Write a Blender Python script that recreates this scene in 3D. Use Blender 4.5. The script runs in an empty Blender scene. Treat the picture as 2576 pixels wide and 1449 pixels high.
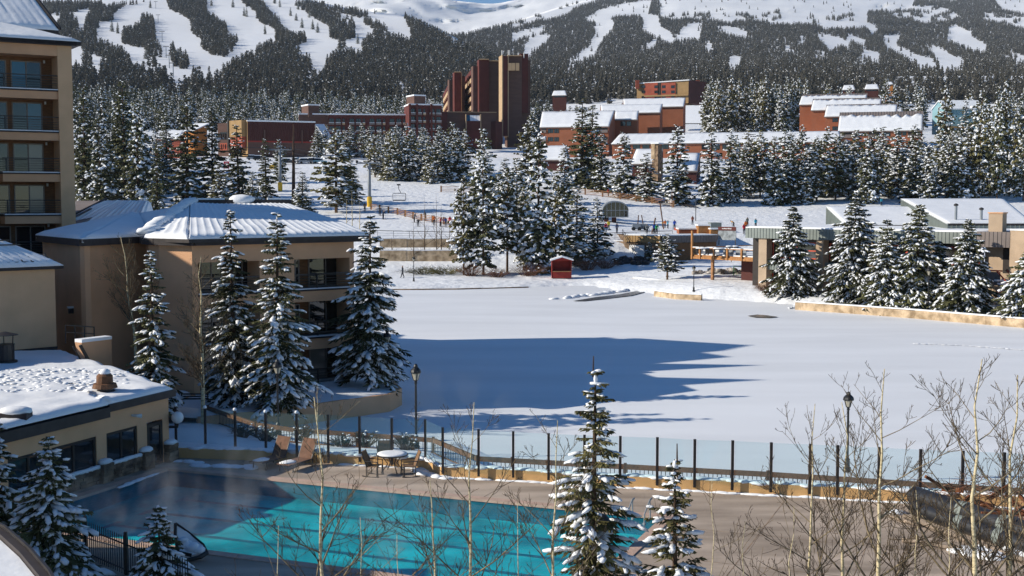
import bpy, math, random
from mathutils import Vector, noise
R = math.radians
C = bpy.context.scene.collection
scene = bpy.context.scene

# ---------------------------------------------------------------- camera
FW, FH, FL = 2576.0, 1449.0, 3150.0          # picture frame units and focal length in them
HOR, CAMZ = 493.0, 12.0
PITCH = math.atan((FH / 2 - HOR) / FL)
cam = bpy.data.cameras.new('camera')
cam.sensor_width = 36.0
cam.lens = 36.0 * FL / FW
cam.clip_start, cam.clip_end = 0.5, 20000.0
cam_o = bpy.data.objects.new('camera', cam)
cam_o.location = (0, 0, CAMZ)
cam_o.rotation_euler = (R(90) - PITCH, 0, 0)
C.objects.link(cam_o)
scene.camera = cam_o

# ---------------------------------------------------------------- sky, sun, exposure
SUN_AZ, SUN_EL = R(7.0), R(26.0)              # light travels towards +x and slightly away
world = bpy.data.worlds.new('World')
scene.world = world
world.use_nodes = True
nt = world.node_tree
nt.nodes.clear()
sky = nt.nodes.new('ShaderNodeTexSky')
sky.sky_type = 'NISHITA'
sky.sun_disc = False
sky.sun_elevation = SUN_EL
sky.sun_rotation = R(263)
sky.altitude = 2900
sky.air_density = 1.0
sky.dust_density = 0.0
sky.ozone_density = 3.0
hsv = nt.nodes.new('ShaderNodeHueSaturation')
hsv.inputs['Saturation'].default_value = 1.2
bg = nt.nodes.new('ShaderNodeBackground')
bg.inputs['Strength'].default_value = 0.10
wo = nt.nodes.new('ShaderNodeOutputWorld')
nt.links.new(sky.outputs[0], hsv.inputs['Color'])
nt.links.new(hsv.outputs[0], bg.inputs['Color'])
nt.links.new(bg.outputs[0], wo.inputs['Surface'])
sun = bpy.data.lights.new('sun', 'SUN')
sun.energy = 4.9
sun.angle = R(0.5)
sun.color = (1.0, 0.93, 0.80)
sun_o = bpy.data.objects.new('sun', sun)
sdir = Vector((math.cos(SUN_AZ) * math.cos(SUN_EL), math.sin(SUN_AZ) * math.cos(SUN_EL), -math.sin(SUN_EL)))
sun_o.rotation_euler = sdir.to_track_quat('-Z', 'Y').to_euler()
sun_o.location = (-60, 0, 80)
C.objects.link(sun_o)
vs = scene.view_settings
vs.view_transform = 'Standard'
vs.look = 'None'
vs.gamma = 1.0
vs.use_curve_mapping = False
vs.exposure = 0.23
scene.cycles.max_bounces = 5
scene.cycles.diffuse_bounces = 2
scene.cycles.glossy_bounces = 2
scene.cycles.transparent_max_bounces = 12

# ---------------------------------------------------------------- picture helpers: where on the ground does a picture point stand
_ct, _st = math.cos(PITCH), math.sin(PITCH)
def ray(px, py):
    a = (px - FW / 2) / FL
    b = -(py - FH / 2) / FL
    y = _ct + b * _st
    return a / y, (-_st + b * _ct) / y          # x and z per metre of y
def P(px, py, d):
    u, w = ray(px, py)
    return Vector((u * d, d, CAMZ + w * d))
def G(px, py, z):
    u, w = ray(px, py)
    d = (z - CAMZ) / w
    return Vector((u * d, d, z))
def project(x, y, z):
    yc = y * _ct - (z - CAMZ) * _st
    zc = y * _st + (z - CAMZ) * _ct
    return FW / 2 + FL * x / yc, FH / 2 - FL * zc / yc
def lerp(a, b, t): return a + (b - a) * t
def interp(tab, v):
    if v <= tab[0][0]: return tab[0][1]
    for (a, b), (c, d) in zip(tab, tab[1:]):
        if v <= c: return b + (d - b) * (v - a) / (c - a)
    return tab[-1][1]
def smooth(a, b, v):
    t = min(1, max(0, (v - a) / (b - a)))
    return t * t * (3 - 2 * t)
def inside(poly, x, y):
    c = False
    j = len(poly) - 1
    for i in range(len(poly)):
        xi, yi = poly[i]; xj, yj = poly[j]
        if (yi > y) != (yj > y) and x < (xj - xi) * (y - yi) / (yj - yi) + xi: c = not c
        j = i
    return c

# ---------------------------------------------------------------- materials
def mat(name, col, rough=0.8, var=0.12, scale=3.0, bump=0.0, bscale=None, metallic=0.0, spec=0.3, rand=0.0, coord='Object', stretch=None, col2=None, lo=0.35, hi=0.65):
    m = bpy.data.materials.new(name)
    m.use_nodes = True
    t = m.node_tree
    b = t.nodes['Principled BSDF']
    b.inputs['Roughness'].default_value = rough
    b.inputs['Metallic'].default_value = metallic
    b.inputs['Specular IOR Level'].default_value = spec
    tc = t.nodes.new('ShaderNodeTexCoord')
    mp = t.nodes.new('ShaderNodeMapping')
    if stretch: mp.inputs['Scale'].default_value = stretch
    t.links.new(tc.outputs[coord], mp.inputs[0])
    n = t.nodes.new('ShaderNodeTexNoise')
    n.inputs['Scale'].default_value = scale
    n.inputs['Detail'].default_value = 5
    t.links.new(mp.outputs[0], n.inputs['Vector'])
    r = t.nodes.new('ShaderNodeValToRGB')
    c1 = [max(0, c * (1 - var)) for c in col]
    c2 = [min(1, c * (1 + var)) for c in (col2 or col)]
    r.color_ramp.elements[0].color = (*c1, 1); r.color_ramp.elements[1].color = (*c2, 1)
    r.color_ramp.elements[0].position = lo; r.color_ramp.elements[1].position = hi
    t.links.new(n.outputs['Fac'], r.inputs[0])
    out = r.outputs[0]
    if rand:
        oi = t.nodes.new('ShaderNodeObjectInfo')
        mr = t.nodes.new('ShaderNodeMapRange')
        mr.inputs[3].default_value = 1 - rand; mr.inputs[4].default_value = 1 + rand
        h = t.nodes.new('ShaderNodeHueSaturation')
        t.links.new(oi.outputs['Random'], mr.inputs[0])
        t.links.new(mr.outputs[0], h.inputs['Value'])
        t.links.new(out, h.inputs['Color'])
        out = h.outputs[0]
    t.links.new(out, b.inputs['Base Color'])
    if bump:
        n2 = t.nodes.new('ShaderNodeTexNoise')
        n2.inputs['Scale'].default_value = bscale or scale * 4
        n2.inputs['Detail'].default_value = 4
        t.links.new(mp.outputs[0], n2.inputs['Vector'])
        bp = t.nodes.new('ShaderNodeBump')
        bp.inputs['Strength'].default_value = bump
        bp.inputs['Distance'].default_value = 0.1
        t.links.new(n2.outputs['Fac'], bp.inputs['Height'])
        t.links.new(bp.outputs[0], b.inputs['Normal'])
    return m
M = {}
M['snow'] = mat('snow', (0.86, 0.87, 0.89), 0.65, 0.03, 0.6, 0.25, 2.5)
M['snow_ground'] = mat('ground_snow', (0.84, 0.85, 0.87), 0.7, 0.04, 0.08, 0.9, 0.7)
M['pond_snow'] = mat('pond_snow', (0.815, 0.825, 0.845), 0.6, 0.05, 0.05, 0.22, 0.6, stretch=(1, 4, 1))
M['mountain'] = mat('mountain_snow', (0.84, 0.85, 0.87), 0.75, 0.04, 0.004, 0.3, 0.02)
M['tree_snow'] = mat('tree_snow', (0.84, 0.85, 0.87), 0.7, 0.04, 2.0, 0.3, 9)
M['needle'] = mat('needles', (0.03, 0.034, 0.016), 0.8, 0.4, 1.2, rand=0.3, col2=(0.08, 0.08, 0.034), spec=0.2)
M['needle_olive'] = mat('olive_needles', (0.055, 0.054, 0.02), 0.8, 0.4, 1.0, rand=0.3, col2=(0.12, 0.105, 0.04), spec=0.2)
M['needle_far'] = mat('far_needles', (0.06, 0.058, 0.05), 0.9, 0.3, 0.5, rand=0.25, col2=(0.11, 0.10, 0.08), spec=0.1)  # lightened and greyed in place of some distance haze
M['bark'] = mat('conifer_bark', (0.07, 0.042, 0.027), 0.9, 0.4, 4, 0.6, 14, stretch=(1, 1, 0.25))
M['bark_tan'] = mat('pine_bark', (0.17, 0.10, 0.055), 0.9, 0.3, 4, 0.5, 14, stretch=(1, 1, 0.25))
M['aspen'] = mat('aspen_bark', (0.24, 0.19, 0.105), 0.8, 0.25, 6, 0.3, 18, col2=(0.52, 0.43, 0.26), stretch=(.5, .5, 2.2), lo=.3, hi=.55)
M['twig'] = mat('twigs', (0.06, 0.042, 0.028), 0.85, 0.3, 6, col2=(0.12, 0.085, 0.05))
M['branchlet'] = mat('aspen_branches', (0.11, 0.08, 0.05), 0.85, 0.3, 6, col2=(0.22, 0.17, 0.10))
M['brush'] = mat('red_brown_brush', (0.11, 0.05, 0.03), 0.9, 0.5, 5, col2=(0.2, 0.1, 0.06))
M['stucco'] = mat('tan_stucco', (0.72, 0.405, 0.225), 0.9, 0.07, 0.7, 0.35, 30)
M['stucco_light'] = mat('pale_stucco', (0.74, 0.46, 0.26), 0.9, 0.07, 0.7, 0.3, 30)
M['lodge_tan'] = mat('lodge_tan_concrete', (0.44, 0.325, 0.225), 0.9, 0.1, 0.7, 0.3, 20)
M['yellow_stucco'] = mat('ochre_stucco', (0.64, 0.385, 0.165), 0.9, 0.09, 1.2, 0.35, 30)
M['brown_wood'] = mat('brown_wood_siding', (0.19, 0.088, 0.036), 0.75, 0.25, 2.5, 0.3, 10, stretch=(1, 1, 6))
M['fascia'] = mat('dark_fascia', (0.045, 0.036, 0.034), 0.6, 0.2, 2)
M['dark_metal'] = mat('dark_metal', (0.025, 0.021, 0.02), 0.5, 0.3, 3, spec=0.5)
M['black'] = mat('black_metal', (0.012, 0.012, 0.013), 0.45, 0.2, 3, spec=0.5)
M['frame'] = mat('window_frame', (0.26, 0.215, 0.18), 0.6, 0.08, 3)
M['frame_dark'] = mat('bronze_frame', (0.03, 0.022, 0.018), 0.5, 0.1, 3)
M['red_frame'] = mat('red_orange_frame', (0.55, 0.10, 0.05), 0.6, 0.1, 3)
M['concrete'] = mat('deck_concrete', (0.37, 0.29, 0.222), 0.8, 0.2, 0.4, 0.35, 14, col2=(0.45, 0.36, 0.285), stretch=(0.5, 2.2, 1))
M['coping'] = mat('pool_coping', (0.52, 0.36, 0.28), 0.8, 0.1, 2, 0.2, 12)
M['wood_rail'] = mat('rail_wood', (0.15, 0.072, 0.036), 0.75, 0.25, 3, 0.3, 10)
M['fence_wood'] = mat('fence_wood', (0.33, 0.165, 0.075), 0.8, 0.25, 3, 0.3, 10)
M['cedar'] = mat('cedar_beam', (0.38, 0.175, 0.06), 0.7, 0.18, 2.5, 0.2, 8)
M['stone_wall'] = mat('tan_stone', (0.40, 0.28, 0.165), 0.9, 0.3, 1.1, 0.8, 4, col2=(0.50, 0.375, 0.245))
M['stone_dark'] = mat('brown_stone', (0.13, 0.082, 0.05), 0.9, 0.4, 1.5, 0.6, 7, col2=(0.24, 0.16, 0.10), rand=0.35)
M['orange_wall'] = mat('orange_brown_siding', (0.30, 0.105, 0.052), 0.85, 0.1, 0.3, 0.15, 4)
M['maroon'] = mat('maroon_siding', (0.075, 0.022, 0.018), 0.8, 0.12, 0.3, 0.15, 4)
M['maroon_dark'] = mat('maroon_cladding', (0.11, 0.028, 0.022), 0.8, 0.12, 0.3)
M['red_wall'] = mat('red_orange_siding', (0.36, 0.085, 0.048), 0.8, 0.12, 0.4)
M['orange'] = mat('orange_panel', (0.5, 0.19, 0.04), 0.7, 0.1, 0.5)
M['tower_tan'] = mat('tower_concrete', (0.125, 0.07, 0.055), 0.9, 0.1, 0.2, 0.2, 3, stretch=(1, 1, 5))
M['tower_strip'] = mat('pale_strip', (0.46, 0.32, 0.19), 0.85, 0.08, 0.5)
M['tan_house'] = mat('tan_siding', (0.36, 0.225, 0.10), 0.85, 0.1, 0.5)
M['blue_wall'] = mat('blue_siding', (0.25, 0.43, 0.48), 0.8, 0.06, 0.6)
M['grey_metal'] = mat('grey_green_metal', (0.20, 0.225, 0.205), 0.55, 0.1, 0.8, spec=0.4)
M['grey_roof'] = mat('weathered_metal_roof', (0.20, 0.165, 0.15), 0.7, 0.15, 0.4)
M['grey_pole'] = mat('lift_pole_steel', (0.25, 0.27, 0.29), 0.5, 0.08, 1, spec=0.4)
M['yellow'] = mat('yellow_pad', (0.70, 0.42, 0.03), 0.7, 0.1, 3)
M['red'] = mat('red_paint', (0.30, 0.035, 0.025), 0.7, 0.15, 1.5, 0.15, 8)
M['bright_red'] = mat('bright_red', (0.60, 0.03, 0.05), 0.7, 0.1, 2)
M['green_paint'] = mat('green_paint', (0.10, 0.26, 0.10), 0.6, 0.15, 2)
M['white'] = mat('white_paint', (0.75, 0.74, 0.72), 0.6, 0.05, 2)
M['orange_net'] = mat('orange_net', (0.75, 0.2, 0.03), 0.7, 0.1, 3)
M['sling'] = mat('sling_fabric', (0.20, 0.115, 0.06), 0.85, 0.15, 6)
M['lounge'] = mat('lounge_fabric', (0.18, 0.095, 0.06), 0.85, 0.15, 6)
M['pipe'] = mat('black_plastic_pipe', (0.022, 0.022, 0.024), 0.38, 0.25, 2.5, 0.08, 8, spec=0.6)
M['log'] = mat('grey_log', (0.27, 0.21, 0.16), 0.9, 0.3, 4, 0.5, 12)
M['rust'] = mat('rusty_wood', (0.17, 0.062, 0.026), 0.9, 0.4, 3, 0.4, 9)
M['lamp_glass'] = mat('lamp_glass', (0.50, 0.45, 0.34), 0.35, 0.08, 3, spec=0.5)
M['globe'] = mat('white_globe', (0.8, 0.8, 0.8), 0.4, 0.03, 3, spec=0.5)
M['dirt'] = mat('muddy_snow', (0.22, 0.17, 0.13), 0.9, 0.3, 0.8, 0.5, 4, col2=(0.5, 0.46, 0.42))
M['ice'] = mat('water_and_shade', (0.09, 0.075, 0.06), 0.25, 0.3, 0.6, spec=0.5)  # also paints the shadow in the far channel
M['grey_pic'] = mat('grey_photo_print', (0.25, 0.27, 0.28), 0.6, 0.4, 2.0)
M['cone'] = mat('spruce_cone', (0.33, 0.15, 0.05), 0.8, 0.2, 8)
M['skin'] = mat('skin', (0.5, 0.31, 0.22), 0.6, 0.05, 5)
M['pants'] = mat('ski_trousers', (0.03, 0.032, 0.04), 0.8, 0.2, 5, rand=0.5)
M['tyre'] = mat('tyre_rubber', (0.02, 0.02, 0.02), 0.9, 0.1, 5)

[n for n in M['snow_ground'].node_tree.nodes if n.type == 'BUMP'][0].inputs['Distance'].default_value = 0.3
def glass(name, col=(0.012, 0.014, 0.016), rough=0.04):
    m = bpy.data.materials.new(name); m.use_nodes = True
    b = m.node_tree.nodes['Principled BSDF']
    b.inputs['Base Color'].default_value = (*col, 1)
    b.inputs['Roughness'].default_value = rough
    b.inputs['Specular IOR Level'].default_value = 0.8
    tc = m.node_tree.nodes.new('ShaderNodeTexCoord')
    n = m.node_tree.nodes.new('ShaderNodeTexNoise'); n.inputs['Scale'].default_value = 0.7
    bp = m.node_tree.nodes.new('ShaderNodeBump'); bp.inputs['Strength'].default_value = 0.04
    m.node_tree.links.new(tc.outputs['Object'], n.inputs['Vector'])
    m.node_tree.links.new(n.outputs['Fac'], bp.inputs['Height'])
    m.node_tree.links.new(bp.outputs[0], b.inputs['Normal'])
    return m
M['glass'] = glass('window_glass')
M['glass_curtain'] = glass('curtained_glass', (0.20, 0.19, 0.17), 0.15)
M['glass_sky'] = glass('sky_tinted_glass', (0.01, 0.10, 0.17), 0.1)  # reflected blue sky put into the glass colour

def jacket_mat():
    m = bpy.data.materials.new('jacket'); m.use_nodes = True
    b = m.node_tree.nodes['Principled BSDF']
    oi = m.node_tree.nodes.new('ShaderNodeObjectInfo')
    m.node_tree.links.new(oi.outputs['Color'], b.inputs['Base Color'])
    b.inputs['Roughness'].default_value = 0.8
    return m
M['jacket'] = jacket_mat()

def screen_glass():
    m = bpy.data.materials.new('clear_green_glass'); m.use_nodes = True
    t = m.node_tree; t.nodes.clear()
    o = t.nodes.new('ShaderNodeOutputMaterial')
    tr = t.nodes.new('ShaderNodeBsdfTransparent'); tr.inputs[0].default_value = (0.92, 0.975, 0.985, 1)
    gl = t.nodes.new('ShaderNodeBsdfGlossy'); gl.inputs['Roughness'].default_value = 0.05
    df = t.nodes.new('ShaderNodeBsdfDiffuse'); df.inputs[0].default_value = (0.45, 0.66, 0.70, 1)
    m1 = t.nodes.new('ShaderNodeMixShader'); m1.inputs[0].default_value = 0.035
    m2 = t.nodes.new('ShaderNodeMixShader'); m2.inputs[0].default_value = 0.03
    t.links.new(tr.outputs[0], m1.inputs[1]); t.links.new(df.outputs[0], m1.inputs[2])
    t.links.new(m1.outputs[0], m2.inputs[1]); t.links.new(gl.outputs[0], m2.inputs[2])
    t.links.new(m2.outputs[0], o.inputs[0])
    return m
M['screen'] = screen_glass()

def water():
    m = bpy.data.materials.new('pool_water'); m.use_nodes = True
    t = m.node_tree; t.nodes.clear()
    o = t.nodes.new('ShaderNodeOutputMaterial')
    tr = t.nodes.new('ShaderNodeBsdfTransparent'); tr.inputs[0].default_value = (0.62, 0.95, 0.97, 1)
    gl = t.nodes.new('ShaderNodeBsdfGlossy'); gl.inputs['Roughness'].default_value = 0.06
    fr = t.nodes.new('ShaderNodeLayerWeight'); fr.inputs[0].default_value = 0.5
    pw = t.nodes.new('ShaderNodeMath'); pw.operation = 'POWER'; pw.inputs[1].default_value = 4.5
    ml = t.nodes.new('ShaderNodeMath'); ml.operation = 'MULTIPLY_ADD'; ml.inputs[1].default_value = 0.45; ml.inputs[2].default_value = 0.02
    tc = t.nodes.new('ShaderNodeTexCoord')
    mp = t.nodes.new('ShaderNodeMapping'); mp.inputs['Scale'].default_value = (1, 2.2, 1)
    n = t.nodes.new('ShaderNodeTexNoise'); n.inputs['Scale'].default_value = 2.2; n.inputs['Detail'].default_value = 5
    bp = t.nodes.new('ShaderNodeBump'); bp.inputs['Strength'].default_value = 0.35; bp.inputs['Distance'].default_value = 0.1
    mx = t.nodes.new('ShaderNodeMixShader')
    t.links.new(tc.outputs['Object'], mp.inputs[0]); t.links.new(mp.outputs[0], n.inputs['Vector'])
    t.links.new(n.outputs['Fac'], bp.inputs['Height'])
    t.links.new(bp.outputs[0], gl.inputs['Normal']); t.links.new(bp.outputs[0], fr.inputs['Normal'])
    t.links.new(fr.outputs['Facing'], pw.inputs[0]); t.links.new(pw.outputs[0], ml.inputs[0]); t.links.new(ml.outputs[0], mx.inputs[0]); t.links.new(tr.outputs[0], mx.inputs[1]); t.links.new(gl.outputs[0], mx.inputs[2])
    t.links.new(mx.outputs[0], o.inputs[0])
    return m
M['water'] = water()
M['pool_floor'] = mat('pool_plaster', (0.010, 0.31, 0.38), 0.7, 0.2, 0.5, 0, col2=(0.025, 0.50, 0.55))
M['lane'] = mat('lane_tile', (0.02, 0.16, 0.23), 0.5, 0.2, 2)

# ---------------------------------------------------------------- mesh builder
class MB:
    def __init__(s): s.v = []; s.f = []; s.m = []
    def add(s, vs, fs, m=0):
        o = len(s.v)
        s.v.extend([tuple(v) for v in vs])
        for f in fs: s.f.append([i + o for i in f]); s.m.append(m)
        return s
    def hexa(s, p, m=0):          # p: 4 bottom ccw + 4 top
        return s.add(p, [(3, 2, 1, 0), (4, 5, 6, 7), (0, 1, 5, 4), (1, 2, 6, 5), (2, 3, 7, 6), (3, 0, 4, 7)], m)
    def box(s, a, b, m=0):
        x0, y0, z0 = a; x1, y1, z1 = b
        return s.hexa([(x0, y0, z0), (x1, y0, z0), (x1, y1, z0), (x0, y1, z0), (x0, y0, z1), (x1, y0, z1), (x1, y1, z1), (x0, y1, z1)], m)
    def bar(s, a, b, w, h, m=0, up=(0, 0, 1)):      # beam of width w, height h, centred on the line a-b
        a = Vector(a); b = Vector(b); d = (b - a).normalized()
        sd = d.cross(Vector(up))
        if sd.length < 1e-4: sd = d.cross(Vector((1, 0, 0)))
        sd.normalize(); u = sd.cross(d)
        sd = sd * (w / 2); u = u * (h / 2)
        return s.hexa([a - sd - u, a + sd - u, b + sd - u, b - sd - u, a - sd + u, a + sd + u, b + sd + u, b - sd + u], m)
    def tube(s, pts, rad, n=6, m=0, cap=True):
        pts = [Vector(p) for p in pts]
        if not isinstance(rad, (list, tuple)): rad = [rad] * len(pts)
        o = len(s.v); prev = None
        for i, p in enumerate(pts):
            d = (pts[min(i + 1, len(pts) - 1)] - pts[max(i - 1, 0)])
            if d.length < 1e-6: d = Vector((0, 0, 1))
            d.normalize()
            ref = Vector((1, 0, 0)) if abs(d.x) < 0.8 else Vector((0, 1, 0))
            if prev is not None:
                a = prev - d * prev.dot(d)
                if a.length > 1e-3: ref = a
            a = (ref - d * ref.dot(d)).normalized(); prev = a
            b = d.cross(a)
            for k in range(n):
                t = 2 * math.pi * k / n
                s.v.append(tuple(p + (a * math.cos(t) + b * math.sin(t)) * rad[i]))
        for i in range(len(pts) - 1):
            for k in range(n):
                k2 = (k + 1) % n
                s.f.append([o + i * n + k, o + i * n + k2, o + (i + 1) * n + k2, o + (i + 1) * n + k]); s.m.append(m)
        if cap:
            s.f.append([o + k for k in range(n)][::-1]); s.m.append(m)
            s.f.append([o + (len(pts) - 1) * n + k for k in range(n)]); s.m.append(m)
        return s
    def lathe(s, c, prof, n=10, m=0):
        c = Vector(c)
        return s.tube2([(c + Vector((0, 0, z)), r) for r, z in prof], n, m)
    def tube2(s, rings, n, m=0):
        o = len(s.v)
        for p, r in rings:
            for k in range(n):
                t = 2 * math.pi * k / n
                s.v.append((p.x + r * math.cos(t), p.y + r * math.sin(t), p.z))
        for i in range(len(rings) - 1):
            for k in range(n):
                k2 = (k + 1) % n
                s.f.append([o + i * n + k, o + i * n + k2, o + (i + 1) * n + k2, o + (i + 1) * n + k]); s.m.append(m)
        s.f.append([o + k for k in range(n)][::-1]); s.m.append(m)
        s.f.append([o + (len(rings) - 1) * n + k for k in range(n)]); s.m.append(m)
        return s
    def prism(s, poly, z0, z1, m=0):
        n = len(poly)
        if sum(poly[i - 1][0] * poly[i][1] - poly[i][0] * poly[i - 1][1] for i in range(n)) < 0: poly = poly[::-1]
        vs = [(p[0], p[1], z0) for p in poly] + [(p[0], p[1], z1) for p in poly]
        fs = [list(range(n))[::-1], list(range(n, 2 * n))] + [(i, (i + 1) % n, n + (i + 1) % n, n + i) for i in range(n)]
        return s.add(vs, fs, m)
    def slab(s, quad, th, m=0):    # thick sloping polygon: top surface given, thickness downwards
        n = len(quad); q = [Vector(p) for p in quad]
        nn = (q[1] - q[0]).cross(q[2] - q[0])
        if nn.z < 0: q = q[::-1]
        vs = [tuple(p) for p in q] + [(p.x, p.y, p.z - th) for p in q]
        fs = [list(range(n)), list(range(n, 2 * n))[::-1]] + [((i + 1) % n, i, n + i, n + (i + 1) % n) for i in range(n)]
        return s.add(vs, fs, m)
    def spindle(s, a, b, r, m=0, mt=None, roll=0.0):     # a clump of needles: flat underside, ridged top
        a = Vector(a); b = Vector(b); d = (b - a)
        sd = d.cross(Vector((0, 0, 1)))
        if sd.length < 1e-5: sd = Vector((1, 0, 0))
        sd.normalize(); u = sd.cross(d).normalized()
        if u.z < 0: u = -u
        if roll: sd, u = sd * math.cos(roll) + u * math.sin(roll), u * math.cos(roll) - sd * math.sin(roll)
        c = a + d * 0.45
        o = len(s.v)
        s.v.extend([tuple(a), tuple(b), tuple(c + sd * r - u * r * 0.25), tuple(c - sd * r - u * r * 0.25), tuple(c + u * r * 0.75)])
        mt = m if mt is None else mt
        for f, mm in (((0, 2, 3), m), ((2, 1, 3), m), ((0, 4, 2), mt), ((4, 1, 2), mt), ((0, 3, 4), mt), ((3, 1, 4), mt)):
            s.f.append([o + i for i in f]); s.m.append(mm)
        return s
    def blob(s, c, ax, m=0, rnd=None, jit=0.12, n=7, rings=3):     # lump (ellipsoid with uneven surface); ax = three axis vectors
        c = Vector(c); o = len(s.v); A, B, D = [Vector(x) for x in ax]
        j = (lambda: 1 + rnd.uniform(-jit, jit)) if rnd else (lambda: 1)
        s.v.append(tuple(c + D * j()))
        for i in range(1, rings + 1):
            ph = math.pi * i / (rings + 1)
            for k in range(n):
                t = 2 * math.pi * k / n
                s.v.append(tuple(c + (A * math.cos(t) * math.sin(ph) + B * math.sin(t) * math.sin(ph) + D * math.cos(ph)) * j()))
        s.v.append(tuple(c - D * j()))
        e = len(s.v) - 1
        for k in range(n):
            k2 = (k + 1) % n
            s.f.append([o, o + 1 + k, o + 1 + k2]); s.m.append(m)
            for i in range(rings - 1):
                q = o + 1 + i * n
                s.f.append([q + k, q + n + k, q + n + k2, q + k2]); s.m.append(m)
            q = o + 1 + (rings - 1) * n
            s.f.append([q + k2, q + k, e]); s.m.append(m)
        return s
    def mesh(s, name, mats, smooth_shade=False):
        me = bpy.data.meshes.new(name)
        me.from_pydata(s.v, [], s.f)
        if not isinstance(mats, (list, tuple)): mats = [mats]
        for x in mats: me.materials.append(M[x] if isinstance(x, str) else x)
        if len(mats) > 1: me.polygons.foreach_set('material_index', s.m)
        if smooth_shade: me.polygons.foreach_set('use_smooth', [True] * len(s.f))
        me.update()
        return me
    def build(s, name, mats, parent=None, sm=False, local=False):
        if parent is not None and not local:
            o = world_of(parent)
            s.v = [(x - o.x, y - o.y, z - o.z) for x, y, z in s.v]
        return link(name, s.mesh(name, mats, sm), parent)

def link(name, me, parent=None):
    o = bpy.data.objects.new(name, me)
    C.objects.link(o)
    if parent is not None: o.parent = parent
    return o
def world_of(o):
    v = Vector((0, 0, 0))
    while o is not None: v += o.location; o = o.parent
    return v
def tag(o, label, cat, group=None):
    o['label'] = label; o['category'] = cat
    if group: o['group'] = group
    return o
def thing(name, label, cat, loc=(0, 0, 0), group=None):
    o = bpy.data.objects.new(name, None)
    o.empty_display_size = 0.3
    C.objects.link(o); o.location = loc
    return tag(o, label, cat, group)
def struct(name, mb, m, kind='structure', sm=False):
    o = mb.build(name, m, None, sm); o['kind'] = kind
    return o
def kids(o): return [c for c in CH.get(o.name, [])] if False else list(o.children)
def copy_tree(o, parent=None):
    c = o.copy(); C.objects.link(c)
    if parent is not None: c.parent = parent
    for ch in o.children: copy_tree(ch, c)
    return c
def dup(root, loc, rz=0.0, sc=None, label=None, group=None):
    r = copy_tree(root); r.location = loc; r.rotation_euler = (0, 0, rz)
    if sc is not None: r.scale = sc if isinstance(sc, (tuple, list)) else (sc, sc, sc)
    if label: r['label'] = label
    if group: r['group'] = group
    return r

class Face:
    """A vertical facade plane from A to B (x, y); its outside is towards the viewer's side."""
    def __init__(s, A, B):
        s.A = Vector((A[0], A[1])); s.B = Vector((B[0], B[1]))
        s.d = s.B - s.A; s.L = s.d.length; s.d = s.d / s.L
        s.n = Vector((s.d.y, -s.d.x))
    def u(s, px, py=700):
        k, _ = ray(px, py)                     # x = k*y on the plane
        # A + t d : Ax + t dx = k (Ay + t dy)
        return (k * s.A.y - s.A.x) / (s.d.x - k * s.d.y)
    def z(s, px, py):
        t = s.u(px, py); y = s.A.y + t * s.d.y
        return CAMZ + ray(px, py)[1] * y
    def p(s, u, z, n=0.0):
        q = s.A + s.d * u + s.n * n
        return Vector((q.x, q.y, z))
    def off(s, n):
        return Face(s.A + s.n * n, s.B + s.n * n)
    def box(s, mb, u0, u1, z0, z1, n0, n1, m=0):
        return mb.hexa([s.p(u0, z0, n1), s.p(u1, z0, n1), s.p(u1, z0, n0), s.p(u0, z0, n0), s.p(u0, z1, n1), s.p(u1, z1, n1), s.p(u1, z1, n0), s.p(u0, z1, n0)], m)
def fbox(F, u0, u1, z0, z1, n0, n1, name, m, parent, kind=None):
    b = MB(); F.box(b, u0, u1, z0, z1, n0, n1)
    o = b.build(name, m, parent)
    if kind: o['kind'] = kind
    return o
def window(F, u0, u1, z0, z1, parent, panes=2, fm='frame', gm='glass', fw=0.07, n=0.0, name='window', rows=1):
    """frame as a part of the building, each pane as a part of the frame"""
    b = MB()
    F.box(b, u0, u1, z0, z0 + fw, n - 0.05, n + 0.06); F.box(b, u0, u1, z1 - fw, z1, n - 0.05, n + 0.06)
    F.box(b, u0, u0 + fw, z0 + fw, z1 - fw, n - 0.05, n + 0.058); F.box(b, u1 - fw, u1, z0 + fw, z1 - fw, n - 0.05, n + 0.058)
    w = (u1 - u0 - 2 * fw)
    for i in range(1, panes):
        c = u0 + fw + w * i / panes
        F.box(b, c - fw / 2, c + fw / 2, z0 + fw, z1 - fw, n - 0.05, n + 0.055)
    for i in range(1, rows):
        c = z0 + (z1 - z0) * i / rows
        F.box(b, u0 + fw, u1 - fw, c - fw / 2, c + fw / 2, n - 0.05, n + 0.052)
    fr = b.build(name, fm, parent)
    for i in range(panes):
        g = MB()
        c0 = u0 + fw + w * i / panes; c1 = u0 + fw + w * (i + 1) / panes
        F.box(g, c0 + 0.002, c1 - 0.002, z0 + fw, z1 - fw, n + 0.004, n + 0.02)
        gg = gm[i % len(gm)] if isinstance(gm, (list, tuple)) else gm
        pn = g.build('pane', gg, parent)
        pn.parent = fr
        # keep the pane where it stands
        pn.location = (0, 0, 0)
    return fr
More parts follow.
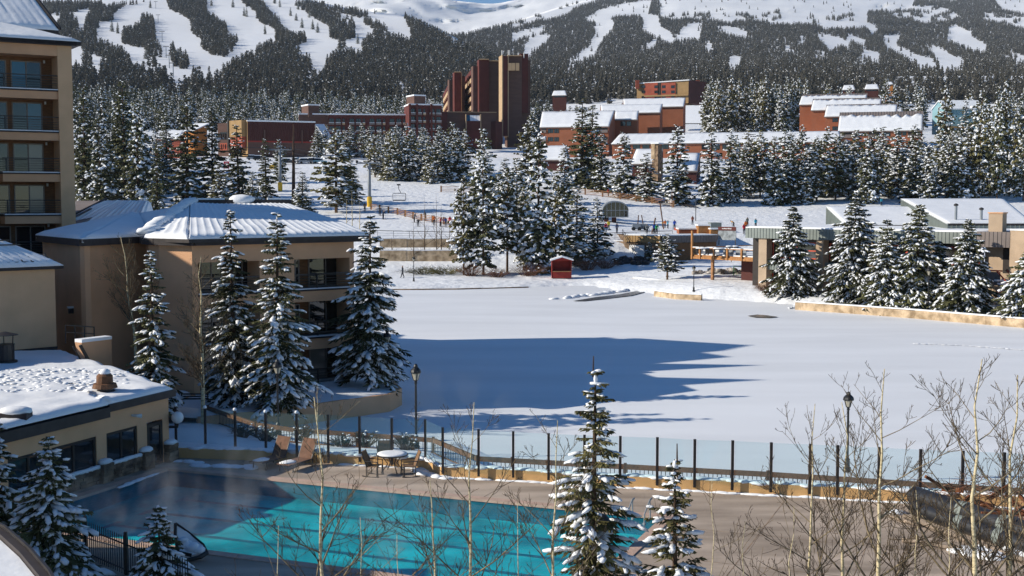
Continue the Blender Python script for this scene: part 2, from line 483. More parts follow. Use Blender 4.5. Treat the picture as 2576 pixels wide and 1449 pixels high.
# ---------------------------------------------------------------- ground heights
SH = [(-90, 158), (-14.7, 161), (2.7, 164), (9.4, 168), (13, 160), (17, 153), (21.9, 146), (28.6, 140.5), (30.6, 137), (37.7, 130), (46.7, 114), (60, 98), (90, 80)]
ZM = [(158, .35), (172, .6), (185, 1.2), (189.5, 1.9), (196.5, 5.2), (215, 6.7), (230, 7.7), (257, 9.8), (300, 15), (330, 18.6), (380, 22.5), (430, 25), (450, 26.5), (520, 32), (620, 44), (800, 60), (960, 80), (1100, 100)]
ZR = [(110, .35), (135, .7), (150, 1.2), (165, 1.6), (194, 2.0), (202, 5.9), (235, 6.6), (280, 11.5), (300, 13.8), (330, 16.8), (380, 21.5), (450, 29), (600, 44), (800, 68), (960, 96), (1100, 118)]
def zg(x, y, rough=True):
    s = interp(SH, x)
    if y < s: return -0.8
    t = smooth(9, 26 + max(0, y - 240) * 0.4, x)
    z = interp(ZM, y) * (1 - t) + interp(ZR, y) * t
    e = smooth(0, 6, y - s)
    z = lerp(0.12, max(z, 0.3), e)
    if rough:
        z += 0.12 * e * noise.noise(Vector((x * 0.09, y * 0.09, 1.3))) * (1 + smooth(200, 420, y) * 3)
    return z
def onground(px, d, dz=0.0):
    """point of the ground in picture column px, d metres away"""
    x = ray(px, 560)[0] * d
    return Vector((x, d, zg(x, d) + dz))

ys = [-60, -20, 20, 60, 76] + [80 + 2 * i for i in range(90)] + [260 + 5 * i for i in range(30)] + [410 + 14 * i for i in range(48)]
us = [-1 + 2 * i / 180 for i in range(181)]
b = MB()
for y in ys:
    w = max(95, 0.58 * y + 55)
    for u in us:
        x = u * w
        b.v.append((x, y, zg(x, y)))
n = len(us)
for j in range(len(ys) - 1):
    for i in range(n - 1):
        b.f.append([j * n + i, j * n + i + 1, (j + 1) * n + i + 1, (j + 1) * n + i]); b.m.append(0)
struct('snow_ground', b, 'snow_ground', sm=True)

# frozen pond: one snow sheet with soft drifts, ending under the far shore
b = MB()
pys = [44 + 1.5 * i for i in range(84)]
pus = [-1 + 2 * i / 100 for i in range(101)]
for y in pys:
    for u in pus:
        x = u * 80
        b.v.append((x, y, 0.035 * noise.noise(Vector((x * 0.05, y * 0.12, 4))) + 0.012 * noise.noise(Vector((x * 0.3, y * 0.6, 9)))))
n = len(pus)
for j in range(len(pys) - 1):
    for i in range(n - 1):
        b.f.append([j * n + i, j * n + i + 1, (j + 1) * n + i + 1, (j + 1) * n + i]); b.m.append(0)
struct('frozen_pond', b, 'pond_snow', sm=True)

# ---------------------------------------------------------------- mountains: sheets given by how far away each part of the slope is
def sheet(name, xs, crest, foot, depth, rows, rel):
    """slope rising from foot(px) to crest(px); depth(px, v) metres at height v (0 foot .. 1 crest)"""
    b = MB(); n = len(xs)
    for j in range(rows + 2):
        for px in xs:
            v = min(1, j / rows)
            py = lerp(foot(px), crest(px), v)
            d = depth(px, py)
            q = P(px, py, d)
            k = noise.fractal(Vector((q.x / 260, q.y / 260, 2.7)), 1.0, 2.1, 4)
            d *= 1 + rel * k * min(1, v * 3)
            q = P(px, py, d)
            if j == rows + 1: q = q + Vector((0, 260, -150))
            b.v.append(tuple(q))
    for j in range(rows + 1):
        for i in range(n - 1):
            b.f.append([j * n + i, j * n + i + 1, (j + 1) * n + i + 1, (j + 1) * n + i]); b.m.append(0)
    return struct(name, b, 'mountain', sm=True)

LD = [(-120, 3400), (-60, 2900), (0, 2300), (50, 1950), (100, 1600), (200, 1020), (250, 820), (345, 610)]
RD = [(-160, 6800), (-80, 5600), (0, 4200), (50, 3300), (100, 2600), (150, 1900), (175, 1350), (215, 930), (240, 840), (266, 770), (310, 690)]
BD = [(-60, 6600), (5, 5400), (110, 3900), (180, 3200)]
LC = [(-400, -90), (640, -80), (740, -12), (784, 2), (900, 26), (976, 34), (1020, 38), (1060, 54), (1100, 70), (1150, 97), (1200, 126), (1260, 164), (1330, 195), (1420, 235), (1500, 300)]
RC = [(1060, 130), (1120, 90), (1180, 84), (1288, 56), (1400, 20), (1463, 4), (1600, -30), (2000, -70), (3100, -120)]
BC = [(560, -60), (760, -30), (1060, -14), (1100, -8), (1140, 1), (1165, 4), (1190, 6), (1215, 9), (1240, 9), (1262, 7), (1280, 3), (1298, 0), (1330, -10), (1500, -50), (1700, -60)]
lx = [-380 + 11 * i for i in range(172)]
rx = [1064 + 12 * i for i in range(172)]
bx = [560 + 10 * i for i in range(116)]
def dl(px, py): return interp(LD, py) * (1 + 0.0001 * (px - 600))
def dr(px, py): return interp(RD, py) * (1 + 0.05 * math.sin(px / 170.0))
def db(px, py): return interp(BD, py) * (1 + 0.05 * math.sin(px / 90.0 + py / 40))
sheet('ski_mountain', lx, lambda x: interp(LC, x), lambda x: 345, dl, 46, 0.022)
sheet('forest_mountain', rx, lambda x: interp(RC, x), lambda x: 310, dr, 60, 0.03)
sheet('summit_bowl', bx, lambda x: interp(BC, x), lambda x: 200, db, 40, 0.03)

# ---------------------------------------------------------------- conifers
def conifer(seed, H, Rr, nlev, nbr, ntw, mats, snow=0.45, kind='spruce', clear=0.03, tw=0.42, rad=0.14, trunk=True, lumps=0, droop=0.35, sides=6, cones=0, fine=False, pw=0.85, jit=1.6):
    """returns (trunk builder, crown builder, snow builder)"""
    rn = random.Random(seed)
    T, K, S = MB(), MB(), MB()
    tr = H * 0.011 + 0.03
    lean = (rn.uniform(-.01, .01) * H, rn.uniform(-.01, .01) * H)
    T.tube([(0, 0, -0.3), (lean[0] * .3, lean[1] * .3, H * 0.35), (lean[0] * .7, lean[1] * .7, H * 0.75), (lean[0], lean[1], H * 0.985)], [tr, tr * 0.8, tr * 0.42, tr * 0.12], sides)
    for lv in range(nlev):
        t = (lv + rn.uniform(0, .6)) / nlev                # 0 bottom .. 1 top
        z = H * (clear + (1 - clear) * t)
        if kind == 'spruce': L = Rr * ((1 - t) ** pw) * (0.75 + 0.25 * min(1, t * 6)) + H * 0.012
        else: L = Rr * (1 - t ** 2.2) * (0.55 + 0.45 * min(1, t * 2.5)) + H * 0.015
        nb = max(3, int(nbr * (0.55 + 0.45 * (1 - t)) + rn.random()))
        a0 = rn.uniform(0, 6.28)
        z0_, t0_ = z, t
        for k in range(nb):
            if rn.random() < 0.08: continue
            t = min(.985, max(0, t0_ + rn.uniform(-.5, .5) * jit / nlev)); z = H * (clear + (1 - clear) * t)
            az = a0 + 6.283 * (k + rn.uniform(-.3, .3)) / nb
            l = L * rn.uniform(0.62 - .14 * jit, 1.12 + .06 * jit)
            if rn.random() < 0.06: l *= 1.25
            dirx, diry = math.cos(az), math.sin(az)
            rise = (0.30 if kind == 'spruce' else 0.45) * t + rn.uniform(-.12, .12) - (0.12 if kind == 'spruce' else 0.0)
            dr_ = droop * (1.2 - t) * rn.uniform(.6, 1.3)
            def pt(s): return Vector((lean[0] * t + dirx * l * s, lean[1] * t + diry * l * s, z + l * (rise * s - dr_ * s * s + 0.22 * dr_ * s ** 4)))
            if fine: K.tube([pt(0), pt(.5), pt(1)], [0.02 + 0.008 * l, 0.016, 0.006], 3, 0, cap=False)
            n_t = max(2, int(ntw * (0.35 + 0.65 * l / max(Rr, 0.1))))
            side = Vector((-diry, dirx, 0))
            for j in range(n_t):
                s = 0.18 + 0.82 * (j + rn.random()) / n_t
                p = pt(s)
                sg = 1 if j % 2 else -1
                fl = l * tw * (1.1 - 0.75 * s) * rn.uniform(.6, 1.2) + Rr * 0.05
                if s > 0.93: sg *= 0.15
                q = p + Vector((dirx, diry, 0)) * fl * rn.uniform(.55, .95) + side * sg * fl * rn.uniform(.45, .95) + Vector((0, 0, -fl * rn.uniform(.15, .6)))
                sn = rn.random() < snow * (1 + 1.1 * noise.noise(Vector((math.cos(az) * 1.5 + seed, math.sin(az) * 1.5, z * 5.0 / H))))
                r_ = rad * rn.uniform(.7, 1.3) * (0.6 + 0.6 * l / max(Rr, .1))
                K.spindle(p, q, r_, 0, (1 if sn and not lumps else 0), rn.uniform(-.5, .5))
                if fine and rn.random() < 0.75:
                    K.spindle(p, p + Vector((dirx * fl * .35, diry * fl * .35, -fl * rn.uniform(.35, .7))), r_ * .7, 0, 0, rn.uniform(-1, 1))
            if lumps and l > 0.15 and rn.random() < lumps * (1 + .9 * noise.noise(Vector((math.cos(az) * 1.5 + seed, math.sin(az) * 1.5, z * 6.0 / H)))):
                n_l = max(2, int(l * 5.5))
                for j in range(n_l):
                    s = rn.uniform(0.25, 1.06)
                    p = pt(s); e = (pt(min(1.1, s + .1)) - pt(s - .1)).normalized()
                    sg = rn.uniform(-1, 1)
                    w = (0.05 + 0.042 * min(l, 2.0)) * rn.uniform(.55, 1.25)
                    ln = w * rn.uniform(1.5, 3.0)
                    dv = (e + side * sg * .8 + Vector((0, 0, -0.3 * abs(sg)))).normalized()
                    sv = dv.cross(Vector((0, 0, 1))).normalized()
                    fl = l * tw * (1.1 - 0.75 * s)
                    S.blob(p + side * sg * fl * .6 + Vector((0, 0, w * .35 - .18 * abs(sg) * fl)), (dv * ln, sv * w, sv.cross(dv) * w * .6), 0, rn, .28, 6, 2)
            if cones and t > .62 and rn.random() < cones:
                p = pt(rn.uniform(.3, .8))
                K.spindle(p, p + Vector((0, 0, -0.13)), 0.035, 2, 2)
    if lumps:
        S.blob((lean[0], lean[1], H * .965), ((.05, 0, 0), (0, .05, 0), (0, 0, .1)), 0, rn)
    return T, K, S

# ---------------------------------------------------------------- forest on the slopes (nobody could count it): points in snow-free stands
SC = lambda ox, oy, pts: [(ox + x / 4.0, oy + y / 4.0) for x, y in pts]
L_STAND = [[(-400, 60), (-250, 20), (-180, 70), (60, 20), (100, 90), (150, 230), (150, 400), (-400, 400)]] + [SC(0, 0, q) for q in (
    [(300, 0), (1040, 0), (1020, 50), (880, 90), (640, 150), (500, 160), (420, 60)],
    [(530, 240), (640, 150), (780, 180), (790, 260), (720, 380), (620, 410), (560, 330)],
    [(950, 60), (1480, -20), (1480, 20), (1250, 70), (1140, 130), (1140, 200), (980, 240), (960, 380), (830, 480), (710, 420), (710, 360), (850, 270), (870, 150)],
    [(710, 380), (960, 380), (1060, 410), (1200, 450), (1300, 530), (1310, 620), (1150, 610), (840, 550), (830, 480), (710, 430)],
    [(1240, 280), (1330, 250), (1420, 200), (1430, 130), (1540, 140), (1560, 380), (1640, 500), (1620, 570), (1490, 600), (1470, 510), (1240, 440)],
    [(1670, -40), (2070, -40), (2080, 100), (2280, 230), (2290, 330), (2390, 360), (2370, 470), (2260, 570), (2120, 560), (2030, 490), (2030, 400), (1940, 340), (1910, 200), (1700, 90)],
    [(1690, 430), (1760, 440), (1870, 520), (1920, 640), (1880, 700), (1780, 710), (1720, 580)],
    [(2370, -40), (2576, -40), (2576, 120), (2480, 70)],
    [(600, 790), (770, 600), (900, 600), (960, 700), (1000, 750), (1020, 650), (1150, 610), (1300, 640), (1560, 660), (1660, 690), (1710, 830), (1780, 830), (1880, 880), (1930, 830), (1940, 670), (2000, 680), (2080, 820), (2110, 670), (2180, 730), (2300, 620), (2420, 560), (2576, 500), (2700, 1500), (600, 1500)])] + \
  [SC(644, 0, q) for q in (
    [(0, -40), (70, 0), (130, 100), (230, 170), (240, 250), (350, 320), (510, 330), (490, 430), (380, 460), (330, 390), (190, 340), (190, 290), (20, 220), (0, 120)],
    [(330, 20), (560, 0), (700, 110), (1000, 230), (990, 380), (850, 430), (740, 380), (740, 270), (580, 180), (450, 90)],
    [(560, 0), (760, 40), (980, 80), (1330, 110), (1320, 142), (1080, 130), (1070, 190), (810, 120), (600, 60)],
    [(1080, 150), (1160, 190), (1330, 250), (1330, 320), (1250, 340), (1080, 240)],
    [(0, 1500), (0, 450), (190, 400), (350, 400), (420, 520), (550, 560), (550, 660), (470, 700), (680, 690), (680, 590), (850, 480), (960, 490), (1130, 545), (1050, 440), (1110, 340), (1280, 350), (1390, 330), (1620, 410), (1630, 450), (1560, 350), (1500, 180), (1490, 125), (1800, 270), (2000, 380), (2300, 470), (2600, 640), (3000, 900), (3000, 1500)])]
R_SNOW = [SC(1288, 0, q) for q in (
    [(0, 340), (290, 270), (400, 260), (180, 330), (0, 390)],
    [(170, 380), (400, 330), (330, 400), (190, 490), (180, 540), (120, 540), (130, 460)],
    [(840, 220), (1030, 200), (1000, 290), (930, 340), (880, 420), (830, 520), (640, 590), (520, 640), (600, 580), (780, 480), (830, 370)],
    [(740, 180), (900, 100), (1150, 30), (1400, 0), (1380, 80), (1360, 140), (1480, 160), (1470, 240), (1620, 350), (1680, 350), (1690, 300), (1840, 230), (1910, 230), (1890, 350), (1640, 375), (1480, 400), (1300, 500), (1160, 580), (1300, 480), (1430, 395), (1550, 370), (1400, 320), (1310, 270), (1330, 180), (1290, 130), (1130, 130), (1010, 150), (900, 200)],
    [(2040, 270), (2250, 270), (2350, 320), (2430, 360), (2290, 340)],
    [(1910, 440), (2000, 420), (2030, 490)],
    [(2230, 560), (2370, 600), (2150, 650)],
    [(700, 750), (830, 660), (950, 590), (940, 620), (800, 690), (720, 745)],
    [(1480, 0), (1900, 0), (2080, 90), (1850, 110), (1560, 100)],
    [(1900, 0), (2576, 0), (2576, 110), (2300, 90), (2010, 50)],
    [(2010, 120), (2200, 120), (2250, 180), (2150, 200), (2000, 150)],
    [(410, 110), (630, 70), (560, 120), (300, 190)])] + [SC(1932, 0, q) for q in (
    [(0, -200), (1540, -200), (1450, 50), (1000, 90), (880, 100), (640, 140), (420, 110), (210, 80), (0, 60)],
    [(110, 100), (250, 120), (420, 160), (430, 210), (300, 210), (150, 180)],
    [(480, 210), (700, 210), (1000, 230), (1100, 260), (1060, 330), (990, 250), (550, 260)],
    [(490, 340), (600, 350), (750, 390), (900, 490), (1120, 540), (1125, 580), (1000, 560), (850, 460), (720, 430), (620, 480), (590, 430)],
    [(290, 400), (380, 370), (370, 410)],
    [(760, 340), (830, 350), (960, 400), (990, 430), (900, 410)],
    [(1160, 360), (1330, 350), (1260, 440), (1350, 490), (1500, 560), (1700, 600), (1700, 630), (1560, 630), (1330, 510), (1180, 430)],
    [(1590, 430), (1680, 470), (1800, 530), (1950, 600), (1990, 640), (1720, 640), (1700, 540)],
    [(1820, 280), (1900, 260), (2040, 320), (2050, 370), (2250, 480), (2060, 470), (1800, 370)],
    [(2380, 520), (2600, 570), (2600, 610), (2400, 540)],
    [(2130, -200), (2700, -200), (2700, 140), (2350, 70)],
    [(20, 430), (150, 450), (380, 515), (280, 500), (30, 445)],
    [(440, 515), (560, 520), (600, 550), (500, 545)],
    [(840, 590), (960, 590), (1050, 620), (900, 610)])]
R_SPARSE = [SC(1932, 0, q) for q in (
    [(970, 100), (1130, 70), (1700, 60), (1860, 120), (1950, 180), (1700, 240), (1560, 250), (1400, 200), (1300, 190), (1200, 130)],
    [(2180, 130), (2600, 160), (2600, 300), (2400, 260), (2170, 210)], [(0, 100), (1000, 100), (1000, 260), (0, 260)])] + [SC(1288, 0, [(1480, 0), (2000, 60), (2576, 120), (2576, 230), (1500, 200)]), SC(1288, 0, [(0, 190), (700, 0), (900, 0), (0, 300)])]
def bboxed(polys): return [(min(p[0] for p in q), max(p[0] for p in q), min(p[1] for p in q), max(p[1] for p in q), q) for q in polys]
def hit(bp, x, y):
    for x0, x1, y0, y1, q in bp:
        if x0 <= x <= x1 and y0 <= y <= y1 and inside(q, x, y): return True
    return False
LS, RS, RSP = bboxed(L_STAND), bboxed(R_SNOW), bboxed(R_SPARSE)
rnd = random.Random(5)

def slope_point(kind, px, py):
    crest = interp(LC if kind == 'L' else RC, px)
    foot = 345 if kind == 'L' else 310
    if py < crest + 1: return None
    d = (dl if kind == 'L' else dr)(px, py)
    q = P(px, py, d)
    v = (py - foot) / (crest - foot)
    k = noise.fractal(Vector((q.x / 260, q.y / 260, 2.7)), 1.0, 2.1, 4)
    d *= 1 + (0.022 if kind == 'L' else 0.03) * k * min(1, max(0, v) * 3)
    return P(px, py, d)
far_pts, near_pts = [], []
for i in range(225000):
    px, py = rnd.uniform(-340, 1420), rnd.uniform(-30, 335)
    d = dl(px, py)
    wob = 9 * noise.noise(Vector((px / 14, py / 14, 0)))
    if rnd.random() > (d / 3000.0) ** 2 * 0.62: continue
    if not hit(LS, px + wob * .5, py + wob * .4): continue
    hh = rnd.uniform(7.5, 13); hp = hh * FL / d
    if d > 900 and not hit(LS, px + wob * .5, py - hp * .75): continue
    q = slope_point('L', px, py)
    if q: (near_pts if q.y < 780 else far_pts).append((q, hh))
for i in range(240000):
    px, py = rnd.uniform(1080, 2600), rnd.uniform(-20, 262)
    d = dr(px, py)
    wob = 8 * noise.noise(Vector((px / 11, py / 11, 3)))
    if rnd.random() > (d / 4600.0) ** 2 * 0.72 + 0.012: continue
    if px < 1420 and py < interp(RC, px) + 4: continue
    if hit(RS, px + wob, py + wob * .3):
        if rnd.random() > 0.006: continue
    elif hit(RS, px, py - 11 * FL / d) or hit(RS, px, py - 6 * FL / d): continue
    elif py < 78 and hit(RSP, px, py):
        if noise.noise(Vector((px / 26, py / 9, 7))) < 0.12 or rnd.random() > 0.6: continue
    q = slope_point('R', px, py)
    if q: far_pts.append((q, rnd.uniform(7, 11.5)))

def scatter_object(name, pts, protos, label_kind='stuff'):
    """one object: the points as vertices, a tree set on each by geometry nodes"""
    me = bpy.data.meshes.new(name)
    me.from_pydata([tuple(p) for p, h in pts], [], [])
    a = me.attributes.new('hgt', 'FLOAT', 'POINT')
    a.data.foreach_set('value', [h for p, h in pts])
    o = link(name, me); o['kind'] = 'stuff'
    ng = bpy.data.node_groups.new(name, 'GeometryNodeTree')
    ng.interface.new_socket('Geometry', in_out='INPUT', socket_type='NodeSocketGeometry')
    ng.interface.new_socket('Geometry', in_out='OUTPUT', socket_type='NodeSocketGeometry')
    gi = ng.nodes.new('NodeGroupInput'); go = ng.nodes.new('NodeGroupOutput')
    iop = ng.nodes.new('GeometryNodeInstanceOnPoints')
    iop.inputs['Pick Instance'].default_value = True
    j = ng.nodes.new('GeometryNodeGeometryToInstance')
    for pm in protos:
        oi = ng.nodes.new('GeometryNodeObjectInfo')
        oi.inputs[0].default_value = pm
        ng.links.new(oi.outputs['Geometry'], j.inputs[0])
    at = ng.nodes.new('GeometryNodeInputNamedAttribute'); at.data_type = 'FLOAT'; at.inputs[0].default_value = 'hgt'
    rv = ng.nodes.new('FunctionNodeRandomValue'); rv.data_type = 'FLOAT'
    rv.inputs[2].default_value = 0; rv.inputs[3].default_value = 6.283
    cx = ng.nodes.new('ShaderNodeCombineXYZ')
    ng.links.new(rv.outputs[1], cx.inputs[2])
    ri = ng.nodes.new('FunctionNodeRandomValue'); ri.data_type = 'INT'
    ri.inputs[4].default_value = 0; ri.inputs[5].default_value = len(protos) - 1
    ng.links.new(gi.outputs[0], iop.inputs['Points'])
    ng.links.new(j.outputs[0], iop.inputs['Instance'])
    ng.links.new(ri.outputs[2], iop.inputs['Instance Index'])
    ng.links.new(cx.outputs[0], iop.inputs['Rotation'])
    ng.links.new(at.outputs[0], iop.inputs['Scale'])
    ng.links.new(iop.outputs[0], go.inputs[0])
    md = o.modifiers.new('trees', 'NODES'); md.node_group = ng
    return o
# one-metre-tall trees used as the scattered crowns; they stand below the ground of the valley, where they are the forest's own first trees
def proto(seed, levels, nb, ntw, rr, kind, mats, snow, rad):
    T, K, S = conifer(seed, 1.0, rr, levels, nb, ntw, mats, snow, kind, clear=.06, rad=rad, droop=.3, sides=3)
    me = K.mesh('forest_tree', mats)
    o = bpy.data.objects.new('forest_tree', me)      # never linked to the scene by itself
    return o
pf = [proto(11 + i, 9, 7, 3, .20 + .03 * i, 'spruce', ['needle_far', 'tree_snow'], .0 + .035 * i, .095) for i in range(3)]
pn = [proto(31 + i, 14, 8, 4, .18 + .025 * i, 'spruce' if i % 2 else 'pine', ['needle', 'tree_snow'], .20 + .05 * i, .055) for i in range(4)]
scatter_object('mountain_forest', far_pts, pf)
print('forest points', len(far_pts), len(near_pts))
# ---------------------------------------------------------------- roofs under snow
def snow_slope(e0, e1, r1, r0, parent, name='snow_cover', seam=0.0, amp=0.06, th=0.22, nu=60, nv=10, m='snow', seed=1, rag=0.0):
    """snow lying on a roof slope: eave e0-e1, ridge r0-r1 (r0 above e0); seam = distance between ridges that show through"""
    e0, e1, r0, r1 = Vector(e0), Vector(e1), Vector(r0), Vector(r1)
    b = MB(); L = (e1 - e0).length
    nrm = (e1 - e0).cross(r0 - e0 if (r0 - e0).length > .01 else r1 - e0).normalized()
    if nrm.z < 0: nrm = -nrm
    for j in range(nv + 1):
        for i in range(nu + 1):
            u = i / nu; v = j / nv
            if rag: v *= 1 - rag * (.5 + .5 * noise.noise(Vector((u * L * .12 + seed, seed, 0))) + .35 * noise.noise(Vector((u * L * .6 + seed, seed, 4))))
            p = e0.lerp(e1, u).lerp(r0.lerp(r1, u), v)
            k = noise.noise(Vector((p.x * .5 + seed, p.y * .5, p.z * .5)))
            h = th * (0.8 + 0.35 * k)
            if seam:
                q = (e0.lerp(e1, u) - e0).length
                s = abs(math.sin(math.pi * q / seam)) 
                h += amp * (1 - s ** 0.6) * (0.5 + 0.9 * noise.noise(Vector((q * 1.3, v * 2.2, seed))) + .4)
            e = min(1, min(u, 1 - u) * nu / 1.0, v * nv / 1.0 + 0.55, (1 - v) * nv + .3)
            b.v.append(tuple(p + nrm * (h * max(0.15, e))))
    w = nu + 1
    for j in range(nv):
        for i in range(nu):
            b.f.append([j * w + i, j * w + i + 1, (j + 1) * w + i + 1, (j + 1) * w + i]); b.m.append(0)
    # skirt down to the roof
    ring = [i for i in range(w)] + [j * w + nu for j in range(1, nv + 1)] + [nv * w + i for i in range(nu - 1, -1, -1)] + [j * w for j in range(nv - 1, 0, -1)]
    o = len(b.v)
    for k in ring: b.v.append(tuple(Vector(b.v[k]) - nrm * (th * .9) + Vector((0, 0, 0))))
    for a in range(len(ring)):
        c = (a + 1) % len(ring)
        b.f.append([ring[a], o + a, o + c, ring[c]]); b.m.append(0)
    return b.build(name, m, parent, True)
def flat_snow(poly, z, parent, th=0.2, name='snow_cover', seed=0, bumpy=0.05, step=0.6, m='snow', sm=True):
    """snow on a flat roof: polygon filled by a soft grid"""
    xs = [p[0] for p in poly]; ys_ = [p[1] for p in poly]
    b = MB(); n = len(poly)
    cx, cy = sum(xs) / n, sum(ys_) / n
    rings = 14
    pts = []
    for i in range(n):
        a, c = poly[i], poly[(i + 1) % n]
        k = max(2, int(math.hypot(c[0] - a[0], c[1] - a[1]) / step))
        for j in range(k): pts.append((lerp(a[0], c[0], j / k), lerp(a[1], c[1], j / k)))
    k = len(pts)
    for r in range(rings + 2):
        s = 1.0 if r == 0 else 1 - ((r - 1) / rings) ** 1.0 * 0.995
        if r == 2: pass
        for x, y in pts:
            X, Y = cx + (x - cx) * s, cy + (y - cy) * s
            h = 0 if r == 0 else (th * (0.55 if r == 1 else 1) + bumpy * noise.noise(Vector((X * .8 + seed, Y * .8, seed))))
            b.v.append((X, Y, z + h))
    for r in range(rings + 1):
        for i in range(k):
            j = (i + 1) % k
            b.f.append([r * k + i, r * k + j, (r + 1) * k + j, (r + 1) * k + i]); b.m.append(0)
    return b.build(name, m, parent, sm)
def xy(px, d, py=700):
    return (ray(px, py)[0] * d, d)

def balcony_floor(root, Fo, Fi, ua, ub, zs, ztop, par=0.50, rec=1.5, doors=(), bars=True, rail=1.05, walls='brown_wood', post=()):
    """one balcony storey: slab with tan band, snow line, railing, back wall windows. Fo outer face, Fi back wall"""
    fbox(Fo, ua, ub, zs - par, zs, -rec, 0.0, 'balcony_band', 'stucco', root)
    fbox(Fo, ua - .02, ub, zs, zs + 0.10, -rec, 0.06, 'balcony_edge', 'fascia', root)
    fbox(Fo, ua, ub, zs + .101, zs + 0.16, -0.35, 0.05, 'balcony_snow', 'snow', root)
    if bars:
        b = MB()
        Fo.box(b, ua, ub, zs + rail, zs + rail + .06, -0.12, -0.02)
        rl = b.build('railing', 'dark_metal', root)
        for k in range(5):
            b = MB(); z = zs + .22 + k * .165
            Fo.box(b, ua + .02, ub - .02, z, z + .03, -.085, -.055)
            q = b.build('railing_bar', 'dark_metal', root); q.parent = rl
        for u in post:
            b = MB(); Fo.box(b, u - .04, u + .04, zs + .1, zs + rail, -.11, -.03)
            q = b.build('railing_post', 'dark_metal', root); q.parent = rl
    for (u0, u1, gm) in doors:
        window(Fi, u0, u1, zs + .12, zs + 2.15, root, 2, 'frame', gm, .08, name='sliding_door')

# ---------------------------------------------------------------- tall hotel block at the left edge
def tall_hotel():
    zt = 22.3
    A = P(152, 467, 87.0); d = Vector((3.3, 2.1)).normalized()
    B0 = Vector((A.x, A.y))
    F = Face(B0 - d * 40, B0)
    L = F.L
    root = thing('hotel_block', 'tall tan hotel block with stacked brown balconies at the left edge', 'building', (B0.x, B0.y, 0.8))
    Fi = F.off(-1.7)
    # solid core behind the balconies
    core = MB(); q = [F.p(0, 0, -1.7), F.p(L + .4, 0, -1.7), F.p(L + .4, 0, -15), F.p(0, 0, -15)]
    core.prism([(p.x, p.y) for p in q], 0.8, zt)
    core.build('back_wall', 'brown_wood', root)
    fin = MB(); F.box(fin, L, L + .95, 0.8, zt, -1.7, .12)
    fin.build('end_pier', 'stucco_light', root)
    sd = MB(); F.box(sd, L + .41, L + .90, 0.8, zt, -15, -1.7)
    sd.build('side_wall', 'stucco', root)
    band = MB(); F.box(band, 0, L - .001, zt - .72, zt - .001, -1.7, .1); band.build('top_band', 'stucco', root)
    slabs = [F.z(150, y) for y in (231, 335, 438.5, 543)]
    zs = slabs[0]
    slabs.append(slabs[-1] - (slabs[0] - slabs[3]) / 3)
    gl = [['glass_sky', 'glass'], ['glass', 'glass_sky'], ['glass', 'glass_curtain'], ['glass', 'glass_curtain'], 'glass']
    u1, u2 = Fi.u(27, 200), Fi.u(104, 200)
    u0 = Fi.u(18, 200)
    for k, z in enumerate(slabs):
        balcony_floor(root, F, Fi, L - 9 if k < 2 else F.u(5 + 2 * k, 500), L, z, 0, par=.52, rec=1.7, doors=[(u1, u2, gl[k]), (u0 - 2.0, u0 - .05, 'glass')], post=(F.u(13, 300),))
        lt = MB(); Fi.box(lt, Fi.u(112, 300), Fi.u(116, 300), z + 2.05, z + 2.25, 0, .16)
        lt.build('wall_lamp', 'white', root)
    # pent roof and upper roof with snow and seams
    e0, e1 = F.p(-0.5, zt, .5), F.p(L + 1.5, zt, .5)
    r = MB()
    fa = MB(); F.box(fa, -.5, L + 1.2, zt + .001, zt + .28, -14.8, .5); fa.build('roof_edge', 'fascia', root)
    hip = F.p(L - 4.2, zt + 1.9, -3.6); hip0 = F.p(-.5, zt + 1.9, -3.6)
    bk = F.p(L + 1.5, zt, -15)
    r.slab([e0 + Vector((0, 0, .3)), e1 + Vector((0, 0, .3)), hip, hip0], .25)
    r.slab([e1 + Vector((0, 0, .3)), bk + Vector((0, 0, .3)), hip], .25)
    r.build('roof', 'fascia', root)
    snow_slope(e0 + Vector((0, 0, .31)), e1 + Vector((0, 0, .31)), hip, hip0, root, seam=.55, amp=.07, th=.16, nu=200, nv=12)
    snow_slope(e1 + Vector((0, 0, .31)), bk + Vector((0, 0, .31)), hip + Vector((-.05, .05, 0)), hip, root, seam=.55, amp=.05, th=.14, nu=30)
    # upper roof block set back
    z2 = zt + 1.4
    ub = MB(); F.box(ub, 0, L - .2, zt + .3, z2 + .3, -13.3, -4.6); ub.build('penthouse_wall', 'stucco', root)
    q0, q1 = F.p(0, z2 + .1, -3.8), F.p(L + 1.0, z2 + .1, -3.8)
    t0, t1 = F.p(0, z2 + 3.0, -8.0), F.p(L + .2, z2 + 3.0, -8.0)
    b0, b1 = F.p(0, z2 + .2, -14), F.p(L + .9, z2 + .2, -14)
    u = MB(); u.slab([q0, q1, t1, t0], .3); u.slab([t0, t1, b1, b0], .3); u.build('upper_roof', 'fascia', root)
    gb = MB(); a_, c_, e_ = F.p(L - .15, z2 + .05, -4.6), F.p(L - .15, z2 + 2.7, -8), F.p(L - .15, z2 + .05, -13.4)
    o_ = F.d * -.3; o3 = Vector((o_.x, o_.y, 0))
    gb.add([a_, c_, e_, a_ + o3, c_ + o3, e_ + o3], [(0, 2, 1), (3, 4, 5), (0, 1, 4, 3), (1, 2, 5, 4)]); gb.build('gable', 'stucco', root)
    snow_slope(q0 + Vector((0, 0, .05)), q1 + Vector((0, 0, .05)), t1, t0, root, seam=.55, amp=.09, th=.15, nu=200, nv=12, seed=4)
    rd = MB(); rd.bar(t0 + Vector((0, 0, .1)), t1 + Vector((0, 0, .1)), .3, .14); rd.build('ridge_cap', 'fascia', root)
    for k in range(2):
        rk = MB(); rk.bar(q1 + Vector((.1 * k, .1, .12)), t1 + Vector((.1 * k, 0, .12)), .16, .14); rk.build('rake_trim', 'fascia', root)
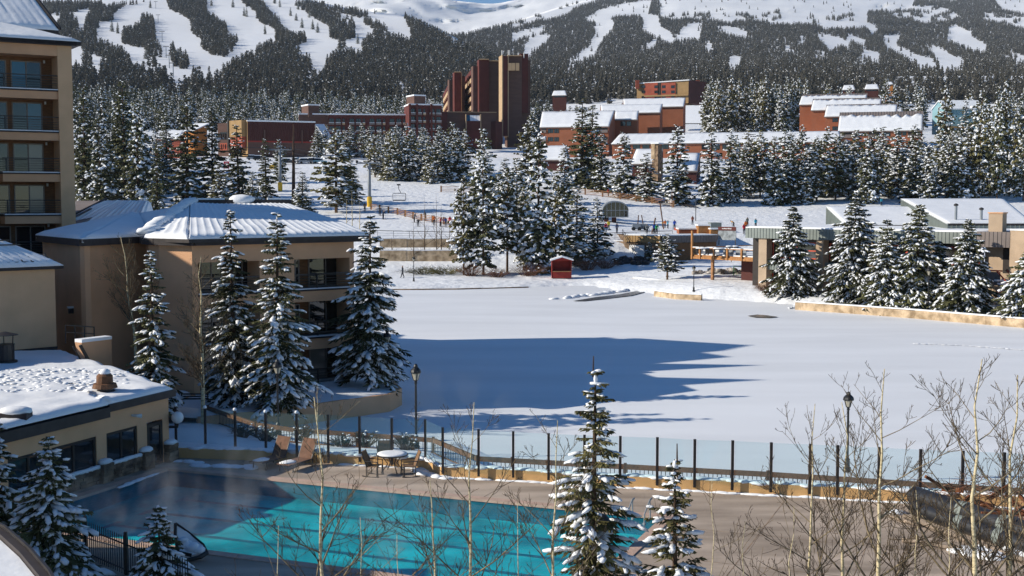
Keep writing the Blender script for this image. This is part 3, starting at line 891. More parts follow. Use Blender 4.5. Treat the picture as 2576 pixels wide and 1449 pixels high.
    ch = MB(); F.box(ch, L + .1, L + 1.2, zt + .3, zt + 1.3, -6.5, -4.8); ch.build('roof_box', 'brown_wood', root)
    cs = MB(); F.box(cs, L - .0, L + 1.3, zt + 1.3, zt + 1.42, -6.6, -4.7); cs.build('box_snow', 'fascia', root)
    # unseen hotel wings with gables, shaped to cast the shade on pond and buildings
    wing = MB()
    wing.prism([(-60, 71.5), (-37.5, 71.5), (-37.5, 84), (-60, 84)], 0.8, 20.2)
    wing.build('unseen_side_wing', 'stucco', root)
    for yc, hz in ((74.8, 26.2), (81.6, 26.8)):
        g = MB()
        for x0, x1 in ((-58, -36.6),):
            g.add([(x0, yc - 3.3, 20.21), (x1, yc - 3.3, 20.21), (x1, yc, hz), (x0, yc, hz), (x1, yc + 3.3, 20.21), (x0, yc + 3.3, 20.21)], [(0, 1, 2, 3), (3, 2, 4, 5), (1, 4, 2), (0, 3, 5), (0, 5, 4, 1)])
        g.build('unseen_wing_gable', 'snow', root)
    g = MB(); g.prism([(-60, 40), (-44, 44), (-39, 60), (-39, 65.4), (-60, 65.4)], .8, 12.5); g.build('unseen_low_wing', 'stucco', root)
    g = MB(); g.prism([(-60, 65.5), (-39, 65.5), (-38.5, 71.4), (-60, 71.4)], .8, 18.8); g.build('unseen_middle_wing', 'stucco', root)
    g = MB(); g.prism([(-40, 20), (-18, 20), (-18, 37.6), (-40, 38)], .5, 7.6); g.build('unseen_shade_block', 'stucco', root)  # unseen block added to shade the lower left yard and deck
    return root
tall_hotel()

# ---------------------------------------------------------------- tan block in front of it with a small hip roof
def mid_block():
    B = P(143, 884, 66.0); A = P(0, 897, 63.9)
    d = Vector((B.x - A.x, B.y - A.y)).normalized()
    F = Face((A.x - d.x * 7, A.y - d.y * 7), (B.x, B.y)); L = F.L
    zt = F.z(140, 676)
    root = thing('stair_block', 'plain windowless tan block with small snowy hip roof and snow guards', 'building', (B.x, B.y, 3.0))
    w = MB(); q = [F.p(0, 0, 0), F.p(L, 0, 0), F.p(L, 0, -6.5), F.p(0, 0, -6.5)]
    w.prism([(p.x, p.y) for p in q], .8, zt); w.build('wall', 'stucco_light', root)
    base = MB(); F.box(base, 0, L + .03, 3.78, 4.05, -.2, .06); base.build('base_flashing', 'fascia', root)
    e0, e1 = F.p(0, zt, .35), F.p(L + .35, zt, .35); bk = F.p(L + .35, zt, -6.8)
    fa = MB(); F.box(fa, 0, L + .3, zt + .001, zt + .16, -6.7, .3); fa.build('roof_edge', 'fascia', root)
    h0, h1 = F.p(0, zt + 2.3, -3.2), F.p(L - 3.6, zt + 2.3, -3.2)
    r = MB(); z_ = Vector((0, 0, .17)); r.slab([e0 + z_, e1 + z_, h1, h0], .15); r.slab([e1 + z_, bk + z_, h1], .15); r.build('roof', 'fascia', root)
    snow_slope(e0 + z_, e1 + z_, h1, h0, root, seam=.42, amp=.10, th=.14, nu=90, nv=10, seed=8)
    snow_slope(e1 + z_, bk + z_, h1 + Vector((-.04, .04, 0)), h1, root, th=.14, nu=14, seed=9)
    for k, t in enumerate((.42, .52)):
        g = MB(); a = e0.lerp(h0, t) + Vector((0, 0, .32)); c = e1.lerp(h1, t) + Vector((0, 0, .32))
        g.bar(a, c, .06, .06); g.build('snow_guard', 'dark_metal', root)
    u = L - .3
    while u > L - 4.5:
        g = MB(); a = F.p(u, zt + .42, .1); a2 = F.p(u, zt + .78, -.55)
        g.bar(a, a2, .07, .07); g.bar(a, a + Vector((F.d.x * .3, F.d.y * .3, 0)), .06, .06)
        g.build('heat_cable', 'dark_metal', root); u -= .48
    return root
mid_block()

# ---------------------------------------------------------------- three-storey building with the big snowy hip roof
def centre_building():
    zE = 9.3
    V = [xy(107, 75, 620), xy(212, 68, 620), xy(365, 73, 620), xy(375, 70.2, 620), xy(400, 69.3, 620), xy(482, 68.3, 620), xy(890, 74.5, 620)]
    F4 = Face(V[5], V[6])
    G1 = F4.p(F4.L, 0, -13); A1 = (V[0][0] + 3, V[0][1] + 13)
    root = thing('lake_building', 'three storey tan building with big snow covered hip roof beside the pond', 'building', (V[5][0], V[5][1], .8))
    for i, nm in enumerate(('dark_wall', 'side_wall', 'return_wall', 'corner_wall', 'front_wall')):
        A, B = V[i], V[i + 1]
        f = Face(A, B); w = MB(); f.box(w, 0, f.L, .3, zE, -.3, 0)
        w.build('wall', 'stucco', root)
        e = MB(); f.box(e, -.05 if i != 1 else .1, f.L + (.35 if i in (0, 4) else .02), zE + .001, zE + .36, -.3, .38); e.build('eave_board', 'fascia', root)
    # long facade: pier, balconies, upper band
    L = F4.L; Fi = F4.off(-1.6)
    bw = MB(); Fi.box(bw, 0, L - .3, .3, zE, -.3, 0); bw.build('recess_wall', 'brown_wood', root)
    sw = MB(); q = [F4.p(L, 0, 0), F4.p(L, 0, -13), F4.p(L - .3, 0, -13), F4.p(L - .3, 0, 0)]
    sw.prism([(p.x, p.y) for p in q], .3, zE); sw.build('end_wall', 'stucco', root)
    tb = MB(); F4.box(tb, 0, L - .301, zE - .95, zE - .001, -1.6, .02); tb.build('top_band', 'stucco', root)
    e = MB(); F4.box(e, 0, L + .4, zE + .001, zE + .36, -1.6, .45); e.build('eave_board', 'fascia', root)
    p0, p1 = F4.u(655, 800), F4.u(742, 800)
    pr = MB(); F4.box(pr, p0, p1, .3, zE - .951, -1.6, 0); pr.build('pier', 'stucco', root)
    pr = MB(); F4.box(pr, 0, .35, .3, zE - .951, -1.6, 0); pr.build('pier', 'stucco', root)
    z1, z2 = F4.z(800, 731), F4.z(800, 851)
    zb = [z1, z2, z2 - (z1 - z2)]
    for k, z in enumerate(zb):
        balcony_floor(root, F4, Fi, p1 + .001, L - .301, z, 0, par=.62 if k < 2 else .2, rec=1.6, rail=.95,
                      doors=[(Fi.u(776, 800), Fi.u(862, 800), 'glass' if k < 2 else ['glass_curtain', 'glass'])], post=(F4.u(800, 800),))
        window(F4.off(-.9), F4.u(747, 800) + .1, F4.u(772, 800), z + .15, z + 2.0, root, 2, 'frame', ['glass_curtain', 'glass'], .06)
        balcony_floor(root, F4, Fi, .351, p0 - .001, z, 0, par=.62 if k < 2 else .2, rec=1.6, rail=.95,
                      doors=[(Fi.u(505, 800), Fi.u(560, 800), 'glass'), (Fi.u(580, 800), Fi.u(640, 800), 'glass')], post=(1.4, 2.6))
    # roof
    R0 = P(478, 520, 80); R1 = P(722, 516, 81.5); zr = 11.4; R0.z = R1.z = zr
    z_ = zE + .37
    D0 = Vector((V[3][0] - .1, V[3][1] - .6, z_)); D1 = F4.p(L + .7, z_, .7); E0 = Vector((V[5][0] + .05, V[5][1] - .75, z_))
    A0 = Vector((V[0][0] - .3, V[0][1] - .3, z_)); B0 = Vector((V[1][0] + .1, V[1][1] - .6, z_)); C0 = Vector((V[2][0] + .3, V[2][1] - .1, z_))
    K1 = F4.p(L + .6, z_, -13.4)
    Lm = Vector((R0.x - 3.5, R0.y + .5, z_ + 1.2))
    r = MB(); r.slab([E0, D1, R1, R0], .2); r.slab([D0, E0, R0], .2); r.slab([D1, K1, R1], .2); r.slab([A0, B0, Lm], .15); r.slab([B0, C0, Lm], .15); r.slab([C0, D0, R0, Lm], .15)
    r.slab([A0, Lm, R0, R0 + Vector((-2, 8, -1.6)), A0 + Vector((2, 9, 0))], .15)
    r.slab([R0, R1, K1, R0 + Vector((-2, 8, -1.6))], .2)
    r.build('roof', 'fascia', root)
    snow_slope(E0, D1, R1, R0, root, seam=.5, amp=.045, th=.26, nu=220, nv=22, seed=3)
    snow_slope(D0, E0, R0 + Vector((.03, -.03, 0)), R0, root, seam=.8, amp=.06, th=.26, nu=30, nv=22, seed=5)
    snow_slope(D1, K1, R1 + Vector((-.05, .05, 0)), R1, root, th=.22, nu=20, nv=10, seed=6)
    snow_slope(A0, B0, Lm + Vector((.03, -.03, 0)), Lm, root, th=.25, nu=24, nv=14, seed=7)
    snow_slope(B0, C0, Lm + Vector((.03, -.03, 0)), Lm, root, th=.25, nu=24, nv=14, seed=8)
    snow_slope(C0, D0, R0, Lm, root, th=.22, nu=20, nv=14, seed=9)
    # snow bank along the hip, dark parapet on the ridge
    hb = MB(); rn = random.Random(3)
    for k in range(16):
        t = .05 + .93 * k / 15
        p = D0.lerp(R0, t) + Vector((rn.uniform(-.12, .12), rn.uniform(-.1, .1), .30))
        hb.blob(p, ((.55, .2, .08), (-.16, .42, 0), (0, -.05, .22)), 0, rn, .15, 8, 4)
    hb.build('hip_snow', 'snow', root, True)
    c = MB(); a = R0 + Vector((.4, .3, .05)); d_ = R1 - R0; c.bar(a, a + d_ * .97, .8, .62); c.build('ridge_parapet', 'fascia', root)
    for u0, u1 in ((0.0, .28), (.36, .5), (.72, .96)):
        s = MB(); a_ = a + d_ * u0 + Vector((0, 0, .36)); c_ = a + d_ * u1 + Vector((0, 0, .36)); s.bar(a_, c_, .7, .1); s.build('ridge_snow', 'snow', root)
    s = MB(); a_ = a + d_ * .46 + Vector((0, -.2, .3)); s.blob(a_, ((.9, 0, 0), (0, .5, 0), (0, 0, .35)), 0, rn, .1, 9, 4); s.build('ridge_snow', 'snow', root, True)
    # chimney stub and stair wall at the dark corner
    sl = Face(V[0], V[1]); t = MB(); u = sl.u(184, 775); z = sl.z(184, 775)
    sl.box(t, u - .1, u + .1, z - .3, z, 0, .25); t.build('wall_lamp', 'black', root)
    t = MB(); sl.box(t, u - .14, u + .14, z, z + .1, 0, .3); t.build('lamp_snow', 'snow', root)
    # windows of the short front wall
    f = Face(V[4], V[5]); 
    return root
centre_building()

def stair_wall():
    A = G(207, 0, 3) if False else P(207, 860, 60); 
    F = Face(xy(205, 61, 880), xy(281, 62.5, 880)); L = F.L
    root = thing('stair_wall', 'low tan stair wall with snow on top beside dark gap', 'wall', (F.A.x, F.A.y, .8))
    zt = F.z(240, 858)
    w = MB(); q = [F.p(0, .8), F.p(L, .8), F.p(L, zt), F.p(0, zt)]
    w.hexa([F.p(.9, .8, 0), F.p(L, .8, 0), F.p(L, .8, -.5), F.p(.9, .8, -.5), F.p(0, zt, 0), F.p(L, zt, 0), F.p(L, zt, -.5), F.p(0, zt, -.5)])
    w.build('wall', 'stucco', root)
    s = MB(); F.box(s, 0, L, zt + .001, zt + .16, -.5, .04); s.build('snow_cover', 'snow', root)
    rail = MB(); a = F.p(.3, zt + .75, -1.6); c = F.p(L - .1, zt + .55, -1.2)
    for k in range(2): rail.bar(a + Vector((0, 0, -.35 * k)), c + Vector((0, 0, -.35 * k)), .05, .05)
    for t in (0, .33, .66, 1): p = a.lerp(c, t); rail.bar(p + Vector((0, 0, .02)), p + Vector((0, 0, -.9)), .05, .05)
    rail.build('handrail', 'dark_metal', root)
    r2 = MB(); a = F.p(-.15, zt - .1, .1); c = F.p(.85, zt - 1.8, .1); r2.bar(a, c, .12, .12); r2.bar(a + Vector((-.35, 0, -.05)), c + Vector((-.35, 0, -.05)), .06, .06); r2.build('stair_rail', 'dark_metal', root)
    st = MB()
    for k in range(7): F.box(st, -2.2, -.2, zt - 2.2 + .2 * k - .25, zt - 2.2 + .2 * k, -.35 * k - .35, -.35 * k + .1)
    st.build('stair', 'stone_dark', root)
stair_wall()

# ---------------------------------------------------------------- small hip roofed house between tower and centre building
def hip_house():
    zE = 12 - 95 * (583 - 493) / FL
    c = [xy(193, 92, 585), xy(345, 95, 580), xy(400, 103, 560), xy(230, 104, 560)]
    root = thing('hip_house', 'small snowy hip roofed house between the hotel block and big roof', 'building', (c[0][0], c[0][1], .8))
    w = MB(); w.prism([(c[0][0] - 3, c[0][1] + .5)] + [(c[1][0] - .3, c[1][1] + .4), c[2], c[3]], .8, zE); w.build('wall', 'stucco', root)
    e = MB(); e.prism([(c[0][0] - 3.2, c[0][1])] + c[1:], zE + .002, zE + .28); e.build('roof_edge', 'fascia', root)
    z = zE + .29
    e0, e1, e2, e3 = (Vector((p[0], p[1], z)) for p in ((c[0][0] - 3, c[0][1]), c[1], c[2], c[3]))
    R0 = P(268, 506, 99); R1 = P(372, 506, 101)
    r = MB(); r.slab([e0, e1, R1, R0], .15); r.slab([e1, e2, R1], .15); r.slab([e2, e3, R0, R1], .15); r.build('roof', 'grey_roof', root)
    snow_slope(e0 + Vector((.6, 0, .02)), e1, R1, R0 + Vector((.1, 0, 0)), root, seam=.5, amp=.1, th=.18, nu=90, nv=14, seed=12)
    snow_slope(e1, e2, R1 + Vector((.04, 0, 0)), R1, root, th=.2, nu=12, seed=13)
    g = MB(); g.bar(e0 + Vector((1.0, .1, .2)), R0 + Vector((0, 0, .2)), .14, .12); g.bar(e0 + Vector((1.5, .1, .2)), e0.lerp(R0, .6) + Vector((.9, 0, .25)), .2, .06); g.build('hip_trim', 'fascia', root)
    b = MB(); b.slab([P(190, 572, 90), P(300, 505, 105), P(190, 505, 108)], .1); b.build('back_roof', 'grey_roof', root)
hip_house()

# ---------------------------------------------------------------- low pool house, front left
def pool_house():
    zt = 3.8
    B = G(423, 980, zt); A = G(0, 1078, zt)
    d = Vector((B.x - A.x, B.y - A.y)).normalized()
    F = Face((A.x - d.x * 1.2, A.y - d.y * 1.2), (B.x, B.y)); L = F.L
    off = L - (Vector((B.x - A.x, B.y - A.y)).length)
    root = thing('pool_house', 'low tan pool house with flat snowy roof and dark windows', 'building', (B.x, B.y, .75))
    K = G(140, 886, zt); K2 = G(-160, 886, zt)
    zb = .7
    # wall built in pieces round the openings
    um = F.u(263, 1030)                        # where the eave steps
    wins = [(F.u(268, 1110), F.u(346, 1110), F.z(300, 1075), F.z(300, 1160), 2), (F.u(130, 1140), F.u(243, 1140), F.z(200, 1118), F.z(200, 1196), 2), (F.u(20, 1180), F.u(126, 1140), F.z(80, 1150), F.z(80, 1215), 2)]
    door = (F.u(370, 1100), F.u(409, 1100))
    w = MB(); F.box(w, 0, L, wins[0][3] * 0 + 2.62, zt - .3, -.3, 0); w.build('wall', 'stucco', root)
    segs = [0, wins[2][0], wins[2][1], wins[1][0], wins[1][1], wins[0][0], wins[0][1], door[0], door[1], L]
    for i in (0, 2, 4, 6, 8):
        w = MB(); F.box(w, segs[i], segs[i + 1], zb, 2.62, -.3, 0); w.build('wall', 'stucco', root)
    for k, (u0, u1, za, zb_, n) in enumerate(wins):
        window(F, u0, u1, 1.35, 2.6, root, n, 'frame_dark', 'glass', .1, n=-.1)
        s = MB(); F.box(s, u0 - .08, u1 + .08, 1.16, 1.349, -.3, .16); s.build('sill', 'stone_dark', root)
        s = MB(); rn = random.Random(k)
        q = u0
        while q < u1:
            c = F.p(q + .15, 1.40, .08); s.blob(c, ((d.x * .26, d.y * .26, 0), (-d.y * .13, d.x * .13, 0), (0, 0, .09)), 0, rn, .25, 7, 3); q += .25
        s.build('sill_snow', 'snow', root, True)['kind'] = 'stuff'
        # stone facing under the window: separate stones
        u = u0 - .05; rows = [(zb, .88), (.88, 1.02), (1.02, 1.155)]
        for zz0, zz1 in rows:
            u = u0 - .05 + rn.uniform(-.2, 0)
            while u < u1 + .1:
                wd = rn.uniform(.22, .5)
                st = MB(); F.box(st, max(u, u0 - .08) + .01, min(u + wd, u1 + .12) - .01, zz0 + .01, zz1 - .005, -.05, .08 + rn.uniform(0, .05)); st.build('stone', 'stone_dark', root); u += wd
    for px in (257, 362, 424):
        u = F.u(px, 1140); rn = random.Random(px)
        for k in range(5):
            st = MB(); F.box(st, u - .3 + rn.uniform(-.04, .02), u + .3 + rn.uniform(-.02, .04), zb + k * .16 + .004, zb + k * .16 + .155, -.1, .30 + rn.uniform(-.04, .03)); st.build('stone', 'stone_dark', root)
        s = MB(); s.blob(F.p(u, zb + .86, .12), ((d.x * .36, d.y * .36, 0), (-d.y * .26, d.x * .26, 0), (0, 0, .13)), 0, rn, .1, 9, 4); s.build('pier_snow', 'snow', root, True)
    dr_ = window(F, door[0], door[1], zb + .02, 2.55, root, 1, 'frame_dark', 'glass', .16, n=-.05)
    dr_.name = 'door'
    # flat roof: two eave levels, snow
    r = MB(); r.prism([(F.p(um, 0, .25).x, F.p(um, 0, .25).y), (F.p(L + .2, 0, .25).x, F.p(L + .2, 0, .25).y), (K.x + .4, K.y), (K2.x, K2.y), (F.p(um, 0, -12).x, F.p(um, 0, -12).y)], zt - .3, zt); r.build('roof', 'fascia', root)
    r = MB(); q = [F.p(0, 0, .28), F.p(um - .003, 0, .28), F.p(um - .003, 0, -12.5), F.p(0, 0, -12.5)]; r.prism([(p.x, p.y) for p in q], zt - .5, zt - .1); r.build('roof', 'fascia', root)
    q = [F.p(0, 0, .18), F.p(um, 0, .18), F.p(um + .01, 0, .15), F.p(L + .1, 0, .15)]
    poly = [(p.x, p.y) for p in q] + [(K.x + .3, K.y - .1), (K2.x, K2.y)]
    flat_snow(poly, zt - .02, root, .22, bumpy=.10, step=.4)
    dn = MB(); rn = random.Random(4)            # melted pits in the snow
    for i in range(330):
        px, py = rn.uniform(-5, 320), rn.uniform(925, 985)
        if py > 985 - (px - 150) * .12 or py < 925 + abs(px - 140) * .05: continue
        p = G(px, py, zt + .21)
        dn.blob(p, ((rn.uniform(.10, .22), 0, 0), (0, rn.uniform(.07, .16), 0), (0, 0, .028)), 0, rn, .3, 6, 2)
    o = dn.build('snow_lumps', 'snow', root, True); o['kind'] = 'stuff'
    lp = MB(); u = F.u(332, 1045); z = F.z(332, 1045); lp.tube([F.p(u, z, 0), F.p(u, z, .25), F.p(u + .15, z - .02, .35)], [.05, .06, .09], 8); lp.build('flood_lamp', 'white', root)
    return F, root
PH, ph_root = pool_house()

def roof_vents():
    zt = 3.98
    p = G(264, 985, zt)
    v = thing('roof_ventilator', 'brown mushroom shaped ventilator capped with snow on flat roof', 'vent', p)
    b = MB(); b.lathe((0, 0, 0), [(.42, -.1), (.42, .05), (.30, .06), (.30, .16)], 12); b.build('base', 'dark_metal', v, local=True)
    b = MB(); b.lathe((0, 0, 0), [(.52, .16), (.46, .34), (.34, .36), (.33, .66), (.24, .74)], 12); b.build('hood', 'wood_rail', v, local=True)
    b = MB(); b.blob((.02, 0, .78), ((.22, 0, 0), (0, .22, 0), (0, 0, .17)), 0, random.Random(2), .1, 9, 4); b.build('snow_cap', 'snow', v, True, True)
    p = G(14, 912, zt)
    v = thing('roof_flue', 'black round flue with flat cone cap on flat roof', 'flue', p)
    b = MB(); b.lathe((0, 0, 0), [(.55, -.1), (.55, .1), (.42, .12), (.42, .85), (.44, .86), (.44, .9)], 14); b.build('pipe', 'black', v, local=True)
    b = MB(); b.lathe((0, 0, 0), [(.62, 1.33), (.6, 1.36), (.06, 1.5)], 14); b.build('cap', 'dark_metal', v, local=True)
    for a in (0, 2.1, 4.2):
        b = MB(); b.bar((.36 * math.cos(a), .36 * math.sin(a), .85), (.4 * math.cos(a), .4 * math.sin(a), 1.36), .04, .04); b.build('strut', 'dark_metal', v, local=True)
    p = G(40, 1052, zt - .05)
    v = thing('roof_hatch', 'low box hatch under thick snow near the roof edge', 'hatch', p)
    b = MB(); b.box((-.5, -.3, -.15), (.5, .3, .22)); b.build('box', 'fascia', v, local=True)
    b = MB(); b.blob((0, 0, .28), ((.62, 0, 0), (0, .42, 0), (0, 0, .17)), 0, random.Random(6), .06, 12, 4); b.build('snow_cap', 'snow', v, True, True)
    q = PH.p(PH.L + .1, 2.25, .25)
    v = thing('globe_lamp', 'white globe wall lamp on dark bracket at the pool house corner', 'lamp', q)
    b = MB(); b.blob((.1, 0, .35), ((.26, 0, 0), (0, .26, 0), (0, 0, .26)), 0, None, 0, 14, 8); b.build('globe', 'globe', v, True, True)
    b = MB(); b.tube([(-.25, 0, -.05), (.1, 0, -.05), (.1, 0, .1)], .06, 8); b.build('bracket', 'black', v, local=True)
roof_vents()
# ---------------------------------------------------------------- pool deck, pool
ZD = 0.75
Wp = [(433, 1151), (600, 1157), (700, 1161), (846, 1167), (1000, 1175), (1060, 1178), (1110, 1200), (1288, 1209), (1573, 1226), (1932, 1245), (2295, 1265), (2760, 1291)]
Wl = [G(x, y, ZD) for x, y in Wp]
PO = Vector((-14.2, 51.06, ZD)); E1 = Vector((.927, -.375, 0)); E2 = Vector((-.375, -.927, 0)); PL, PW = 21.05, 9.45
def pp(s, t, z=ZD): q = PO + E1 * s + E2 * t; return Vector((q.x, q.y, z))
b = MB()
b.add([(*w.xy, ZD) for w in Wl] + [pp(60, 0), pp(PL, 0), pp(0, 0), pp(-9, 0), pp(-9, -3)], [list(range(len(Wl) + 5))[::-1]])
b.add([pp(-9, 0), pp(0, 0), pp(0, PW), pp(-9, PW)], [(0, 3, 2, 1)])
b.add([pp(PL, 0), pp(60, 0), pp(60, PW), pp(PL, PW)], [(0, 3, 2, 1)])
b.add([pp(-12, PW), pp(60, PW), pp(60, PW + 9), pp(-12, PW + 9)], [(0, 3, 2, 1)])
struct('pool_deck', b, 'concrete')
b = MB(); b.prism([(-40, 2), (60, 2), (60, 14), (-2, 30), (-12.5, 40.2), (-18, 43), (-40, 42)], -1.0, ZD - .03)
struct('snowy_yard', b, 'snow_ground')

pool = thing('swimming_pool', 'steaming turquoise outdoor swimming pool with dark lane lines', 'pool', pp(0, 0))
b = MB(); zf = 0.05
b.add([pp(0, 0, zf), pp(PL, 0, zf), pp(PL, PW, zf), pp(0, PW, zf)], [(0, 3, 2, 1)])
b.build('basin_floor', 'pool_floor', pool)
b = MB()
for a, c in (((0, 0), (PL, 0)), ((PL, 0), (PL, PW)), ((PL, PW), (0, PW)), ((0, PW), (0, 0))):
    b.add([pp(*a, zf), pp(*c, zf), pp(*c, ZD - .005), pp(*a, ZD - .005)], [(0, 1, 2, 3)])
b.build('basin_wall', 'lane', pool)
for t in (1.75, 3.85, 5.9, 7.9):
    b = MB(); z = zf + .006
    b.add([pp(2.1, t - .13, z), pp(PL - 2, t - .13, z), pp(PL - 2, t + .13, z), pp(2.1, t + .13, z)], [(0, 3, 2, 1)])
    b.add([pp(1.85, t - .5, z), pp(2.1, t - .5, z), pp(2.1, t + .5, z), pp(1.85, t + .5, z)], [(0, 3, 2, 1)])
    b.build('lane_line', 'lane', pool)
n_c = 0
for a, c, ax in (((-.35, -.35), (PL + .35, 0.05), 0), ((-.35, PW - .05), (PL + .35, PW + .35), 0), ((-.35, .051), (.05, PW - .051), 1), ((PL - .05, .051), (PL + .35, PW - .051), 1)):
    L = (c[0] - a[0]) if ax == 0 else (c[1] - a[1]); k = max(1, int(L / 1.5))
    for i in range(k):
        f0, f1 = i / k, (i + 1) / k
        g = .008
        s0, s1 = (a[0] + (c[0] - a[0]) * f0 + g, a[0] + (c[0] - a[0]) * f1 - g) if ax == 0 else (a[0], c[0])
        t0, t1 = (a[1], c[1]) if ax == 0 else (a[1] + (c[1] - a[1]) * f0 + g, a[1] + (c[1] - a[1]) * f1 - g)
        b = MB(); b.hexa([pp(s0, t1, ZD - .06), pp(s1, t1, ZD - .06), pp(s1, t0, ZD - .06), pp(s0, t0, ZD - .06), pp(s0, t1, ZD + .035), pp(s1, t1, ZD + .035), pp(s1, t0, ZD + .035), pp(s0, t0, ZD + .035)])
        b.build('coping_stone', 'coping', pool)
b = MB(); nu, nv = 2, 2
b.add([pp(0, 0, .63), pp(PL, 0, .63), pp(PL, PW, .63), pp(0, PW, .63)], [(0, 3, 2, 1)])
b.build('water', 'water', pool)

def lumps(pts, w, h, seed, every=.3, spread=.15):
    """irregular snow ridge along a line"""
    rn = random.Random(seed); b = MB()
    for a, c in zip(pts, pts[1:]):
        a, c = Vector(a), Vector(c); n = max(1, int((c - a).length / every)); d = (c - a).normalized(); s = d.cross(Vector((0, 0, 1)))
        for i in range(n):
            p = a.lerp(c, (i + rn.random()) / n) + s * rn.uniform(-spread, spread)
            k = rn.uniform(.7, 1.3)
            b.blob(p, (d * every * 1.1 * k, s * w * rn.uniform(.7, 1.2), (0, 0, h * rn.uniform(.6, 1.3))), 0, rn, .18, 7, 3)
    return b
# ochre wall round the deck: one part for each straight length
ow = thing('deck_wall', 'long low ochre wall edging the pool deck with snow on top', 'wall', Wl[6])
for i, (a, c) in enumerate(zip(Wl, Wl[1:])):
    f = Face(a, c); b = MB(); f.box(b, 0, f.L, ZD - .05, 1.17, -.32, 0); b.build('wall_length', 'yellow_stucco', ow)
lumps([Vector((w.x, w.y + .2, 1.17)) for w in Wl], .2, .085, 1).build('snow_ridge', 'snow', ow, True)['kind'] = 'stuff'
b = lumps([Vector((w.x, w.y - .1, ZD)) for w in Wl[3:]], .11, .06, 2, .35, .04)
struct('snow_strip', b, 'snow', sm=True)
b = lumps([pp(-.6, -1.2), pp(3.2, -1.5)], .35, .07, 4, .35, .3); struct('snow_patch', b, 'snow', sm=True)
b = lumps([G(1040, 1185, ZD), G(1120, 1205, ZD)], .3, .1, 7, .3, .2); struct('snow_patch', b, 'snow', sm=True)
b = lumps([G(300, 1225, ZD), G(380, 1196, ZD)], .13, .05, 8, .4, .06); struct('snow_patch', b, 'snow', sm=True)

# ---------------------------------------------------------------- snow bed between deck wall and path, path, pond edge
Rp = [(522, 1022), (644, 1063), (745, 1077), (900, 1088), (1038, 1098), (1090, 1102), (1201, 1148), (1288, 1153), (1573, 1168), (1932, 1187), (2357, 1215), (2760, 1240)]
ZR_ = 1.25
Rl = [G(x, y, ZR_) for x, y in Rp]
b = MB(); cols = []
for i in range(len(Wl) - 1):
    for j in range(10): cols.append((Wl[i].lerp(Wl[i + 1], j / 10), Rl[i].lerp(Rl[i + 1], j / 10)))
cols.append((Wl[-1], Rl[-1]))
c0 = (Vector((-21, 51.5, 0)), Vector((-24, 62, 0)))
cols = [(c0[0].lerp(cols[0][0], k / 10), c0[1].lerp(cols[0][1], k / 10)) for k in range(10)] + cols
prof = [(0, 1.14, .3), (.2, 1.19, 0), (.45, 1.08, 0), (.75, .78, 0), (1, .52, 0), (1, .46, 2.2), (1, .36, 3.6), (1, -.3, 5.5)]
for a, c in cols:
    for t, z, e in prof:
        q = a.lerp(c, t); d = Vector((.25, .97, 0)); q = q + d * e
        z += 0.07 * noise.noise(Vector((q.x * .9, q.y * .9, 2)))
        if e == 5.5: z = -.3
        b.v.append((q.x, q.y, z))
k = len(prof)
for i in range(len(cols) - 1):
    for j in range(k - 1): b.f.append([i * k + j, (i + 1) * k + j, (i + 1) * k + j + 1, i * k + j + 1]); b.m.append(0)
struct('snowy_path', b, 'snow', sm=True)

# building terrace with a curved tan retaining wall
zt_ = .95
Tl = [G(500, 1052, zt_), G(570, 1044, zt_), G(644, 1038, zt_), G(725, 1027, zt_), G(806, 1016, zt_), G(900, 1004, zt_), G(981, 993, zt_), G(1011, 978, zt_)]
tw = thing('terrace_wall', 'curved tan retaining wall under the snowy terrace of the lake building', 'wall', Tl[2])
for a, c in zip(Tl, Tl[1:]):
    f = Face(a, c); w = MB(); f.box(w, -.01, f.L + .01, -.2, zt_ + .03, -.3, 0); w.build('wall_length', 'stucco', tw)
a = Tl[-1]; w = MB(); f = Face(a, (a.x - 1.5, a.y + 6)); f.box(w, 0, f.L, -.2, zt_ + .02, -.3, 0); w.build('wall_length', 'stucco', tw)
b = MB(); poly = [Vector((-18.5, 62.5, 0))] + Tl + [Vector((Tl[-1].x - 1.5, Tl[-1].y + 6, 0)), Vector((-9, 82, 0)), Vector((-22, 82, 0))]
cx, cy = -14, 71
rn = random.Random(2)
for r in range(9):
    s = 1 - r / 8.5
    for i in range(len(poly)):
        for j in range(4):
            q = poly[i].lerp(poly[(i + 1) % len(poly)], j / 4)
            X, Y = cx + (q.x - cx) * s, cy + (q.y - cy) * s
            b.v.append((X, Y, zt_ + (.0 if r == 0 else .1 + .1 * noise.noise(Vector((X * .7, Y * .7, 0))))))
k = len(poly) * 4
for r in range(8):
    for i in range(k): b.f.append([r * k + i, r * k + (i + 1) % k, (r + 1) * k + (i + 1) % k, (r + 1) * k + i]); b.m.append(0)
struct('snowy_terrace', b, 'snow', sm=True)
f = Face(G(400, 1030, .9), G(492, 985, 1.3))
pw = thing('planter_wall', 'short tan planter wall with snow behind the bench', 'wall', f.p(0, .3))
w = MB(); f.box(w, 0, f.L, -.1, 1.15, -.3, 0); w.build('wall', 'stucco', pw)
w = MB(); w.blob(f.p(f.L * .5, 1.2, -.9), ((f.d.x * 2.2, f.d.y * 2.2, 0), (-f.d.y * 1.1, f.d.x * 1.1, 0), (0, 0, .22)), 0, random.Random(1), .05, 14, 5); w.build('snow_cover', 'snow', pw, True)
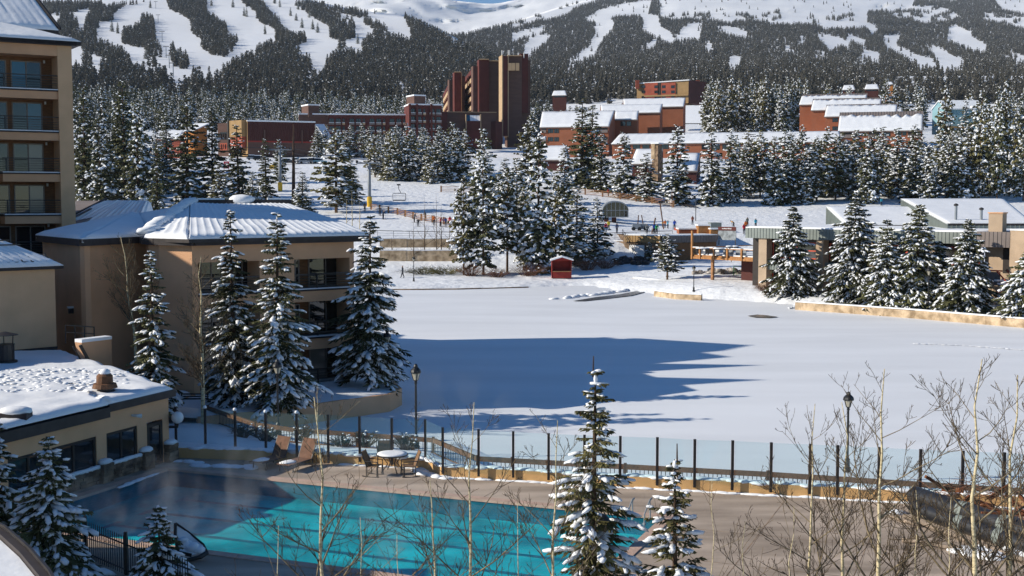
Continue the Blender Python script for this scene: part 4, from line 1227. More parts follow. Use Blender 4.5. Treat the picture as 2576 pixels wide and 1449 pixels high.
# bench
q = G(488, 1034, .5)
bn = thing('bench', 'dark slatted bench with snow on its seat beside the planter wall', 'bench', q)
for k in range(4):
    b = MB(); b.bar((-.75, .25 - .02 * k, .5 + .13 * k), (.75, .25 - .02 * k, .5 + .13 * k), .04, .08); b.build('back_slat', 'dark_metal', bn, local=True)
for k in range(3):
    b = MB(); b.bar((-.75, -.2 + .16 * k, .42), (.75, -.2 + .16 * k, .42), .13, .035); b.build('seat_slat', 'dark_metal', bn, local=True)
for s in (-.7, .7):
    b = MB(); b.tube([(s, -.25, -.05), (s, -.25, .4), (s, .2, .42), (s, .2, -.05)], .035, 6); b.tube([(s, .22, .4), (s, .17, 1.0)], .035, 6); b.build('leg', 'black', bn, local=True)
b = MB(); b.blob((0, 0, .5), ((.6, 0, 0), (0, .22, 0), (0, 0, .1)), 0, random.Random(3), .1, 10, 4); b.build('snow', 'snow', bn, True, True)

# ---------------------------------------------------------------- glass fence
posts = [(443, 1022, 1110), (517, 1027, 1113), (592, 1033, 1122), (669, 1038, 1128), (747, 1040, 1136), (826, 1043, 1146), (905, 1047, 1142), (986, 1052, 1150), (1070, 1055, 1150), (1114, 1075, 1172), (1204, 1080, 1178), (1291, 1085, 1181), (1380, 1090, 1187), (1470, 1094, 1191), (1560, 1097, 1195), (1653, 1100, 1200), (1747, 1105, 1205), (1842, 1108, 1212), (1939, 1113, 1217), (2037, 1117, 1221), (2106, 1120, 1223), (2210, 1125, 1228), (2314, 1130, 1232), (2420, 1134, 1237), (2524, 1138, 1242), (2640, 1144, 1248)]
gf = thing('glass_fence', 'tall clear glass windbreak fence on dark posts beside the pool', 'fence', G(1114, 1172, 1.22))
pb = []
for px, yt, yb in posts:
    q = G(px, yb, 1.22); top = P(px, yt, q.y).z; pb.append((q, top))
    b = MB(); b.box((q.x - .05, q.y - .05, .9), (q.x + .05, q.y + .05, top)); po = b.build('post', 'dark_metal', gf)
    if px < 760:
        b = MB(); b.blob((q.x, q.y, top + .05), ((.085, 0, 0), (0, .085, 0), (0, 0, .08)), 0, None, 0, 8, 4)
        sc_ = b.build('snow_cap', 'snow', gf, True); sc_.parent = po
for (a, ta), (c, tc) in zip(pb, pb[1:]):
    d = (c - a).normalized(); n = Vector((d.y, -d.x, 0)) * .006
    a2, c2 = a + d * .075, c - d * .075
    b = MB(); b.hexa([Vector((*(a2 + n).xy, 1.2)), Vector((*(c2 + n).xy, 1.2)), Vector((*(c2 - n).xy, 1.2)), Vector((*(a2 - n).xy, 1.2)), Vector((*(a2 + n).xy, ta - .02)), Vector((*(c2 + n).xy, tc - .02)), Vector((*(c2 - n).xy, tc - .02)), Vector((*(a2 - n).xy, ta - .02))])
    b.build('glass_pane', 'screen', gf)

# brown railing with thin balusters along the path behind the glass
wr = thing('path_railing', 'brown wooden railing with thin dark balusters behind the glass fence', 'fence', (Rl[5].x, Rl[5].y, .4))
bal = MB(); bal.box((-.014, -.014, 0), (.014, .014, .63)); bme = bal.mesh('baluster', 'black')
nbal = 0
for i, (a, c) in enumerate(zip(Rl, Rl[1:])):
    b = MB(); b.bar((a.x, a.y, ZR_ - .1), (c.x, c.y, ZR_ - .1), .10, .2); b.build('rail', 'wood_rail', wr)
    b = MB(); b.bar((a.x, a.y, .58), (c.x, c.y, .58), .05, .05); b.build('bottom_rail', 'wood_rail', wr)
    L = (c - a).length; k = int(L / .17)
    for j in range(k):
        q = a.lerp(c, (j + .5) / k)
        if not (500 < project(q.x, q.y, 1)[0] < 2600) or nbal >= 296: continue
        o = link('baluster', bme, wr); o.location = (q.x - Rl[5].x, q.y - Rl[5].y, .55 - .4 + .0); nbal += 1
    b = MB(); b.box((a.x - .06, a.y - .06, .3), (a.x + .06, a.y + .06, 1.3)); b.build('post', 'wood_rail', wr)

# ---------------------------------------------------------------- lamps
def lamp_proto():
    t = thing('street_lamp', 'x', 'lamp', (0, 0, 0), 'black lantern lamp posts round the pond')
    b = MB(); b.lathe((0, 0, 0), [(.17, -.1), (.17, .12), (.12, .16), (.11, .5), (.13, .52), (.07, .62)], 10); b.build('base', 'black', t, local=True)
    b = MB(); b.lathe((0, 0, 0), [(.06, .6), (.048, 3.0), (.07, 3.02), (.07, 3.08), (.05, 3.1), (.1, 3.17)], 8); b.build('pole', 'black', t, local=True)
    b = MB(); b.lathe((0, 0, 0), [(.10, 3.19), (.20, 3.52)], 8); b.build('lantern', 'lamp_glass', t, local=True)
    for k in range(4):
        a = k * 1.571 + .4; b = MB(); b.bar((.11 * math.cos(a), .11 * math.sin(a), 3.17), (.215 * math.cos(a), .215 * math.sin(a), 3.53), .025, .025); b.build('lantern_bar', 'black', t, local=True)
    b = MB(); b.lathe((0, 0, 0), [(.24, 3.51), (.245, 3.56), (.22, 3.66), (.13, 3.76), (.10, 3.78), (.10, 3.82), (.075, 3.9), (.02, 3.94)], 10); b.build('cap', 'black', t, local=True)
    return t
LP0 = lamp_proto()
lamps = [(G(1047, 1128, .5), 915, 'black lantern lamp beside the bend in the path railing'),
         (G(2131, 1182, .5), 985, 'black lantern lamp post rising among bare aspens by the glass fence'),
         (G(700, 1092, .5), 903, 'black lantern lamp in front of the lake building spruces'),
         (G(606, 1022, 1.0), 890, 'dark lamp post beside the red brown trunk at the lake building'),
         (G(975, 976, 1.0), 832, 'dark lamp post half hidden by the big spruce at the terrace end'),
         (onground(1040, 168.5), 645, 'lamp post by the far shore near the walking person'),
         (onground(1747, 149.5), 668, 'lamp post on the snowy shore below the wooden deck'),
         (onground(1680, 165.5), 612, 'lamp post beside the small pine and the culvert'),
         (onground(2038, 140), 672, 'lamp post with orange sign in front of the lodge spruces'),
         (onground(2498, 121), 704, 'lamp post between the last lodge spruces by the stone wall'),
         (onground(2340, 124), 668, 'lamp post half hidden by branches of the lodge spruces')]
for i, (q, yt, lb) in enumerate(lamps):
    h = P(1288, yt, q.y).z - q.z
    o = LP0 if i == 0 else dup(LP0, q)
    o.location = q; s = h / 3.94; o.scale = (max(s, .95), max(s, .95), s); o['label'] = lb

# ---------------------------------------------------------------- deck furniture
def sling_chair(name, label, q, rz, fab='sling'):
    t = thing(name, label, 'chair', q, 'sling chairs round the snowy table'); t.rotation_euler.z = rz
    b = MB(); b.hexa([(-.25, -.25, .42), (.25, -.25, .42), (.25, .22, .38), (-.25, .22, .38), (-.25, -.25, .45), (.25, -.25, .45), (.25, .22, .41), (-.25, .22, .41)]); b.build('seat', fab, t, local=True)
    b = MB(); b.hexa([(-.25, .2, .42), (.25, .2, .42), (.25, .23, .42), (-.25, .23, .42), (-.23, .42, 1.0), (.23, .42, 1.0), (.23, .45, 1.0), (-.23, .45, 1.0)]); b.build('backrest', fab, t, local=True)
    for s in (-.29, .29):
        b = MB(); b.tube([(s, -.3, .03), (s, -.27, .62), (s, .28, .64), (s, .36, .8)], .022, 6); b.build('armrest', 'dark_metal', t, local=True)
        b = MB(); b.tube([(s, -.34, .03), (s, 0, .0), (s, .38, .04)], .022, 6); b.build('rocker', 'dark_metal', t, local=True)
        for y in (-.25, .2):
            b = MB(); b.tube([(s, y, .02), (s, y, .42)], .02, 6); b.build('leg', 'dark_metal', t, local=True)
        b = MB(); b.tube([(s * .88, .2, .4), (s * .82, .44, 1.02)], .02, 6); b.build('back_frame', 'dark_metal', t, local=True)
    return t
tq = G(987, 1187, ZD)
sling_chair('patio_chair', 'tan sling chair turned sideways at near side of snowy table', G(940, 1197, ZD), R(75))
sling_chair('patio_chair', 'tan sling chair on the railing bend side of the snowy table', G(1030, 1197, ZD), R(-75))
sling_chair('patio_chair', 'brown sling chair behind the snowy table against the ochre wall', G(968, 1171, ZD) + Vector((0, -.1, 0)), R(8), 'lounge')
t = thing('patio_table', 'round patio table with snow covered top on the pool deck', 'table', tq)
b = MB(); b.lathe((0, 0, 0), [(.63, .69), (.66, .71), (.66, .73), (.63, .74)], 28); b.build('top', 'dark_metal', t, local=True)
b = MB(); b.lathe((0, 0, 0), [(.62, .741), (.60, .78), (.4, .80), (.05, .80)], 28); b.build('snow_cover', 'snow', t, True, True)
for k in range(4):
    a = k * 1.57 + .5; b = MB(); b.tube([(.5 * math.cos(a), .5 * math.sin(a), 0), (.2 * math.cos(a), .2 * math.sin(a), .35), (.45 * math.cos(a), .45 * math.sin(a), .7)], .022, 6); b.build('leg', 'dark_metal', t, local=True)
def lounger(label, q, rz):
    t = thing('sun_lounger', label, 'sun lounger', q, 'brown loungers by the ochre wall'); t.rotation_euler.z = rz
    b = MB(); b.box((-.33, -1.2, .33), (.33, .25, .36)); b.build('seat', 'lounge', t, local=True)
    b = MB(); b.hexa([(-.33, .24, .34), (.33, .24, .34), (.33, .28, .34), (-.33, .28, .34), (-.33, .62, 1.12), (.33, .62, 1.12), (.33, .66, 1.12), (-.33, .66, 1.12)]); b.build('backrest', 'lounge', t, local=True)
    for s in (-.34, .34):
        b = MB(); b.tube([(s, -1.22, .33), (s, .3, .33)], .028, 6); b.tube([(s, .25, .33), (s, .66, 1.14)], .025, 6); b.build('frame', 'dark_metal', t, local=True)
        for y in (-1.0, .3):
            b = MB(); b.tube([(s, y, 0), (s, y + .05, .33)], .025, 6); b.build('leg', 'dark_metal', t, local=True)
    b = MB(); b.blob((-.05, -.75, .37), ((.3, 0, 0), (0, .42, 0), (0, 0, .05)), 0, random.Random(2), .2, 9, 3); b.build('snow', 'snow', t, True, True)
lounger('brown sun lounger with raised back nearest the pool house', G(692, 1170, ZD), R(-28))
lounger('brown sun lounger with raised back beside the small snow topped table', G(758, 1176, ZD), R(-28))
t = thing('side_table', 'small round side table heaped with snow beside the loungers', 'side table', G(803, 1166, ZD))
b = MB(); b.lathe((0, 0, 0), [(.26, .46), (.27, .48), (.26, .5)], 16); b.build('top', 'dark_metal', t, local=True)
b = MB(); b.blob((0, 0, .54), ((.27, 0, 0), (0, .27, 0), (0, 0, .12)), 0, None, 0, 14, 5); b.build('snow', 'snow', t, True, True)
for k in range(3):
    a = k * 2.09; b = MB(); b.tube([(.2 * math.cos(a), .2 * math.sin(a), 0), (.17 * math.cos(a), .17 * math.sin(a), .47)], .02, 6); b.build('leg', 'dark_metal', t, local=True)
for i, (px, lb) in enumerate(((1592, 'steel pool grab rail, the one nearer the tall spruce'), (1636, 'steel pool grab rail, the one nearer the small spruce'))):
    q = G(px, 1306, ZD); t = thing('grab_rail', lb, 'handrail', q, 'steel grab rails at the pool edge')
    b = MB(); dd = E2 * .75; b.tube([(0, 0, 0), Vector((-.02, .05, .62)), Vector((.05, .03, .74)), Vector((.05, .02, .74)) + dd * .35, dd + Vector((0, 0, .35)), dd + Vector((0, 0, -.1))], .026, 8); b.build('rail', 'grey_pole', t, local=True)
    for k, v in enumerate((Vector((0, 0, 0)), dd)):
        b = MB(); b.lathe(v, [(.06, -.02), (.06, .04), (.03, .06)], 8); b.build('flange', 'grey_pole', t, local=True)
# snow-filled daybed
q = G(466, 1405, ZD)
t = thing('daybed', 'dark framed hanging daybed sail shape filled with snow beside the pool', 'daybed', q)
top = Vector((-.28, .0, 1.12)); fr = Vector((.72, -.1, .22)); ba = Vector((-.1, -.3, .1)); bk = Vector((.5, .5, .25))
b = MB(); b.tube([top, Vector((-.27, -.1, .8)), Vector((-.2, -.2, .45)), ba], .05, 7); b.build('arm', 'black', t, local=True)
b = MB(); b.tube([top, Vector((.1, .1, .8)), Vector((.55, .1, .42)), fr], .035, 7); b.build('arm', 'black', t, local=True)
b = MB(); b.tube([ba, Vector((.2, -.42, .07)), Vector((.55, -.3, .14)), fr], .07, 7); b.build('base', 'black', t, local=True)
b = MB(); b.add([top, Vector((-.18, -.12, .45)), ba, Vector((.25, -.3, .2)), fr, Vector((.5, .12, .45)), Vector((.15, .1, .55))], [(0, 1, 6), (1, 2, 3, 6), (3, 4, 5, 6), (0, 6, 5)]); b.build('cover', 'snow', t, True, True)
b = MB(); rn = random.Random(5)
for c, s in (((.05, -.05, .42), .27), ((.25, -.1, .38), .26), ((.45, -.12, .3), .22), ((-.02, -.1, .6), .16)): b.blob(c, ((s, 0, 0), (0, s * .7, 0), (0, 0, s * .62)), 0, rn, .12, 9, 4)
b.build('snow', 'snow', t, True, True)
b = MB(); b.bar((-.15, -.35, .3), (.3, -.4, .22), .05, .1); b.build('strap', 'black', t, local=True)
# hanging black bag seen behind the tall spruce
q = G(1545, 1335, ZD)
t = thing('trash_can', 'dark covered bin standing at the pool edge behind the tall spruce', 'bin', pp(PL - .9, 4.2))
b = MB(); b.lathe((0, 0, 0), [(.3, 0), (.33, .7), (.26, .9), (.1, 1.05)], 12); b.build('body', 'black', t, True, True)
b = MB(); b.lathe((0, 0, 0), [(.34, .69), (.36, .72), (.34, .75)], 12); b.build('rim', 'dark_metal', t, False, True)

# ---------------------------------------------------------------- heap of pipes, poles and brush at the deck's end
A1, A2 = G(2300, 1262, 1.1), G(2700, 1395, 1.1)
d = (A2 - A1).normalized()
nrm = Vector((d.y, -d.x, 0))
if nrm.y > 0: nrm = -nrm
pp0 = (('long black plastic pipe lying uppermost on the brush heap', 1.32, 0, .34, 0), ('black plastic pipe lying lowest in front of the brush heap', 1.03, .42, .27, .5))
for lb, z, off, r, st in pp0:
    o = thing('plastic_pipe', lb, 'pipe', A1, 'black pipes on the deck')
    a = A1 + nrm * off + d * st; c = A2 + nrm * off
    a = Vector((a.x, a.y, z)); c = Vector((c.x, c.y, z))
    b = MB(); b.tube([a.lerp(c, k / 8) for k in range(9)], r, 16, cap=False); b.tube([a.lerp(c, k / 8) for k in range(9)], r * .9, 16, cap=False); b.build('pipe', 'pipe', o, True)
    for s in (.35, .62):
        b = MB(); p = a.lerp(c, s); b.tube([p - d * .16, p + d * .16], r * 1.04, 16); b.build('strap', 'grey_metal', o)
for i, (x0, y0, x1, y1, r, lb) in enumerate(((2275, 1300, 2600, 1420, .10, 'long grey pole lying in front of the black pipes'), (2270, 1358, 2520, 1400, .07, 'thin grey pole lying nearer on the bare deck'), (2240, 1300, 2310, 1322, .07, 'short grey stick beside the pipe ends'))):
    o = thing('pole', lb, 'pole', G(x0, y0, ZD + r), 'grey poles on the deck')
    b = MB(); a = G(x0, y0, ZD + r); c = G(x1, y1, ZD + r); rn = random.Random(i)
    b.tube([a.lerp(c, k / 6) + Vector((0, 0, rn.uniform(0, .03))) for k in range(7)], [r * rn.uniform(.85, 1.1) for k in range(7)], 8); b.build('log', 'log', o, True)
    b = MB(); p = a.lerp(c, .3)
    for k in range(5): p = a.lerp(c, rn.uniform(.1, .9)); b.tube([p, p + Vector((rn.uniform(-.2, .2), rn.uniform(-.2, .2), .18))], .012, 4)
    b.build('stub', 'log', o)
o = thing('brush_heap', 'tangled heap of red brown brush and rusty timber behind black pipes', 'brush heap', G(2450, 1300, ZD))
b = MB(); rn = random.Random(9)
for i in range(620):
    s = rn.uniform(.3, 8.8); k = min(1, s / 1.2)
    p = A1 + d * s - nrm * rn.uniform(.1, 2.2)
    p.z = rn.uniform(.8, .8 + 1.45 * k)
    e = p + Vector((rn.gauss(0, .5), rn.gauss(0, .4), rn.uniform(-.1, .42)))
    b.tube([p, p.lerp(e, .5) + Vector((rn.uniform(-.08, .08), rn.uniform(-.08, .08), rn.uniform(-.05, .1))), e], [.016, .012, .005], 3, cap=False)
x = b.build('brushwood', 'brush', o); x['kind'] = 'stuff'
for i in range(26):
    s = rn.uniform(.6, 8.6); p = A1 + d * s - nrm * rn.uniform(.3, 1.9); p.z = rn.uniform(.85, 1.9)
    b = MB(); e = p + Vector((rn.gauss(0, .8), rn.gauss(0, .5), rn.uniform(-.4, .5))); e.z = max(e.z, .8)
    b.bar(p, e, rn.uniform(.07, .16), rn.uniform(.05, .2)); b.build('timber', 'rust', o)
for i, (px, py, w) in enumerate(((2440, 1388, .75), (2520, 1398, .6), (2565, 1390, .7))):
    b = MB(); rn = random.Random(i)
    for k in range(6): b.blob(G(px + rn.uniform(-40, 40), py + rn.uniform(-6, 8), ZD), ((w * rn.uniform(.4, .8), 0, 0), (0, w * .45, 0), (0, 0, .16)), 0, rn, .2, 9, 4)
    struct('snow_patch', b, 'snow', sm=True)
b = MB(); rn = random.Random(77)
b.blob(G(2255, 1292, ZD), ((.45, 0, 0), (0, .25, 0), (0, 0, .14)), 0, rn, .2, 9, 4); struct('snow_patch', b, 'snow', sm=True)

# ---------------------------------------------------------------- iron fence, eave and stump at the lower left
fp = [G(-60, 1322, .75), G(216, 1402, .75), G(318, 1446, .75), G(480, 1515, .75)]
fo = thing('iron_fence', 'black picket fence running behind the snowy spruces by the pool', 'fence', fp[1])
pk = MB(); pk.box((-.011, -.011, 0), (.011, .011, 1.12)); pk.add([(-.014, -.014, 1.12), (.014, -.014, 1.12), (.014, .014, 1.12), (-.014, .014, 1.12), (0, 0, 1.2)], [(0, 1, 4), (1, 2, 4), (2, 3, 4), (3, 0, 4)])
pm = pk.mesh('picket', 'black')
for a, c in zip(fp, fp[1:]):
    for z in (.15, .92):
        b = MB(); b.bar(a + Vector((0, 0, z)), c + Vector((0, 0, z)), .035, .035); b.build('rail', 'black', fo)
    k = int((c - a).length / .13)
    for j in range(k):
        q = a.lerp(c, j / k) - fp[1]; o = link('picket', pm, fo); o.location = q
    b = MB(); b.box((a.x - .045, a.y - .045, .7), (a.x + .045, a.y + .045, 2.05)); b.build('post', 'black', fo)
q = G(52, 1392, .75)
t = thing('stump_light', 'dark square wooden stump with snow on the white bank', 'stump', q)
b = MB(); b.box((-.02, -.15, -.1), (.22, .15, .52)); b.build('post', 'rust', t, local=True)
b = MB(); b.bar((-.5, 0, .1), (0, 0, .25), .22, .22); b.build('box', 'rust', t, local=True)
b = MB(); b.blob((-.3, 0, .33), ((.36, 0, 0), (0, .26, 0), (0, 0, .17)), 0, random.Random(1), .08, 9, 4); b.build('snow', 'snow', t, True, True)
pr = thing('porch_roof', 'snowy curved porch roof with brown metal edge in the bottom corner', 'roof', (-10.5, 22, 0))
zz = 5.3
cv = [G(x, y, zz) for x, y in ((-120, 1290), (0, 1346), (60, 1400), (110, 1460), (150, 1540))]
b = MB()
for a, c in zip(cv, cv[1:]):
    b.bar(a, c, .16, .22)
b.build('edge', 'fascia', pr)
b = MB()
for a, c in zip(cv, cv[1:]): b.bar(a + Vector((.08, .06, .15)), c + Vector((.08, .06, .15)), .05, .06)
b.build('gutter', 'dark_metal', pr)
b = MB(); poly = [(p.x - .05, p.y - .1) for p in cv] + [(cv[-1].x - 8, cv[-1].y), (cv[0].x - 8, cv[0].y)]
b.prism(poly, zz - .3, zz + .02); b.build('snow_cover', 'snow', pr)
# ---------------------------------------------------------------- large conifers near by: trunk, crown, snow
def big_spruce(seed, q, H, Rr, label, nlev=22, nbr=9, ntw=10, lumps=.7, snow=0.0, tw=.40, rad=.055, clear=.04, group=None, mats=('needle', 'tree_snow', 'cone'), cones=0, rz=0, name='spruce_tree', droop=.38):
    T, K, S = conifer(seed, H, Rr, int(nlev * 1.25), nbr + 2, int(ntw * 1.6), mats, snow, 'spruce', clear=clear, tw=tw, rad=rad * 1.15, lumps=lumps, droop=droop, cones=cones, fine=True, pw=.8, jit=.8)
    t = thing(name, label, 'tree', q, group); t.rotation_euler.z = rz
    if cones: T.tube([(0, 0, H * .97), (.01, 0, H + .26)], [.022, .012], 5)
    T.build('trunk', 'bark', t, True, True)
    K.build('crown', list(mats), t, False, True)
    S.build('snow', 'tree_snow', t, True, True)['kind'] = 'stuff'
    return t
def at(px, d, z): u, _ = ray(px, 900); return Vector((u * d, d, z))
gL = 'snow laden spruces round the lake building'
big_spruce(101, at(385, 62.0, .9), 8.5, 1.55, 'snow laden spruce with bluish boughs in front of the bare tan corner wall', 20, 9, 9, .85, group=gL)
big_spruce(102, at(588, 65.5, .95), 10.5, 1.75, 'tall snow laden spruce standing next to the pale bare birch', 26, 9, 10, .8, group=gL)
big_spruce(103, at(698, 64.0, .95), 10.3, 2.1, 'broad snow laden spruce right behind the lantern lamp with low boughs', 25, 10, 11, .85, group=gL, rz=1)
big_spruce(104, at(930, 71.8, .95), 10.0, 2.3, 'largest snow laden spruce at the end of the terrace over the pond', 26, 11, 12, .8, group=gL, clear=.1)
gP = 'snowy spruces in the pool yard'
big_spruce(105, at(1492, 28.0, .7), 7.45, 1.5, 'tall foreground spruce with long bare tip and thick snow pads over the pool', 26, 8, 10, .75, rad=.04, tw=.36, group=gP, mats=('needle_olive', 'tree_snow', 'cone'), cones=.12, droop=.22)
big_spruce(106, at(1706, 27.0, .7), 5.65, 1.3, 'small foreground spruce with hanging cones beside the tall one', 22, 8, 9, .75, rad=.038, tw=.36, group=gP, mats=('needle_olive', 'tree_snow', 'cone'), cones=.2, rz=2, droop=.12)
big_spruce(107, at(118, 36.0, .7), 4.35, 1.5, 'dense snow covered spruce in shade behind the picket fence', 20, 9, 9, 1.1, rad=.05, group=gP)
big_spruce(108, at(392, 35.0, .7), 2.55, 1.15, 'small snow covered spruce with broken top beside the daybed', 13, 9, 8, 1.0, rad=.05, group=gP, rz=.7)
big_spruce(109, at(-24, 37.6, .7), 5.0, 1.15, 'snow covered spruce cut off by the left edge under the pool house roof', 18, 8, 8, .9, rad=.05, group=gP)
gG = 'heavily snowed spruces in front of the lodge'
for i, (px, yt, yb, hw, lb) in enumerate((
    (1990, 517, 742, 66, 'broad snowy spruce next to the first lodge pillar and red brown bush'),
    (2146, 484, 737, 84, 'tallest snowy spruce of the lodge row, dark green in its upper half'),
    (2226, 548, 783, 70, 'slender brown tipped snowy spruce leaning over the stone wall end'),
    (2302, 510, 778, 86, 'wide heavily snowed spruce whose trunks show above the stone wall'),
    (2358, 605, 776, 48, 'short reddish spruce squeezed between the wide lodge spruces'),
    (2428, 548, 790, 74, 'narrow heavily snowed spruce standing by the lodge corner'),
    (2594, 598, 808, 90, 'heavily snowed spruce cut off by the right edge'))):
    d = 11.2 * FL / (yb - HOR)
    if i == 1: d = 134.5
    if i > 1: d = 12 * FL / (interp([(2000, 779), (2150, 790), (2300, 801), (2576, 825), (2760, 842)], px) - HOR) + (3.2, 4.6, 6.5, 3.6, 3.0)[i - 2]
    q = at(px, d, 0); q.z = zg(q.x, q.y) - .1
    H = P(px, yt, d).z - q.z
    big_spruce(120 + i, q, H, hw * 1.12 * d / FL, lb, 24, 10, 10, 1.6 if i else 1.3, .55, rad=.11, tw=.42, group=gG, clear=.07, rz=i)

# ---------------------------------------------------------------- medium trees: a few shapes, copied one by one
KIND = {}
def mid_proto(key, seed, H, Rr, kind, nlev, nbr, ntw, snow, mats, clear, bark='bark', rad=.2, droop=.35, pw=.62):
    T, K, S = conifer(seed, H, Rr, nlev, nbr, ntw, mats, snow, kind, clear=clear, rad=rad, tw=.5, droop=droop, pw=pw)
    KIND[key] = (H, Rr, T.mesh('trunk', bark, True), K.mesh('crown', list(mats)), kind)
SN, SO = ('needle', 'tree_snow'), ('needle_olive', 'tree_snow')
for i in range(4): mid_proto('s%d' % i, 200 + i, 14, 2.3, 'spruce', 26, 10, 8, .30 + .05 * i, SN, .03, rad=.27)
for i in range(2): mid_proto('o%d' % i, 220 + i, 14, 2.4, 'spruce', 24, 10, 8, .34, SO, .04, rad=.28)
for i in range(4): mid_proto('p%d' % i, 240 + i, 14, 2.6, 'pine', 23, 9, 8, .27 + .04 * i, SO if i % 2 else SN, .10 + .06 * (i % 3), 'bark_tan', rad=.30, droop=.25)
mid_proto('d0', 260, 16, 1.9, 'spruce', 30, 10, 7, .15, SN, .03, rad=.25, pw=.7)       # dark, little snow
TREES = []                                                                      # (pixel height, key, place, height, half width, label, group)
def plan(key, px, yt, d, hw, label, group, yb=None):
    if yb is not None: d = None
    if d is None:
        lo, hi = 120.0, 480.0                       # find where this column of the picture meets the ground
        d = hi
        y = lo
        while y < hi:
            q = onground(px, y)
            if project(q.x, q.y, q.z)[1] <= yb: d = y; break
            y += 1.5
    q = onground(px, d)
    top = P(px, yt, d).z
    H = top - q.z
    if H < 1.5: return
    TREES.append((H * FL / d, key, q - Vector((0, 0, .15)), H + .15, hw * d / FL, label, group))
rt = random.Random(21)
gS = 'tall pines on the far shore'
for k, px, yt, yb, hw, lb in (
    ('p1', 1166, 440, 694, 44, 'thin trunked pine at the shore group edge beside the ski terrace'),
    ('p0', 1216, 392, 692, 56, 'tall speckled pine second in the shore group'),
    ('p2', 1276, 420, 688, 58, 'full speckled pine in the middle of the shore group'),
    ('p3', 1318, 470, 682, 40, 'slim pine between two taller shore pines'),
    ('s2', 1354, 318, 690, 66, 'tallest snow speckled spruce of the shore group'),
    ('p1', 1398, 440, 676, 50, 'leaning pine above the red kiosk'),
    ('s3', 1450, 468, 664, 62, 'bushy snowy spruce behind the red kiosk'),
    ('s1', 1504, 496, 652, 48, 'short bushy snowy spruce next to the round lift shelter'),
    ('p2', 1680, 588, 704, 46, 'small snowy pine on a bare trunk beside the culvert'),
    ('s0', 1634, 608, 662, 20, 'tiny dark spruce beside the white storage door')):
    plan(k, px, yt, None, hw * .82, lb, gS if px < 1600 else None, yb)
gB = 'trees along the ski hill behind the roofs'
for k, px, yt, d, hw, lb in (
    ('d0', 215, 216, 262, 40, 'dark tall spruce touching the hotel block'), ('s0', 256, 300, 244, 42, 'spruce in front of the hotel side, left of the twin tops'),
    ('d0', 318, 198, 268, 46, 'tall dark spruce in the dense clump beside the hotel'), ('s1', 350, 250, 250, 44, 'speckled spruce at the clump edge beside the hotel'),
    ('d0', 396, 352, 226, 30, 'thin sparse spruce in front of the lift cable'), ('d0', 472, 236, 256, 52, 'tallest dark spruce standing alone behind the snowy roofs'),
    ('d0', 537, 272, 270, 40, 'dark spruce in front of the orange panel'), ('o0', 556, 410, 232, 42, 'short olive green spruce behind the roof ridge'),
    ('d0', 602, 312, 262, 40, 'dark spruce before the red brown hall corner'), ('s0', 636, 430, 236, 30, 'little spruce next to the hall corner spruce'),
    ('d0', 671, 347, 250, 30, 'narrow dark spruce in front of the long hall'), ('p0', 704, 350, 300, 24, 'small pine behind the near lift tower'),
    ('s1', 762, 430, 230, 34, 'low branched spruce with a tall bare dead trunk beside it'), ('p3', 846, 322, 244, 58, 'big ragged pine behind the birch stems'),
    ('o1', 884, 400, 262, 32, 'olive pine behind the ragged pine')):
    plan(k, px, yt, d, hw, lb, gB)
for j in range(16):
    plan(rt.choice(['d0', 's0', 'd0', 's1']), 200 + j * 15 + rt.uniform(-6, 6), rt.uniform(215, 330) + (j > 11) * 60, rt.uniform(255, 330), rt.uniform(28, 40), 'dark spruce in the dense clump between the hotel block and the lone tall spruce', 'dense spruce clump beside the hotel block')
gM = 'row of snowy trees above the ski lift slope'
for i, px in enumerate(range(946, 1180, 19)):
    plan(rt.choice(['s2', 's3', 'o1', 'p3', 's1', 'o0']), px + rt.uniform(-6, 6), rt.uniform(305, 352), rt.uniform(300, 322), rt.uniform(22, 30), 'snow dusted conifer in the dense row above the lift slope', gM)
for k, px, yt, d, hw, lb in (('s3', 1216, 322, 236, 48, 'tall snowy spruce behind the shore pines below the tower'), ('s1', 1268, 396, 246, 40, 'snowy spruce in front of the tower foot'),
                             ('p1', 1334, 290, 300, 40, 'pine against the dark side of the tower'), ('d0', 1462, 246, 292, 44, 'tall dark spruce before the brown condominiums'), ('d0', 1488, 262, 300, 36, 'dark twin spruce before the brown condominiums'),
                             ('s2', 1420, 360, 262, 34, 'snowy spruce below the first condominium roof'), ('s0', 1512, 335, 285, 34, 'dark speckled spruce right of the twin tops'), ('o0', 1235, 470, 205, 34, 'olive pine in front of the upper log fence'), ('p2', 1300, 400, 222, 40, 'ragged pine between the shore group and the fence')):
    plan(k, px, yt, d, hw, lb, 'spruces below the tower')
gR = 'belt of snowy conifers across the far side of the ski field'
for k, px, yt, d, hw, lb in (('s2', 1568, 330, 276, 40, 'snowy spruce behind the small wooden notice board'), ('s3', 1626, 384, 272, 38, 'short bluish spruce beside the stone chimney'), ('s2', 1702, 312, 268, 46, 'broad snowy spruce right of the stone chimney'), ('s3', 1790, 326, 266, 42, 'snowy spruce with wide skirt next to the first belt trees')):
    plan(k, px, yt, d, hw, lb, gR)
i = 0
for px in list(range(1838, 2590, 26)) + list(range(1850, 2590, 34)):
    i += 1
    back = i > 29
    yt = rt.uniform(318, 372) if not back else rt.uniform(300, 350)
    if px > 2440: yt -= rt.uniform(30, 120)
    plan(rt.choice(['s1', 's2', 's3', 'o0', 'o1', 'p0', 'p3', 's2']), px + rt.uniform(-8, 8), yt, rt.uniform(268, 286) if not back else rt.uniform(296, 330), rt.uniform(26, 40), 'snow dusted conifer in the belt across the far side of the snowfield', gR)
